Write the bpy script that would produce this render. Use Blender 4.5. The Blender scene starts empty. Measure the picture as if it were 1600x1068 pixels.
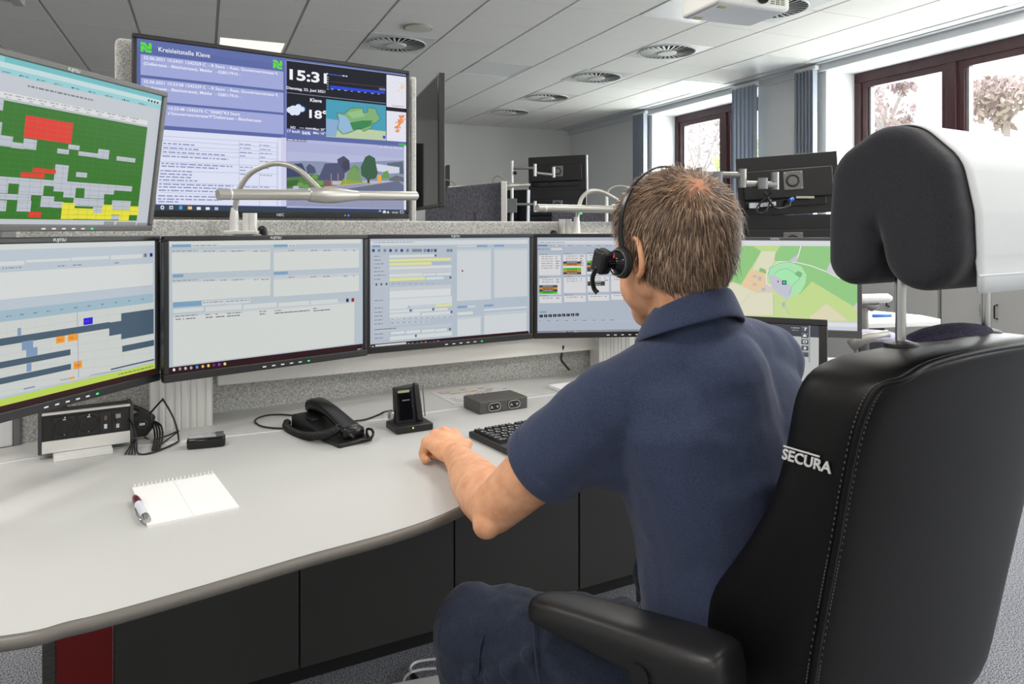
import bpy, bmesh, math, random
from mathutils import Vector, Matrix, Euler, noise
random.seed(7)
PI = math.pi
# ---------------------------------------------------------------- camera, world, exposure
FPX, V0, CAMZ = 1150.0, 356.0, 1.25
scene = bpy.context.scene
COL = scene.collection
cam = bpy.data.cameras.new('camera')
cam.sensor_width = 36.0
cam.lens = FPX / 1600 * 36
cam.shift_y = -(534 - V0) / 1600
cam.clip_start = 0.05
cam.clip_end = 200
camo = bpy.data.objects.new('camera', cam)
camo.location = (0, 0, CAMZ)
camo.rotation_euler = (PI / 2, 0, 0)
COL.objects.link(camo)
scene.camera = camo
scene.view_settings.view_transform = 'Standard'
scene.view_settings.look = 'None'
scene.view_settings.exposure = 0.0
scene.view_settings.gamma = 1.0
scene.view_settings.use_curve_mapping = False
scene.cycles.max_bounces = 7
scene.cycles.diffuse_bounces = 5
scene.cycles.transparent_max_bounces = 16
scene.cycles.sample_clamp_indirect = 6.0
world = bpy.data.worlds.new('sky')
scene.world = world
world.use_nodes = True
bg = world.node_tree.nodes['Background']
bg.inputs['Color'].default_value = (0.93, 0.97, 1.0, 1)
bg.inputs['Strength'].default_value = 3.2
YAW = 0.397
CY, SY = math.cos(YAW), math.sin(YAW)
WALLB, FRAMEB, BACKA = 5.75, 6.13, 11.15
LEFTB, REARA, CEIL = -4.2, -3.6, 2.90


def rm(a, b, z):            # room frame: a runs along the window wall, b towards it
    return Vector((-a * SY + b * CY, a * CY + b * SY, z))


def P(u, v, Y):             # picture point at depth Y
    return Vector(((u - 800) / FPX * Y, Y, CAMZ - (v - V0) / FPX * Y))


def G(u, v, z=0.75):        # picture point on the level z
    Y = (CAMZ - z) * FPX / (v - V0)
    return Vector(((u - 800) / FPX * Y, Y, z))


# daylight through the windows, ceiling lamps
WINS = [(6.56, 8.68), (3.46, 5.58), (0.36, 2.48), (-2.74, -0.62)]  # the last two windows lie out of view, put in for their light
for a0, a1 in WINS:
    ld = bpy.data.lights.new('window_daylight', 'AREA')
    ld.shape = 'RECTANGLE'
    ld.size = a1 - a0
    ld.size_y = 1.9
    ld.energy = 115
    ld.color = (0.93, 0.97, 1.0)
    lo = bpy.data.objects.new('window_daylight', ld)
    lo.location = rm((a0 + a1) / 2, FRAMEB + 0.25, 1.85)
    lo.rotation_euler = (PI / 2, 0, YAW + PI / 2)
    COL.objects.link(lo)

# ---------------------------------------------------------------- materials
def lin(c):
    def f(x):
        x /= 255.0
        return x / 12.92 if x <= 0.04045 else ((x + 0.055) / 1.055) ** 2.4
    return (f(c[0]), f(c[1]), f(c[2]), 1.0)


MC = {}


def mat(name, c, rough=0.5, metal=0.0, emit=None, spec=None, sheen=0, coat=0):
    key = (name, c, rough, metal, emit)
    if key in MC:
        return MC[key]
    m = bpy.data.materials.new(name)
    m.use_nodes = True
    b = m.node_tree.nodes['Principled BSDF']
    b.inputs['Base Color'].default_value = lin(c)
    b.inputs['Roughness'].default_value = rough
    b.inputs['Metallic'].default_value = metal
    if spec is not None:
        b.inputs['Specular IOR Level'].default_value = spec
    if sheen:
        b.inputs['Sheen Weight'].default_value = sheen
    if coat:
        b.inputs['Coat Weight'].default_value = coat
        b.inputs['Coat Roughness'].default_value = 0.2
    if emit is not None:
        b.inputs['Emission Color'].default_value = lin(c)
        b.inputs['Emission Strength'].default_value = emit
        b.inputs['Base Color'].default_value = (0.004, 0.004, 0.004, 1)
        b.inputs['Specular IOR Level'].default_value = 0.12
    MC[key] = m
    return m


def noisy(name, c1, c2, scale, rough=0.8, bump=0.0, detail=3, metal=0, dist=0.002, contrast=(0.3, 0.7), spec=0.5, kind='noise', stretch=None, sheen=0):
    if name in MC:
        return MC[name]
    m = bpy.data.materials.new(name)
    m.use_nodes = True
    nt = m.node_tree
    b = nt.nodes['Principled BSDF']
    tc = nt.nodes.new('ShaderNodeTexCoord')
    vec = tc.outputs['Object']
    if stretch:
        mp = nt.nodes.new('ShaderNodeMapping')
        mp.inputs['Scale'].default_value = stretch
        nt.links.new(vec, mp.inputs['Vector'])
        vec = mp.outputs['Vector']
    if kind == 'noise':
        n = nt.nodes.new('ShaderNodeTexNoise')
        n.inputs['Detail'].default_value = detail
        out = n.outputs['Fac']
    else:
        n = nt.nodes.new('ShaderNodeTexVoronoi')
        out = n.outputs['Distance']
    n.inputs['Scale'].default_value = scale
    nt.links.new(vec, n.inputs['Vector'])
    r = nt.nodes.new('ShaderNodeValToRGB')
    r.color_ramp.elements[0].position = contrast[0]
    r.color_ramp.elements[1].position = contrast[1]
    r.color_ramp.elements[0].color = lin(c1)
    r.color_ramp.elements[1].color = lin(c2)
    nt.links.new(out, r.inputs['Fac'])
    nt.links.new(r.outputs['Color'], b.inputs['Base Color'])
    b.inputs['Roughness'].default_value = rough
    b.inputs['Metallic'].default_value = metal
    b.inputs['Specular IOR Level'].default_value = spec
    if sheen:
        b.inputs['Sheen Weight'].default_value = sheen
    if bump:
        bp = nt.nodes.new('ShaderNodeBump')
        bp.inputs['Strength'].default_value = bump
        bp.inputs['Distance'].default_value = dist
        nt.links.new(out, bp.inputs['Height'])
        nt.links.new(bp.outputs['Normal'], b.inputs['Normal'])
    MC[name] = m
    return m


def glass_mat():
    if 'glass' in MC:
        return MC['glass']
    m = bpy.data.materials.new('window_glass')
    m.use_nodes = True
    nt = m.node_tree
    nt.nodes.remove(nt.nodes['Principled BSDF'])
    t = nt.nodes.new('ShaderNodeBsdfTransparent')
    g = nt.nodes.new('ShaderNodeBsdfGlossy')
    g.inputs['Roughness'].default_value = 0.02
    mx = nt.nodes.new('ShaderNodeMixShader')
    mx.inputs['Fac'].default_value = 0.06
    nt.links.new(t.outputs[0], mx.inputs[1])
    nt.links.new(g.outputs[0], mx.inputs[2])
    nt.links.new(mx.outputs[0], nt.nodes['Material Output'].inputs['Surface'])
    MC['glass'] = m
    return m


BLACK = mat('black_plastic', (22, 22, 24), 0.42)
BLACKG = mat('gloss_black', (10, 10, 12), 0.12)
DGREY = mat('dark_grey_plastic', (58, 58, 60), 0.5)
MGREY = mat('mid_grey_plastic', (120, 122, 124), 0.45)
WHITE = mat('white_plastic', (228, 228, 226), 0.4)
STEEL = mat('steel', (190, 190, 190), 0.25, 1.0)
ALU = mat('satin_aluminium', (222, 222, 219), 0.38, 0.2)
LAMPM = mat('champagne_aluminium', (182, 181, 175), 0.36, 0.5)
LEDG = mat('green_led', (60, 255, 120), 0.4, 0, 1.5)
LEDW = mat('marking_white', (215, 220, 222), 0.5)
FELT = noisy('felt_grey', (150, 150, 147), (212, 212, 208), 190, 0.95, 0.3, 7, contrast=(0.32, 0.66), spec=0.1, sheen=0.2)
FELTP = noisy('felt_dark', (88, 88, 96), (132, 132, 142), 60, 0.95, 0.3, 5, spec=0.1)
CARPET = noisy('carpet', (50, 53, 60), (185, 188, 195), 260, 0.98, 0.6, 3, contrast=(0.38, 0.66), spec=0.05)
LEATHER = noisy('black_leather', (11, 11, 12), (16, 16, 17), 420, 0.42, 0.12, 2, spec=0.22, kind='vor', dist=0.0006)
NAVY = noisy('navy_pique', (51, 59, 82), (66, 75, 101), 500, 0.9, 0.25, 4, spec=0.12, dist=0.0006, sheen=0.15)
TROUS = noisy('navy_twill', (34, 41, 56), (44, 52, 69), 300, 0.8, 0.2, 4, spec=0.2, dist=0.0008, sheen=0.1)
HREST = noisy('headrest_cloth', (44, 44, 48), (54, 54, 59), 550, 0.95, 0.4, 4, spec=0.1, dist=0.0008, sheen=0.2)
DESKW = mat('desk_laminate', (198, 199, 197), 0.42)
EDGE = mat('desk_edge', (112, 109, 103), 0.4)
PANELG = mat('dark_panel', (58, 58, 56), 0.45)
WALLM = mat('wall_paint', (226, 226, 222), 0.9)


# ---------------------------------------------------------------- mesh builders
def tag(o, label=None, cat=None, group=None, kind=None):
    if label:
        o['label'] = label
    if cat:
        o['category'] = cat
    if group:
        o['group'] = group
    if kind:
        o['kind'] = kind
    return o


def thing(name, label, cat, loc=(0, 0, 0), rz=0.0, group=None, kind=None, rot=None):
    o = bpy.data.objects.new(name, None)
    o.empty_display_size = 0.05
    o.location = loc
    o.rotation_euler = rot if rot else (0, 0, rz)
    COL.objects.link(o)
    tag(o, label, cat, group, kind)
    o.matrix_basis = Matrix.LocRotScale(Vector(loc), Euler(o.rotation_euler), None)
    return o


def frame(o):
    if o is None:
        return Matrix.Identity(4)
    m = o.matrix_basis.copy()
    p = o.parent
    while p:
        m = p.matrix_basis @ m
        p = p.parent
    return m


class MB:
    def __init__(s):
        s.v = []
        s.f = []
        s.m = []
        s.mi = 0

    def add(s, vs, fs):
        n = len(s.v)
        s.v += [Vector(x) for x in vs]
        s.f += [[i + n for i in f] for f in fs]
        s.m += [s.mi] * len(fs)
        return s

    def box(s, c, d, R=None):
        c = Vector(c)
        hx, hy, hz = d[0] / 2, d[1] / 2, d[2] / 2
        vs = [Vector((x, y, z)) for x in (-hx, hx) for y in (-hy, hy) for z in (-hz, hz)]
        if R is not None:
            vs = [R @ v for v in vs]
        return s.add([c + v for v in vs], [(0, 1, 3, 2), (4, 6, 7, 5), (0, 4, 5, 1), (2, 3, 7, 6), (0, 2, 6, 4), (1, 5, 7, 3)])

    def prism(s, pts, z0, z1):      # pts: xy list counter-clockwise
        n = len(pts)
        vs = [Vector((p[0], p[1], z0)) for p in pts] + [Vector((p[0], p[1], z1)) for p in pts]
        return s.add(vs, [list(range(n))[::-1], list(range(n, 2 * n))] + [(i, (i + 1) % n, n + (i + 1) % n, n + i) for i in range(n)])

    def extrude(s, loop, vec):      # planar loop swept by a vector
        n = len(loop)
        vec = Vector(vec)
        vs = [Vector(p) for p in loop] + [Vector(p) + vec for p in loop]
        return s.add(vs, [list(range(n))[::-1], list(range(n, 2 * n))] + [(i, (i + 1) % n, n + (i + 1) % n, n + i) for i in range(n)])

    def ring(s, loops, cap=True, closed=False):
        n = len(loops[0])
        base = len(s.v)
        fs = []
        vs = [p for l in loops for p in l]
        k = len(loops)
        for j in range(k if closed else k - 1):
            j2 = (j + 1) % k
            for i in range(n):
                fs.append((j * n + i, j * n + (i + 1) % n, j2 * n + (i + 1) % n, j2 * n + i))
        if cap and not closed:
            fs.append(list(range(n))[::-1])
            fs.append(list(range((k - 1) * n, k * n)))
        return s.add(vs, fs)

    def tube(s, pts, r, seg=10, cap=True, closed=False):
        pts = [Vector(p) for p in pts]
        n = len(pts)
        rs = r if isinstance(r, (list, tuple)) else [r] * n
        loops = []
        prev = None
        for i, p in enumerate(pts):
            a = pts[i - 1] if i > 0 else (pts[-1] if closed else p)
            b = pts[i + 1] if i < n - 1 else (pts[0] if closed else p)
            t = (b - a)
            if t.length < 1e-9:
                t = Vector((0, 0, 1))
            t.normalize()
            if prev is None:
                x = t.orthogonal().normalized()
            else:
                x = (prev - t * prev.dot(t))
                if x.length < 1e-6:
                    x = t.orthogonal()
                x.normalize()
            prev = x
            y = t.cross(x)
            loops.append([p + (x * math.cos(2 * PI * k / seg) + y * math.sin(2 * PI * k / seg)) * rs[i] for k in range(seg)])
        return s.ring(loops, cap, closed)

    def cyl(s, p0, p1, r0, r1=None, seg=20):
        return s.tube([p0, p1], [r0, r0 if r1 is None else r1], seg)

    def ball(s, c, r, seg=20, rings=12, R=None):
        c = Vector(c)
        if not isinstance(r, (list, tuple)):
            r = (r, r, r)
        loops = []
        for j in range(rings + 1):
            th = PI * min(max(j / rings, 0.002), 0.998)
            l = []
            for k in range(seg):
                v = Vector((r[0] * math.sin(th) * math.cos(2 * PI * k / seg), r[1] * math.sin(th) * math.sin(2 * PI * k / seg), -r[2] * math.cos(th)))
                l.append(c + (R @ v if R is not None else v))
            loops.append(l)
        return s.ring(loops)

    def cone(s, a, b, ra, rb, seg=20):      # round cone
        a = Vector(a)
        b = Vector(b)
        d = b - a
        L = d.length
        n = 6
        pts = []
        rr = []
        for k in range(n, 0, -1):
            t = k / n * PI / 2
            pts.append(a - d / L * ra * math.sin(t) * 0.999)
            rr.append(max(ra * math.cos(t), ra * 0.02))
        for k in range(0, 5):
            pts.append(a + d * k / 4)
            rr.append(ra + (rb - ra) * k / 4)
        for k in range(1, n + 1):
            t = k / n * PI / 2
            pts.append(b + d / L * rb * math.sin(t) * 0.999)
            rr.append(max(rb * math.cos(t), rb * 0.02))
        return s.tube(pts, rr, seg)

    def chain(s, pts, rs, seg=20):
        for i in range(len(pts) - 1):
            s.cone(pts[i], pts[i + 1], rs[i], rs[i + 1], seg)
        return s

    def build(s, name, mats, parent=None, smooth=False, bevel=0, local=False, subd=0, auto=None):
        me = bpy.data.meshes.new(name)
        M = Matrix.Identity(4)
        if parent is not None and not local:
            M = frame(parent).inverted()
        me.from_pydata([tuple(M @ v) for v in s.v], [], s.f)
        if not isinstance(mats, (list, tuple)):
            mats = [mats]
        for m in mats:
            me.materials.append(m)
        for p, k in zip(me.polygons, s.m):
            p.material_index = k
            p.use_smooth = smooth
        me.update()
        bm = bmesh.new()
        bm.from_mesh(me)
        bmesh.ops.recalc_face_normals(bm, faces=bm.faces)
        bm.to_mesh(me)
        bm.free()
        if auto:
            me.polygons.foreach_set('use_smooth', [True] * len(me.polygons))
            try:
                me.set_sharp_from_angle(angle=math.radians(auto))
            except Exception:
                pass
        o = bpy.data.objects.new(name, me)
        COL.objects.link(o)
        if parent is not None:
            o.parent = parent
        if bevel:
            b = o.modifiers.new('bevel', 'BEVEL')
            b.width = bevel
            b.segments = 3
            b.limit_method = 'ANGLE'
            b.angle_limit = math.radians(35)
            b.harden_normals = False
            me.polygons.foreach_set('use_smooth', [True] * len(me.polygons))
            try:
                me.set_sharp_from_angle(angle=math.radians(50))
            except Exception:
                pass
        if subd:
            b = o.modifiers.new('subdivision', 'SUBSURF')
            b.levels = subd
            b.render_levels = subd
        return o


def skin(o, voxel, smooth_it=6, disp=None):
    r = o.modifiers.new('remesh', 'REMESH')
    r.mode = 'VOXEL'
    r.voxel_size = voxel
    r.use_smooth_shade = True
    if smooth_it:
        sm = o.modifiers.new('smooth', 'SMOOTH')
        sm.factor = 0.5
        sm.iterations = smooth_it
    if disp:
        tx = bpy.data.textures.new(o.name + '_folds', 'CLOUDS')
        tx.noise_scale = disp[0]
        tx.noise_depth = 2
        d = o.modifiers.new('folds', 'DISPLACE')
        d.texture = tx
        d.texture_coords = 'GLOBAL'
        d.strength = disp[1]
        d.mid_level = 0.5
    return o


def bez(pts, n=12):             # Catmull-Rom through points
    pts = [Vector(p) for p in pts]
    out = []
    q = [pts[0] * 2 - pts[1]] + pts + [pts[-1] * 2 - pts[-2]]
    for i in range(1, len(q) - 2):
        for k in range(n):
            t = k / n
            p0, p1, p2, p3 = q[i - 1], q[i], q[i + 1], q[i + 2]
            out.append(0.5 * ((2 * p1) + (p2 - p0) * t + (2 * p0 - 5 * p1 + 4 * p2 - p3) * t * t + (3 * p1 - 3 * p2 + p3 - p0) * t ** 3))
    out.append(pts[-1])
    return out


_tc = {}


def text_mesh(body, align='LEFT', bold=0.0, extrude=0.0):
    key = (body, align, bold, extrude)
    if key not in _tc:
        cu = bpy.data.curves.new('text', 'FONT')
        cu.body = body
        cu.size = 1.0
        cu.align_x = align
        cu.offset = bold
        cu.extrude = extrude
        cu.resolution_u = 3
        o = bpy.data.objects.new('text', cu)
        COL.objects.link(o)
        dg = bpy.context.evaluated_depsgraph_get()
        me = bpy.data.meshes.new_from_object(o.evaluated_get(dg))
        vs = [v.co.copy() for v in me.vertices]
        fs = [tuple(p.vertices) for p in me.polygons]
        bpy.data.objects.remove(o)
        bpy.data.curves.remove(cu)
        bpy.data.meshes.remove(me)
        _tc[key] = (vs, fs)
    return _tc[key]


def add_text(mb, body, origin, ex, ey, size, width=None, align='LEFT', bold=0.0, extrude=0.0):
    vs, fs = text_mesh(body, align, bold, extrude)
    if not vs:
        return
    sx = size
    if width:
        w = max(v.x for v in vs) - min(v.x for v in vs)
        sx = width / w
    en = ex.cross(ey)
    mb.add([origin + ex * (v.x * sx) + ey * (v.y * size) + en * (v.z * size) for v in vs], fs)
# ---------------------------------------------------------------- the room
FILLW = 21
def wallbox(name, a0, a1, b0, b1, z0, z1, m):
    mb = MB()
    mb.prism([rm(a0, b0, 0), rm(a0, b1, 0), rm(a1, b1, 0), rm(a1, b0, 0)], z0, z1)
    o = mb.build(name, m)
    tag(o, kind='structure')
    return o


wallbox('floor', REARA - 0.2, BACKA + 0.2, LEFTB - 0.2, FRAMEB + 0.3, -0.1, 0.0, CARPET)
wallbox('wall_back', BACKA, BACKA + 0.2, LEFTB - 0.2, FRAMEB + 0.3, 0, CEIL + 0.1, WALLM)
wallbox('wall_left', REARA, BACKA, LEFTB - 0.2, LEFTB, 0, CEIL + 0.1, WALLM)
wallbox('wall_rear', REARA - 0.2, REARA, LEFTB - 0.2, FRAMEB + 0.3, 0, CEIL + 0.1, WALLM)
# window wall with openings
mb = MB()
SOF, SILL = 2.82, 0.92


def wb(a0, a1, z0, z1, b0=WALLB, b1=FRAMEB + 0.12):
    mb.prism([rm(a0, b0, 0), rm(a0, b1, 0), rm(a1, b1, 0), rm(a1, b0, 0)], z0, z1)


edges = [BACKA] + [x for w in WINS for x in (w[1], w[0])] + [REARA]
for i in range(0, len(edges), 2):
    wb(edges[i + 1], edges[i], 0, CEIL + 0.05)
for a0, a1 in WINS:
    wb(a0, a1, 0, SILL)
    wb(a0, a1, SOF, CEIL + 0.05)
tag(mb.build('wall_right', mat('window_wall_paint', (222, 224, 224), 0.85)), kind='structure')
# ceiling: mineral tiles with recessed joints
TS, TA = 0.602, 0.640
B0, A0 = -1.704, 6.183
TILE = noisy('ceiling_tile', (230, 228, 223), (237, 235, 231), 90, 0.9, 0.06, 4, spec=0.3)
JOINT = mat('ceiling_joint', (188, 183, 175), 0.6)
mb = MB()
mb.prism([rm(REARA - 0.2, LEFTB - 0.2, 0), rm(REARA - 0.2, FRAMEB + 0.3, 0), rm(BACKA + 0.2, FRAMEB + 0.3, 0), rm(BACKA + 0.2, LEFTB - 0.2, 0)], CEIL + 0.012, CEIL + 0.1)
mb.mi = 1
cells = {}
i0 = int(math.floor((LEFTB - B0) / TS)) - 1
i1 = int(math.ceil((5.50 - B0) / TS)) + 1
j0 = int(math.floor((REARA - A0) / TA)) - 1
j1 = int(math.ceil((BACKA - A0) / TA)) + 1
PANELS = {(3, 1): 'on', (7, 1): 'off', (8, -3): 'off', (11, -1): 'off', (11, 1): 'off'}
for _i in (-2, 1, 5, 8, 11):  # added lit panels, all out of view, to fill the room with light
    for _j in (-5, -9, -13):
        PANELS[(_i, _j)] = 'lamp'
for i in range(i0, i1):
    for j in range(j0, j1):
        b0 = max(B0 + i * TS, LEFTB)
        b1 = min(B0 + (i + 1) * TS, 5.50)
        a0 = max(A0 + j * TA, REARA)
        a1 = min(A0 + (j + 1) * TA, BACKA)
        if b1 - b0 < 0.05 or a1 - a0 < 0.05 or (i, j) in PANELS:
            continue
        gb = 0.011
        ga = 0.004
        mb.prism([rm(a0 + ga, b0 + gb, 0), rm(a0 + ga, b1 - gb, 0), rm(a1 - ga, b1 - gb, 0), rm(a1 - ga, b0 + gb, 0)], CEIL, CEIL + 0.014)
tag(mb.build('ceiling', [JOINT, TILE]), kind='structure')
for k, (b0, b1, z0, m) in enumerate([(5.515, 5.62, CEIL - 0.004, WHITE), (5.635, 5.76, CEIL - 0.012, WHITE), (5.70, 5.76, SOF, MGREY)]):
    mb = MB()
    mb.prism([rm(REARA, b0, 0), rm(REARA, b1, 0), rm(BACKA, b1, 0), rm(BACKA, b0, 0)], z0, CEIL + 0.02)
    tag(mb.build('trim_%d' % (k + 1), mat('trim_paint', (205, 208, 210), 0.6)), kind='structure')


def cellc(i, j):
    return rm(A0 + (j + 0.5) * TA, B0 + (i + 0.5) * TS, CEIL)


for (i, j), st in PANELS.items():
    c = cellc(i, j)
    if st == 'lamp':
        lab = 'unseen lit ceiling panel, added for fill light above and behind the desks'
    elif st == 'on':
        lab = 'lit square ceiling panel above the wall display'
    else:
        lab = {(7, 1): 'unlit flush ceiling panel between the speaker and the row of round vents',
               (8, -3): 'unlit white ceiling panel at the top edge beside the projector',
               (11, -1): 'pale unlit ceiling panel nearest the top of the wide window',
               (11, 1): 'pale unlit ceiling panel before the window strip, left of the near blind stack'}[(i, j)]
    t = thing('ceiling_light', lab, 'ceiling light', c, YAW, group='unseen fill light panels added over the desks' if st == 'lamp' else 'flush ceiling light panels')
    f = MB()
    w, h = TS / 2 - 0.012, TA / 2 - 0.008
    for sx, sy, dx, dy in ((0, h - 0.01, w * 2, 0.02), (0, -h + 0.01, w * 2, 0.02), (w - 0.01, 0, 0.02, h * 2 - 0.04), (-w + 0.01, 0, 0.02, h * 2 - 0.04)):
        f.box((sx, sy, 0.004), (dx, dy, 0.012))
    f.build('frame', WHITE, t, local=True)
    d = MB()
    d.box((0, 0, 0.005), (w * 2 - 0.04, h * 2 - 0.04, 0.008))
    if st != 'off':
        d.build('diffuser', mat('lit_diffuser', (255, 243, 232), 0.4, 0, 1.15), t, local=True)
        ld = bpy.data.lights.new('panel_lamp', 'AREA')
        ld.shape = 'SQUARE'
        ld.size = 0.5
        ld.energy = 6 if st == 'on' else FILLW
        ld.color = (1, 0.95, 0.9)
        lo = bpy.data.objects.new('panel_lamp', ld)
        lo.parent = t
        lo.location = (0, 0, -0.02)
        COL.objects.link(lo)
    else:
        d.build('diffuser', mat('unlit_diffuser', (232, 232, 232), 0.35), t, local=True)


def vent(u, v, label):
    Y = (CEIL - CAMZ) * FPX / (V0 - v)
    c = Vector(((u - 800) / FPX * Y, Y, CEIL))
    t = thing('ceiling_vent', label, 'air vent', c, YAW, group='round swirl vents in the ceiling')
    p = MB()
    p.box((0, 0, -0.001), (TS - 0.03, TA - 0.03, 0.006))
    p.build('face_plate', mat('vent_plate', (214, 216, 216), 0.5), t, local=True)
    k = MB()
    k.cyl((0, 0, -0.0045), (0, 0, -0.0065), 0.255, seg=40)
    k.build('dark_opening', mat('vent_hollow', (40, 40, 40), 0.8), t, local=True)
    b = MB()
    n = 30
    for q in range(n):
        a = 2 * PI * q / n
        R = Matrix.Rotation(a, 3, 'Z') @ Matrix.Rotation(math.radians(14), 3, 'X')
        b.box(Matrix.Rotation(a, 3, 'Z') @ Vector((0.17, 0, -0.014)), (0.165, 0.019, 0.002), R)
    b.build('swirl_blades', mat('vent_white', (205, 206, 204), 0.5), t, local=True)
    h = MB()
    h.cyl((0, 0, -0.006), (0, 0, -0.026), 0.095, 0.085, seg=32)
    h.build('hub', mat('vent_white', (205, 206, 204), 0.5), t, local=True)
    r = MB()
    ringp = [(0.262 * math.cos(2 * PI * q / 48), 0.262 * math.sin(2 * PI * q / 48), -0.008) for q in range(48)]
    r.tube(ringp, 0.006, 6, closed=True)
    r.build('rim', mat('vent_white', (205, 206, 204), 0.5), t, local=True, smooth=True)


vent(619, 68, 'round swirl vent directly above the clock on the wall display, beside the flat speaker')
vent(1042, 80, 'largest and nearest vent in the row of four clear swirl vents, left of the window')
vent(932, 120, 'second swirl vent of the row, one behind the largest')
vent(855, 152, 'third swirl vent of the row leading away to the back wall')
vent(797, 175, 'farthest and smallest swirl vent, just before the back wall')
vent(1205, 12, 'swirl vent half hidden behind the ceiling projector')
Y = (CEIL - CAMZ) * FPX / (V0 - 42.5)
t = thing('ceiling_speaker', 'flat round cream ceiling speaker next to the round vent', 'speaker', ((653 - 800) / FPX * Y, Y, CEIL))
m_ = MB(); m_.cyl((0, 0, 0.0), (0, 0, -0.012), 0.122, 0.118, seg=36); m_.build('rim', mat('speaker_rim', (160, 158, 148), 0.5), t, local=True)
m_ = MB(); m_.cyl((0, 0, -0.010), (0, 0, -0.016), 0.108, 0.104, seg=36); m_.build('grille', mat('speaker_cream', (205, 202, 188), 0.7), t, local=True)
# projector
pc = rm(0, 0, 0)
Y = 4.35
t = thing('ceiling_projector', 'white projector hanging under the ceiling near the window wall', 'projector', (1.257, 4.154, 2.505), 0.36)
m_ = MB(); m_.box((0, 0, 0), (0.48, 0.34, 0.11)); m_.build('housing', mat('projector_white', (226, 227, 222), 0.45), t, local=True, bevel=0.018)
m_ = MB(); m_.box((0, 0, -0.056), (0.44, 0.30, 0.004)); m_.build('underside_plate', mat('projector_under', (206, 208, 212), 0.5), t, local=True, bevel=0.002)
m_ = MB(); m_.cyl((0.05, -0.15, 0.0), (0.05, -0.185, 0.0), 0.035, seg=24); m_.build('lens', BLACKG, t, local=True, auto=40)
for q in range(3):
    m_ = MB()
    for r_ in range(6):
        m_.box((0.12 + q * 0.034, -0.1715, 0.03 - r_ * 0.011), (0.024, 0.003, 0.005))
    m_.build('vent_slots', mat('slot_olive', (120, 118, 96), 0.7), t, local=True)
for sx, sy in ((-0.17, -0.11), (-0.17, 0.11)):
    m_ = MB(); m_.box((sx, sy, -0.0592), (0.045, 0.03, 0.002)); m_.build('warning_sticker', mat('sticker_yellow', (178, 176, 90), 0.6), t, local=True)
m_ = MB(); m_.cyl((0, 0, 0.05), (0, 0, 0.395), 0.022, seg=16); m_.cyl((0, 0, 0.375), (0, 0, 0.395), 0.07, seg=24); m_.build('ceiling_mount', WHITE, t, local=True, auto=40)
# fitting in the top left corner
t = thing('ceiling_grille', 'pale square framed ceiling fitting cut off by the top left corner', 'ceiling fitting', G(-40, -20, CEIL) if False else Vector(((-60 - 800) / FPX * 4.95, 4.95, CEIL)), YAW)
m_ = MB()
for sx, sy, dx, dy in ((0.27, 0, 0.07, 0.62), (-0.27, 0, 0.07, 0.62), (0, 0.2, 0.5, 0.03), (0, -0.27, 0.5, 0.07)):
    m_.box((sx, sy, -0.02), (dx, dy, 0.05))
m_.build('frame', mat('fitting_frame', (190, 189, 180), 0.5), t, local=True, bevel=0.004)
m_ = MB(); m_.box((0, 0, -0.004), (0.5, 0.5, 0.01)); m_.build('louvre', mat('fitting_dark', (95, 95, 92), 0.6), t, local=True)

# windows
WOOD = noisy('window_wood', (58, 34, 38), (70, 44, 46), 30, 0.4, 0, 3, spec=0.4, stretch=(1, 1, 0.2))
GREYIN = mat('sash_aluminium', (150, 150, 150), 0.35, 0.6)
for k, (a0, a1) in enumerate(WINS):
    t = thing('window_%d' % (k + 1), None, None, rm((a0 + a1) / 2, FRAMEB, 0), kind='structure')
    f = MB()

    def bar(mb_, a_0, a_1, z0, z1, b0=FRAMEB, b1=FRAMEB + 0.09):
        mb_.prism([rm(a_0, b0, 0), rm(a_0, b1, 0), rm(a_1, b1, 0), rm(a_1, b0, 0)], z0, z1)
    am = (a0 + a1) / 2
    bar(f, a0, a1, SOF - 0.10, SOF)
    bar(f, a0, a1, SILL, SILL + 0.1)
    bar(f, a0, a0 + 0.08, SILL + 0.1, SOF - 0.1)
    bar(f, a1 - 0.08, a1, SILL + 0.1, SOF - 0.1)
    bar(f, am - 0.045, am + 0.045, SILL + 0.1, SOF - 0.1, FRAMEB - 0.01)
    f.build('window_frame', WOOD, t, bevel=0.004)
    for s0, s1 in ((a0 + 0.08, am - 0.045), (am + 0.045, a1 - 0.08)):
        s = MB()
        z0, z1 = SILL + 0.1, SOF - 0.1
        bar(s, s0, s1, z1 - 0.06, z1, FRAMEB + 0.015)
        bar(s, s0, s1, z0, z0 + 0.06, FRAMEB + 0.015)
        bar(s, s0, s0 + 0.06, z0 + 0.06, z1 - 0.06, FRAMEB + 0.015)
        bar(s, s1 - 0.06, s1, z0 + 0.06, z1 - 0.06, FRAMEB + 0.015)
        s.mi = 1
        bar(s, s1 - 0.09, s1 - 0.061, z0 + 0.06, z1 - 0.06, FRAMEB + 0.04)
        so = s.build('sash', [WOOD, GREYIN], t)
        g = MB()
        bar(g, s0 + 0.06, s1 - 0.09, z0 + 0.06, z1 - 0.06, FRAMEB + 0.05, FRAMEB + 0.056)
        g.build('pane', glass_mat(), so)
    sl = MB()
    sl.prism([rm(a0 - 0.02, WALLB - 0.04, 0), rm(a0 - 0.02, FRAMEB, 0), rm(a1 + 0.02, FRAMEB, 0), rm(a1 + 0.02, WALLB - 0.04, 0)], SILL - 0.001, SILL + 0.025)
    sl.build('window_sill', WHITE, t, bevel=0.004)

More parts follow.
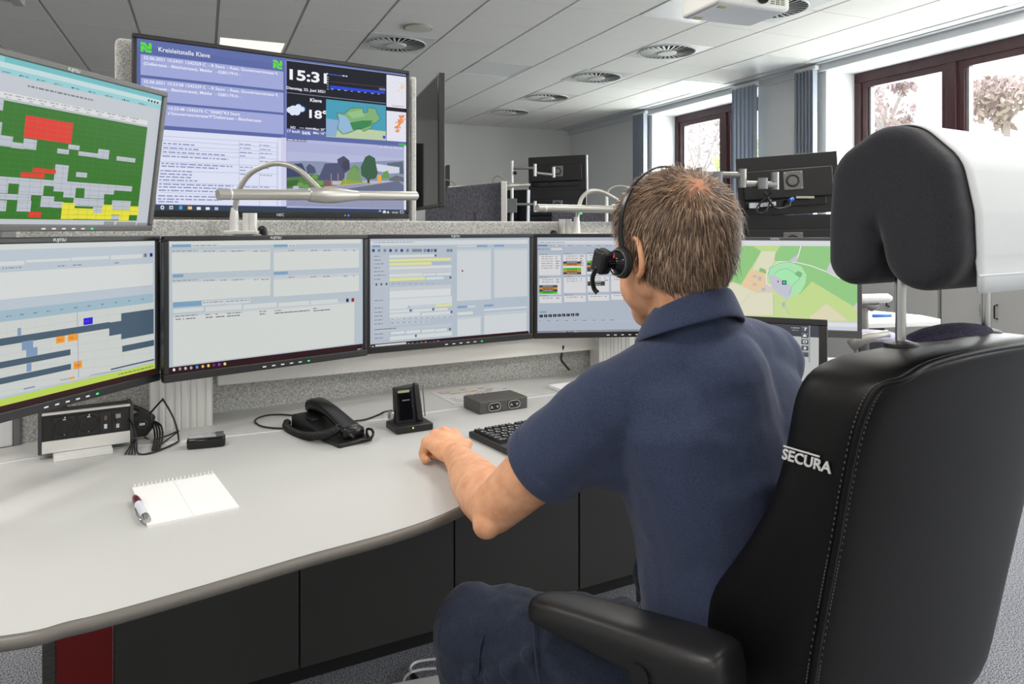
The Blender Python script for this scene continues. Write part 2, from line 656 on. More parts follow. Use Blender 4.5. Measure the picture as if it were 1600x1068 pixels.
# vertical blinds gathered in stacks
BLIND = noisy('blind_cloth', (156, 164, 176), (168, 176, 188), 60, 0.85, 0.1, 3, spec=0.2)
for (a0, a1, lab) in ((8.66, 8.98, 'gathered blue grey vertical blind left of the farther window'),
                      (6.46, 6.86, 'gathered blue grey vertical blind right of the farther window'),
                      (5.60, 5.88, 'gathered blue grey vertical blind left of the wide near window')):
    t = thing('vertical_blind', lab, 'blind', rm((a0 + a1) / 2, WALLB - 0.1, 0), YAW + PI / 2, group='gathered vertical blinds')
    w = a1 - a0
    n = 6
    for q in range(n):
        x = -w / 2 + w * (q + 0.5) / n
        s = MB()
        cx = 0.5 * math.sin(q * 1.3)
        pr = [(x - w / n * 0.5, 0.05), (x - w / n * 0.15, -0.02 + 0.01 * math.sin(q)), (x + w / n * 0.25, 0.03), (x + w / n * 0.52, -0.03)]
        pr2 = [(a, b + 0.004) for a, b in pr][::-1]
        s.prism(pr + pr2, 0.05, CEIL - 0.06)
        s.build('slat', BLIND, t, local=True)
    s = MB(); s.box((0, 0, CEIL - 0.045), (w, 0.05, 0.04)); s.build('headrail', WHITE, t, local=True)

# grey cabinets under the near window
CABM = mat('cabinet_grey', (176, 176, 174), 0.5)
widths = [(5.95, 4.78), (4.75, 3.98), (3.95, 3.18), (3.15, 2.38)]
for k, (a1, a0) in enumerate(widths):
    c = rm((a0 + a1) / 2, WALLB - 0.27, 0)
    labs = ['long grey low cupboard nearest the vertical blind, behind the far desk tip', 'grey low cupboard in the middle of the row, seen between the headrest posts',
            'grey low cupboard whose black handle shows right of the far headrest post', 'grey low cupboard last towards the right picture edge']
    t = thing('low_cupboard', labs[k], 'cupboard', c, YAW + PI / 2, group='low cupboards along the window wall')
    w = a1 - a0
    b = MB(); b.box((0, 0, 0.445), (w, 0.44, 0.83)); b.build('body', CABM, t, local=True)
    b = MB(); b.box((0, 0, 0.875), (w + 0.01, 0.46, 0.03)); b.build('top', mat('cabinet_top', (190, 190, 188), 0.45), t, local=True)
    b = MB(); b.box((0, 0.02, 0.02), (w - 0.04, 0.36, 0.05)); b.build('plinth', DGREY, t, local=True)
    for s in (-1, 1):
        d = MB(); d.box((s * w / 4, 0.23, 0.45), (w / 2 - 0.006, 0.02, 0.80))
        do = d.build('door', CABM, t, local=True, bevel=0.002)
        h = MB(); x = s * 0.05
        h.tube([(x, 0.24, 0.60), (x, 0.272, 0.605), (x, 0.272, 0.695), (x, 0.24, 0.70)], 0.006, 8)
        h.build('handle', BLACK, do, local=True)
        h.v = h.v

# ---------------------------------------------------------------- outside
OUT = mat('render_wall_white', (240, 240, 238), 0.9)
t = MB()
t.prism([rm(-30, 9, 0), rm(-30, 60, 0), rm(60, 60, 0), rm(60, 9, 0)], -3.2, -3.0)
tag(t.build('ground', noisy('lawn_pale', (150, 170, 110), (185, 200, 150), 2, 0.9), None), 'pale ground outside the windows', 'ground', kind='structure')
t = thing('outside_building', 'bright white flat building behind the trees outside the windows', 'building', rm(6, 26, -3))
m_ = MB(); m_.prism([rm(-6, 24, 0), rm(-6, 30, 0), rm(32, 30, 0), rm(32, 24, 0)], -3, 1.9); m_.build('walls', OUT, t)
m_ = MB(); m_.prism([rm(-6.3, 23.7, 0), rm(-6.3, 30.3, 0), rm(32.3, 30.3, 0), rm(32.3, 23.7, 0)], 1.9, 2.1); m_.build('roof', OUT, t)


def leaves(mb_, c, r, n, size):
    for _ in range(n):
        d = Vector((random.gauss(0, 1), random.gauss(0, 1), random.gauss(0, 1))).normalized() * (random.random() ** 0.4)
        d = Vector((d.x * r[0], d.y * r[1], d.z * r[2]))
        if noise.noise((c + d) * 1.3) < -0.02:
            continue
        R = Euler((random.random() * 6, random.random() * 6, random.random() * 6)).to_matrix()
        s = size * random.uniform(0.6, 1.3)
        mb_.add([c + d + R @ Vector(p) for p in ((-s, 0, 0), (0, -s * 0.5, 0), (s, 0, 0), (0, s * 0.5, 0))], [(0, 1, 2, 3)])


for (u, v, Yd, r, lm, lab) in ((1092, 225, 34, (2.3, 2.3, 2.6), (180, 166, 172), 'purple leaved tree seen through the left sash of the farther window'),
                               (1168, 250, 27, (1.2, 1.2, 0.9), (204, 216, 160), 'light green bush seen through the right sash of the farther window'),
                               (1382, 165, 22, (0.9, 0.9, 1.2), (178, 156, 158), 'reddish tree seen through the left sash of the near window'),
                               (1572, 160, 21, (1.3, 1.3, 0.8), (178, 158, 154), 'reddish tree seen through the right sash of the near window')):
    c = P(u, v, Yd)
    t = thing('garden_tree', lab, 'tree', (c.x, c.y, -3), group='trees outside the windows')
    m_ = MB(); leaves(m_, c, r, 2300, 0.12)
    m_.build('crown', mat('leaf_%d' % int(u), lm, 0.8), t)
    m_ = MB()
    m_.tube([(c.x, c.y, -3), (c.x + 0.1, c.y, -1), (c.x, c.y, c.z)], [0.2, 0.15, 0.08], 8)
    for q in range(5):
        a = q * 1.3
        m_.tube([(c.x, c.y, c.z - r[2] * 0.7), (c.x + r[0] * 0.6 * math.cos(a), c.y + r[1] * 0.6 * math.sin(a), c.z + r[2] * 0.3)], [0.06, 0.02], 6)
    m_.build('trunk', mat('bark', (170, 160, 156), 0.9), t)
# ---------------------------------------------------------------- screens
class Scr:
    """content of one display, drawn as thin coloured layers of the screen itself"""
    def __init__(s, O, ex, ey, W, H, emit):
        s.O, s.ex, s.ey, s.W, s.H = O, ex, ey, W, H     # O = top left corner, ey points down
        s.n = ex.cross(-ey).normalized()
        s.mb = MB()
        s.mats = []
        s.ids = {}
        s.lay = 0.0
        s.emit = emit
        s.crop = None

    def color(s, c):
        if c not in s.ids:
            s.ids[c] = len(s.mats)
            s.mats.append(mat('screen_light', c, 0.35, 0, s.emit))
        s.mb.mi = s.ids[c]
        s.lay += 0.000004

    def pt(s, fx, fy):
        return s.O + s.ex * (fx * s.W) + s.ey * (fy * s.H) + s.n * (0.0002 + s.lay)

    def frac(s, x, y):          # crop pixel -> fraction of the screen
        ox, oy, k = s.crop
        u = ox + x / k
        v = oy + y / k
        d = Vector(((u - 800) / FPX, 1, -(v - V0) / FPX))
        c = Vector((0, 0, CAMZ))
        t = (s.O - c).dot(s.n) / d.dot(s.n)
        q = c + d * t - s.O
        return q.dot(s.ex) / s.W, q.dot(s.ey) / s.H

    def fr(s, x0, y0, x1, y1, c):
        s.color(c)
        x0, x1 = max(0, min(1, x0)), max(0, min(1, x1))
        y0, y1 = max(0, min(1, y0)), max(0, min(1, y1))
        if x1 - x0 < 1e-5 or y1 - y0 < 1e-5:
            return
        s.mb.add([s.pt(x0, y1), s.pt(x1, y1), s.pt(x1, y0), s.pt(x0, y0)], [(0, 1, 2, 3)])

    def r(s, x0, y0, x1, y1, c, full=False):
        a = s.frac(x0, y0)
        b = s.frac(x1, y1)
        s.fr(0 if full else a[0], a[1], b[0], b[1], c)

    def poly(s, pts, c):
        s.color(c)
        q = [s.frac(*p) for p in pts]
        q = [(max(0, min(1, a)), max(0, min(1, b))) for a, b in q]
        vs = [s.pt(a, b) for a, b in q]
        from mathutils.geometry import tessellate_polygon
        tr = tessellate_polygon([[Vector((a, -b, 0)) for a, b in q]])
        s.mb.add(vs, [tuple(f) for f in tr])

    def disc(s, x, y, rx, ry, c, n=14):
        s.poly([(x + rx * math.cos(2 * PI * k / n), y + ry * math.sin(2 * PI * k / n)) for k in range(n)], c)

    def line(s, pts, w, c, closed=False):
        q = [s.frac(*p) for p in pts]
        s.color(c)
        P_ = [Vector((a * s.W, b * s.H)) for a, b in q]
        m = len(P_)
        for i in range(m if closed else m - 1):
            a, b = P_[i], P_[(i + 1) % m]
            d = (b - a)
            if d.length < 1e-7:
                continue
            d.normalize()
            nn = Vector((-d.y, d.x)) * w / 2
            vs = [a + nn, a - nn, b - nn + d * w * 0.3, b + nn + d * w * 0.3]
            s.mb.add([s.pt(min(1, max(0, p.x / s.W)), min(1, max(0, p.y / s.H))) for p in vs], [(0, 1, 2, 3)])

    def text(s, x0, y0, body, h, c, x1=None, bold=0.0, top=None):
        """baseline at crop point (x0, y0); h = capital height in crop pixels; x1 = right end of the line"""
        a = s.frac(x0, y0)
        b = s.frac(x0, y0 - h)
        size = abs(a[1] - b[1]) * s.H / 0.7
        width = None
        if x1 is not None:
            e = s.frac(x1, y0 if top is None else top)
            width = (e[0] - a[0]) * s.W
        s.color(c)
        add_text(s.mb, body, s.pt(*a), s.ex, -s.ey, size, width, 'LEFT', bold)

    def smudge(s, x0, y0, x1, y1, c, h=5, gap=0.3):
        """a row too small to read: short grey strokes"""
        rnd = random.Random(int(x0 * 7 + y0 * 13))
        a = s.frac(x0, y0)
        b = s.frac(x1, y1)
        hh = abs(s.frac(x0, y0 + h)[1] - a[1])
        s.color(c)
        L = b[0] - a[0]
        x = 0
        stepw = 0.016
        while x < L:
            w = stepw * rnd.uniform(0.4, 1.6)
            w = min(w, L - x)
            yy = a[1]
            s.mb.add([s.pt(a[0] + x, yy + hh), s.pt(a[0] + x + w, yy + hh), s.pt(a[0] + x + w, yy), s.pt(a[0] + x, yy)], [(0, 1, 2, 3)])
            x += w + stepw * gap

    def done(s, parent, name='screen'):
        return s.mb.build(name, s.mats, parent)


def make_display(name, label, cat, Lb, Rb, zb, h, tilt=0.0, bez=(0.012, 0.012, 0.019), emit=0.93, depth=0.022, group=None, brand=None, buttons=True, bg=(190, 200, 208), frame_mat=None):
    """display whose front lower edge runs from Lb to Rb (xy); tilt leans the top towards the viewer"""
    Lb = Vector((Lb[0], Lb[1]))
    Rb = Vector((Rb[0], Rb[1]))
    d = Rb - Lb
    W = d.length
    ang = math.atan2(d.y, d.x)
    t = thing(name, label, cat, (Lb.x + d.x / 2, Lb.y + d.y / 2, zb), group=group, rot=(tilt, 0, ang))
    fm = frame_mat or mat('bezel_black', (30, 30, 32), 0.38)
    s_, tp, bt = bez
    f = MB()
    for c, dd in (((0, 0.009, bt / 2), (W, 0.022, bt)), ((0, 0.009, h - tp / 2), (W, 0.022, tp)),
                  ((-W / 2 + s_ / 2, 0.009, (h + bt - tp) / 2), (s_, 0.022, h - bt - tp)), ((W / 2 - s_ / 2, 0.009, (h + bt - tp) / 2), (s_, 0.022, h - bt - tp))):
        f.box(c, dd)
    f.build('bezel', fm, t, local=True, bevel=0.0025)
    b = MB()
    b.box((0, 0.0265, h / 2), (W - 0.004, 0.014, h - 0.004))
    b.box((0, 0.0265 + depth / 2, h * 0.5), (W * 0.72, depth, h * 0.62))
    b.build('rear_housing', BLACK, t, local=True, bevel=0.006)
    M = frame(t)
    O = M @ Vector((-W / 2 + s_, 0.004, h - tp))
    ex = (M.to_3x3() @ Vector((1, 0, 0))).normalized()
    ey = (M.to_3x3() @ Vector((0, 0, -1))).normalized()
    sc = Scr(O, ex, ey, W - 2 * s_, h - tp - bt, emit)
    g = MB()
    g.box((0, 0.0115, (h + bt - tp) / 2), (W - 2 * s_ - 0.0005, 0.014, h - bt - tp - 0.0005))
    g.build('panel', BLACKG, t, local=True)
    sc.fr(0, 0, 1, 1, bg)
    if buttons:
        k = MB()
        for q in range(5):
            k.box((-0.03 + q * 0.024, -0.0022, bt * 0.42), (0.009, 0.001, 0.003))
        k.mi = 1
        k.box((-0.03 + 5 * 0.024, -0.0022, bt * 0.42), (0.006, 0.001, 0.003))
        k.build('button_marks', [LEDW, LEDG], t, local=True)
    if brand:
        k = MB()
        add_text(k, brand, Vector((0, -0.0024, h - tp * 0.74)), Vector((1, 0, 0)), Vector((0, 0, 1)), 0.0085, None, 'CENTER', 0.012, 0.02)
        k.build('badge', LEDW, t, local=True)
    return t, sc


BEZG = mat('bezel_grey', (98, 98, 96), 0.45)
WHT = (212, 217, 216)
HDR = (198, 204, 208)
TXT = (120, 124, 130)
BLU = (126, 162, 194)
MAR = (44, 16, 22)

# ---- lower left monitor: timetable
t, s = make_display('desk_monitor', 'desk monitor at lower left showing blue grey time bars over a lime strip', 'monitor', (-0.965, 1.1866), (-0.8147, 1.704), 0.8975, 0.335, group='row of desk monitors', brand='FUJITSU', bg=(188, 198, 208))
s.crop = (0, 360, 3.685)
s.r(0, 55, 888, 85, (210, 216, 214), True)
s.r(0, 180, 140, 196, WHT, True)
for x0, x1, y0, y1 in ((150, 402, 170, 172), (410, 628, 155, 163), (637, 818, 143, 158)):
    s.r(x0, y0, x1, y1, WHT)
s.r(828, 132, 845, 152, (120, 128, 132)); s.r(862, 130, 878, 150, (30, 50, 130))
s.smudge(12, 215, 125, 215, TXT); s.smudge(332, 202, 380, 200, TXT); s.smudge(418, 197, 468, 195, TXT); s.smudge(658, 184, 686, 182, TXT)
s.r(0, 242, 880, 312, (214, 218, 216), True)
s.r(0, 462, 882, 414, (160, 186, 200), True)
for k in range(11):
    s.smudge(35 + 78 * k, 492 - 10 * k, 65 + 76 * k, 490 - 10 * k, (110, 130, 150), 6)
s.r(0, 528, 886, 752, (206, 210, 206), True)
for k in range(9):
    y = 590 + 42 * k
    s.line([(0, y), (885, y - 145 + 9 * k)], 0.0006, (184, 190, 194))
for k in range(11):
    x = 40 + 82 * k
    s.line([(x, 540 - 0.135 * x), (x + 8, 900 - 0.17 * x)], 0.0005, (190, 196, 198))
SL = (74, 94, 112)
s.r(0, 622, 632, 562, SL, True); s.r(628, 530, 702, 594, SL); s.r(697, 477, 884, 592, SL)
s.r(0, 757, 405, 716, SL, True); s.r(0, 850, 408, 798, SL, True); s.r(703, 664, 886, 662, SL); s.r(637, 795, 887, 746, SL)
LB = (128, 152, 186)
for a in ((100, 562, 120, 602), (125, 640, 190, 680), (150, 680, 215, 716), (152, 767, 180, 808), (135, 908, 200, 902)):
    s.r(*a, LB)
for a in ((322, 612, 372, 643), (390, 600, 447, 630), (422, 757, 471, 789), (396, 846, 428, 850)):
    s.r(*a, (242, 158, 46))
s.text(330, 638, 'Da1', 12, (190, 70, 30), 358); s.text(398, 625, 'Kb', 12, (190, 70, 30), 420); s.text(432, 784, 'Klb', 12, (190, 70, 30), 460)
s.r(480, 505, 533, 537, (24, 30, 220)); s.text(488, 528, 'RD', 11, (170, 30, 160), 512)
s.line([(443, 472), (452, 845)], 0.0008, (96, 104, 170))
s.line([(345, 862), (395, 852)], 0.0009, (60, 60, 60)); s.line([(520, 832), (700, 800)], 0.0008, (90, 96, 100))
s.r(0, 972, 904, 792, (190, 214, 90), True)
s.smudge(680, 826, 880, 782, (110, 130, 60), 6)
s.r(0, 1012, 906, 828, (52, 24, 26), True)
s.done(t)
m_ = MB(); m_.cyl((-0.15, 0.06, 0.17), (-0.2, 0.16, 0.12), 0.02, seg=16); m_.cyl((-0.2, 0.16, -0.145), (-0.2, 0.16, 0.16), 0.02, seg=16); m_.cyl((-0.2, 0.16, -0.147), (-0.2, 0.16, -0.138), 0.06, seg=24); m_.build('support_arm', ALU, t, local=True, auto=40)

# ---- upper left monitor: coloured table
t, s = make_display('tilted_monitor', 'tilted upper left monitor showing a green grid with red, grey and yellow cells', 'monitor', (-0.8366 - 0.22 * 0.544, 1.709 - 0.975 * 0.544), (-0.8366, 1.709), 1.2435, 0.3225, tilt=math.radians(7.7), bez=(0.013, 0.012, 0.013), brand='FUJITSU', bg=(196, 200, 208), frame_mat=BEZG)
s.crop = (0, 50, 3.237)
s.fr(0, 0, 1, 0.034, (112, 188, 194)); s.fr(0.0, 0, 0.22, 0.034, (140, 204, 208)); s.fr(0, 0.034, 1, 0.066, (196, 220, 222)); s.fr(0, 0.066, 1, 0.102, (150, 206, 212))
for k in range(9):
    s.smudge(20 + 85 * k, 197 + 20 * k, 60 + 85 * k, 205 + 20 * k, (110, 150, 160), 6)
    s.disc(14 + 88 * k, 200 + 20.5 * k, 4, 5, [(230, 90, 70), (70, 80, 90), (90, 130, 150)][k % 3], 8)
for k in range(4):
    s.disc(752 + 15 * k, 346 + 4 * k, 5, 6, (30, 44, 70), 8)
s.smudge(140, 268, 475, 340, (120, 122, 130), 9)
s.r(0, 298, 744, 472, (222, 223, 224), True)
for k in range(12):
    s.smudge(20 + 58 * k, 310 + 11 * k, 62 + 58 * k, 316 + 11 * k, (150, 152, 158), 5)
    s.smudge(30 + 58 * k, 326 + 11 * k, 50 + 58 * k, 330 + 11 * k, (160, 162, 166), 5)
GR = (52, 118, 36)
s.r(0, 340, 690, 953, GR, True)
GY = (190, 194, 206)
RD = (226, 56, 48)
YE = (234, 226, 62)
s.r(0, 336, 14, 398, GY, True)
for a in ((0, 455, 4, 520), (0, 520, 60, 582), (58, 555, 120, 592), (120, 537, 181, 597), (290, 588, 346, 619), (346, 567, 400, 598), (397, 602, 498, 636), (497, 590, 548, 644), (590, 627, 682, 660),
          (280, 668, 336, 778), (385, 707, 438, 736), (0, 729, 665, 806), (0, 760, 37, 815), (97, 764, 216, 826), (272, 778, 326, 808), (324, 782, 378, 838), (428, 790, 574, 822), (427, 812, 524, 843),
          (0, 816, 154, 852), (0, 850, 28, 906), (88, 850, 152, 908), (208, 828, 268, 886), (267, 856, 316, 889), (372, 838, 522, 884), (470, 884, 518, 920), (567, 850, 656, 900), (365, 918, 415, 943), (562, 925, 603, 948)):
    s.r(*a, GY, a[0] == 0)
for a in ((130, 420, 358, 565), (105, 707, 222, 741), (165, 685, 280, 718), (145, 908, 205, 937)):
    s.r(*a, RD)
for a in ((315, 862, 369, 946), (370, 890, 470, 920), (365, 918, 470, 946), (470, 916, 560, 948), (518, 872, 563, 925), (562, 898, 697, 926), (655, 880, 697, 905), (603, 922, 649, 955)):
    s.r(*a, YE)
f0 = s.frac(0, 360); f1 = s.frac(690, 953); f2 = s.frac(740, 474)
for k in range(22):
    y = f2[1] + (f1[1] - f2[1]) * k / 21
    s.fr(0, y, f1[0], y + 0.0012, (84, 140, 72))
for k in range(20):
    x = f1[0] * k / 20
    s.fr(x, f2[1], x + 0.0008, f1[1], (84, 140, 72))
s.r(0, 812, 520, 846, (40, 40, 44), True) if False else None
for a in ((525, 957, 575, 974), (588, 960, 684, 979), (692, 964, 742, 982)):
    s.r(*a, (150, 152, 158))
s.r(0, 974, 770, 1012, (34, 16, 18), True)
s.disc(28, 985, 8, 9, (225, 225, 225)); s.r(54, 978, 70, 991, (236, 200, 90)); s.disc(95, 987, 9, 10, (40, 150, 200))
s.disc(556, 993, 6, 7, (230, 200, 90), 8); s.smudge(566, 990, 722, 994, (200, 200, 200), 6)
s.done(t)
m_ = MB(); m_.cyl((0, 0.06, 0.16), (0, 0.15, 0.14), 0.02, seg=16); m_.cyl((0, 0.15, -0.06), (0, 0.15, 0.2), 0.02, seg=16); m_.build('support_arm', ALU, t, local=True, auto=40)

# ---- second monitor: list windows
t, s = make_display('desk_monitor', 'desk monitor with mostly empty white list windows, directly under the wall display', 'monitor', (-0.7914, 1.672), (-0.401, 2.039), 0.8966, 0.335, group='row of desk monitors', brand='FUJITSU', bg=(184, 195, 204))
s.crop = (250, 360, 4.448)
s.r(62, 62, 1395, 88, (214, 218, 214))
s.smudge(95, 70, 450, 73, TXT, 5)
for a in ((82, 137, 768, 152), (790, 132, 1384, 146), (85, 345, 768, 352), (790, 318, 1384, 328), (90, 585, 1352, 530)):
    s.r(*a, HDR)
for a in ((82, 158, 766, 271), (790, 152, 1382, 256), (86, 366, 766, 452), (790, 342, 1382, 420), (90, 603, 1350, 785)):
    s.r(*a, (213, 217, 214))
for a in ((92, 546, 303, 558), (315, 530, 568, 545), (578, 515, 812, 528), (822, 503, 1038, 513), (1047, 488, 1235, 500)):
    s.r(*a, WHT)
for a in ((82, 97, 216, 114), (790, 97, 886, 114), (88, 305, 162, 324), (790, 288, 888, 303), (90, 500, 288, 521)):
    s.r(*a, BLU)
for a in ((220, 96, 412, 112), (890, 97, 945, 113), (293, 492, 452, 511), (456, 483, 626, 502)):
    s.r(*a, (208, 213, 216))
    s.smudge(a[0] + 6, a[1] + 7, a[2] - 8, a[1] + 7, TXT, 5)
for x0, x1 in ((85, 260), (300, 382), (420, 460), (495, 582), (650, 680), (700, 752)):
    s.smudge(x0, 141, x1, 140, TXT, 5); s.smudge(x0 + 3, 349 - 0.015 * x0, x1 + 3, 346, TXT, 5)
for x0, x1 in ((892, 932), (1048, 1092), (1135, 1185), (1275, 1302), (1340, 1356)):
    s.smudge(x0, 136, x1, 136, TXT, 5); s.smudge(x0, 322 - 0.02 * (x0 - 892), x1, 320, TXT, 5)
for x0, x1 in ((105, 260), (315, 352), (385, 405), (465, 570), (690, 738), (795, 846), (1062, 1092)):
    y = 594 - 0.057 * (x0 - 105)
    s.smudge(x0, y, x1, y, TXT, 6)
for x0, x1 in ((108, 144), (158, 166), (180, 246), (318, 368), (388, 452), (465, 555), (692, 732), (797, 1040), (1066, 1184)):
    y = 614 - 0.062 * (x0 - 105)
    s.smudge(x0, y, x1, y, (104, 108, 114), 7, 0.15)
s.r(1293, 473, 1311, 496, (32, 44, 96)); s.r(1330, 470, 1349, 493, (150, 26, 44))
s.r(40, 955, 1408, 832, MAR)
ic = [(97, 967, (230, 230, 235)), (138, 961, (150, 150, 150)), (177, 957, (190, 190, 190)), (216, 953, (170, 170, 170)), (257, 948, (60, 160, 220)), (297, 943, (226, 180, 90)), (336, 938, (238, 205, 110)), (374, 934, (110, 40, 130)), (411, 930, (130, 70, 170)), (450, 926, (225, 215, 130))]
for x, y, c in ic:
    s.disc(x, y, 10, 11, c, 8)
s.smudge(1372, 822, 1402, 818, (200, 200, 200), 5)
s.done(t)
arm2 = t

# ---- third monitor: form
t, s = make_display('desk_monitor', 'desk monitor with an input form of white and pale yellow fields', 'monitor', (-0.4078, 2.0585), (0.068, 2.350), 0.8966, 0.335, group='row of desk monitors', brand='FUJITSU', bg=(180, 192, 204))
s.crop = (560, 360, 5.341)
s.r(100, 88, 1414, 110, (212, 216, 220)); s.smudge(125, 97, 465, 97, TXT, 5)
s.r(115, 122, 183, 140, BLU); s.r(122, 205, 250, 900, (186, 194, 206))
for k, x in enumerate((125, 172, 220, 268, 315, 362, 410, 458, 480, 503, 518, 555, 584, 612, 642, 748, 774)):
    s.r(x - 11, 154, x + 11, 178, (52, 76, 130) if k in (0, 3, 5, 12, 14) else (126, 134, 142))
W3 = (214, 219, 221)
Y3 = (222, 224, 158)
for a, c in (((257, 205, 650, 219), W3), ((257, 238, 773, 249), Y3), ((257, 270, 611, 285), Y3), ((613, 264, 773, 281), (170, 186, 204)), ((257, 302, 777, 312), W3), ((257, 333, 777, 345), (198, 204, 208)),
             ((257, 364, 535, 379), W3), ((540, 358, 646, 374), W3), ((652, 354, 775, 371), W3), ((257, 395, 555, 411), Y3), ((565, 389, 712, 405), W3), ((260, 492, 770, 540), (218, 221, 221)), ((260, 472, 775, 482), HDR),
             ((260, 572, 780, 578), W3), ((260, 602, 780, 606), W3), ((258, 634, 410, 650), W3), ((430, 626, 634, 640), (196, 206, 216)), ((640, 617, 780, 630), Y3), ((258, 665, 426, 679), W3), ((455, 657, 616, 671), W3), ((637, 648, 745, 664), W3),
             ((260, 696, 515, 711), W3), ((525, 686, 766, 699), W3), ((265, 730, 778, 722), (190, 200, 212)), ((265, 765, 600, 768), (190, 200, 212)), ((130, 822, 775, 800), (190, 200, 210)), ((270, 845, 385, 860), W3), ((397, 835, 515, 852), W3), ((528, 827, 636, 845), W3), ((642, 821, 738, 838), W3), ((262, 884, 780, 874), W3)):
    s.r(*a, c)
for k in range(7):
    s.smudge(130, 212 + 32 * k, 130 + (50, 58, 80, 52, 78, 96, 54)[k], 212 + 32 * k, TXT, 6)
for y in (582, 645, 680, 712, 745, 778, 863, 896):
    s.smudge(133, y, 205, y, TXT, 6)
s.smudge(133, 825, 315, 820, (90, 94, 100), 6, 0.1)
for x, y in ((150, 450), (191, 448), (234, 446), (643, 208), (767, 391), (434, 665), (623, 656), (776, 678), (763, 822), (479, 877)):
    s.r(x - 8, y - 9, x + 8, y + 9, (92, 100, 112))
for k in range(8):
    s.smudge(275 + 48 * k, 440, 300 + 48 * k, 438, (140, 150, 160), 5)
for k in range(11):
    s.r(268 + 48 * k, 731 - 2.2 * k, 305 + 48 * k, 741 - 2.4 * k, (206, 212, 218)); s.smudge(276 + 48 * k, 737 - 2.2 * k, 298 + 48 * k, 735 - 2.2 * k, TXT, 5)
for k in range(7):
    s.smudge(272 + 48 * k, 770 - 2.4 * k, 296 + 48 * k, 768 - 2.4 * k, TXT, 5)
for a, c in (((822, 155, 1108, 170), HDR), ((822, 174, 1106, 572), (208, 213, 217)), ((1132, 152, 1412, 165), HDR), ((1132, 170, 1410, 546), (206, 211, 216)), ((825, 124, 985, 138), (198, 206, 214)), ((988, 121, 1075, 136), BLU), ((1130, 119, 1215, 134), BLU),
             ((825, 630, 905, 643), BLU), ((912, 627, 975, 640), (206, 212, 218)), ((825, 682, 955, 698), W3), ((825, 722, 1030, 728), HDR), ((825, 742, 1020, 864), (210, 215, 218)), ((1048, 618, 1125, 631), BLU), ((1048, 655, 1405, 644), W3), ((1048, 690, 1405, 678), HDR), ((1048, 708, 1402, 842), (208, 213, 217)), ((1340, 564, 1410, 620), (178, 190, 204))):
    s.r(*a, c)
s.poly([(862, 322), (862, 346), (876, 340)], (120, 20, 30))
s.r(100, 950, 1420, 885, MAR)
s.r(140, 953, 398, 968, (214, 214, 214))
for x, c in ((120, (230, 230, 235)), (418, (190, 190, 190)), (452, (170, 170, 170)), (490, (60, 160, 220)), (526, (226, 180, 90)), (561, (238, 205, 110)), (597, (110, 40, 130)), (630, (150, 90, 190)), (666, (215, 215, 220))):
    s.disc(x, 972 - (x - 120) * 0.082, 10, 11, c, 8)
s.smudge(1270, 876, 1385, 870, (200, 200, 200), 6)
s.done(t)

# ---- fourth monitor: status boxes
t, s = make_display('desk_monitor', 'desk monitor with orange, green and dark status bars, partly hidden by the man', 'monitor', (0.0695, 2.350), (0.610, 2.415), 0.8966, 0.335, group='row of desk monitors', brand='FUJITSU', bg=(176, 186, 200))
s.crop = (820, 360, 5.34)
s.r(97, 85, 1500, 108, (214, 216, 220)); s.smudge(112, 98, 330, 97, TXT, 5)
s.r(108, 118, 190, 132, (110, 140, 176))
for k in range(8):
    s.r(196 + 78 * k, 117 - k, 268 + 78 * k, 130 - k, (200, 205, 212)); s.smudge(202 + 78 * k, 122, 255 + 78 * k, 121, TXT, 5)
s.smudge(108, 152, 208, 152, TXT, 6); s.r(220, 146, 312, 163, (218, 218, 218))
W4 = (218, 218, 221)
rows = [[(117, 205, 300, 372), (320, 200, 508, 368), (520, 196, 702, 362), (714, 192, 900, 358), (912, 188, 1100, 354)], [(120, 397, 303, 532), (325, 390, 508, 518), (523, 382, 703, 510), (720, 377, 900, 504), (912, 372, 1100, 498)],
        [(122, 550, 307, 603), (328, 543, 508, 594), (527, 536, 703, 584), (720, 528, 900, 575), (912, 522, 1100, 566)]]
for rw in rows:
    for a in rw:
        s.r(*a, W4); s.smudge(a[0] + 3, a[1] - 9, a[0] + 72, a[1] - 10, TXT, 5)
        for q in range(6 if rw is rows[0] else 2):
            if rw is rows[2] and q > 0:
                continue
            s.smudge(a[0] + 22, a[1] + 10 + 19 * q, a[0] + 118, a[1] + 9 + 19 * q, (150, 150, 152), 6)
            s.smudge(a[0] + 140, a[1] + 10 + 19 * q, a[0] + 175, a[1] + 9 + 19 * q, (120, 120, 124), 6, 1.2)
DK, ORG, GRN = (66, 68, 70), (206, 138, 62), (70, 200, 50)
def bars(x0, x1, y, cols):
    for q, c in enumerate(cols):
        s.r(x0, y + 18 * q, x1, y + 18 * q + 17, c)
        if c == DK or c == ORG or c == GRN:
            s.smudge(x0 + 30, y + 18 * q + 6, x1 - 35, y + 18 * q + 6, (30, 30, 30) if c != DK else (190, 190, 190), 5, 0.15)
bars(320, 470, 258, [DK, ORG, W4, GRN, ORG, DK]); bars(519, 652, 252, [GRN, DK, ORG, DK, DK]); bars(120, 272, 456, [DK, ORG, DK, GRN]); bars(523, 668, 424, [DK, DK])
s.r(122, 672, 180, 687, BLU)
for k in range(9):
    x = 122 + 37.5 * k
    y = 702 - 1.6 * k
    s.r(x, y, x + 28, y + 22, (14, 14, 16)); s.text(x + 8, y + 18, str(k + 1), 12, (235, 235, 235))
s.r(122, 738, 1100, 700, HDR); s.smudge(122, 752, 780, 720, TXT, 5, 2.5)
s.r(124, 764, 1100, 750, (206, 210, 214))
s.r(90, 840, 1400, 822, MAR)
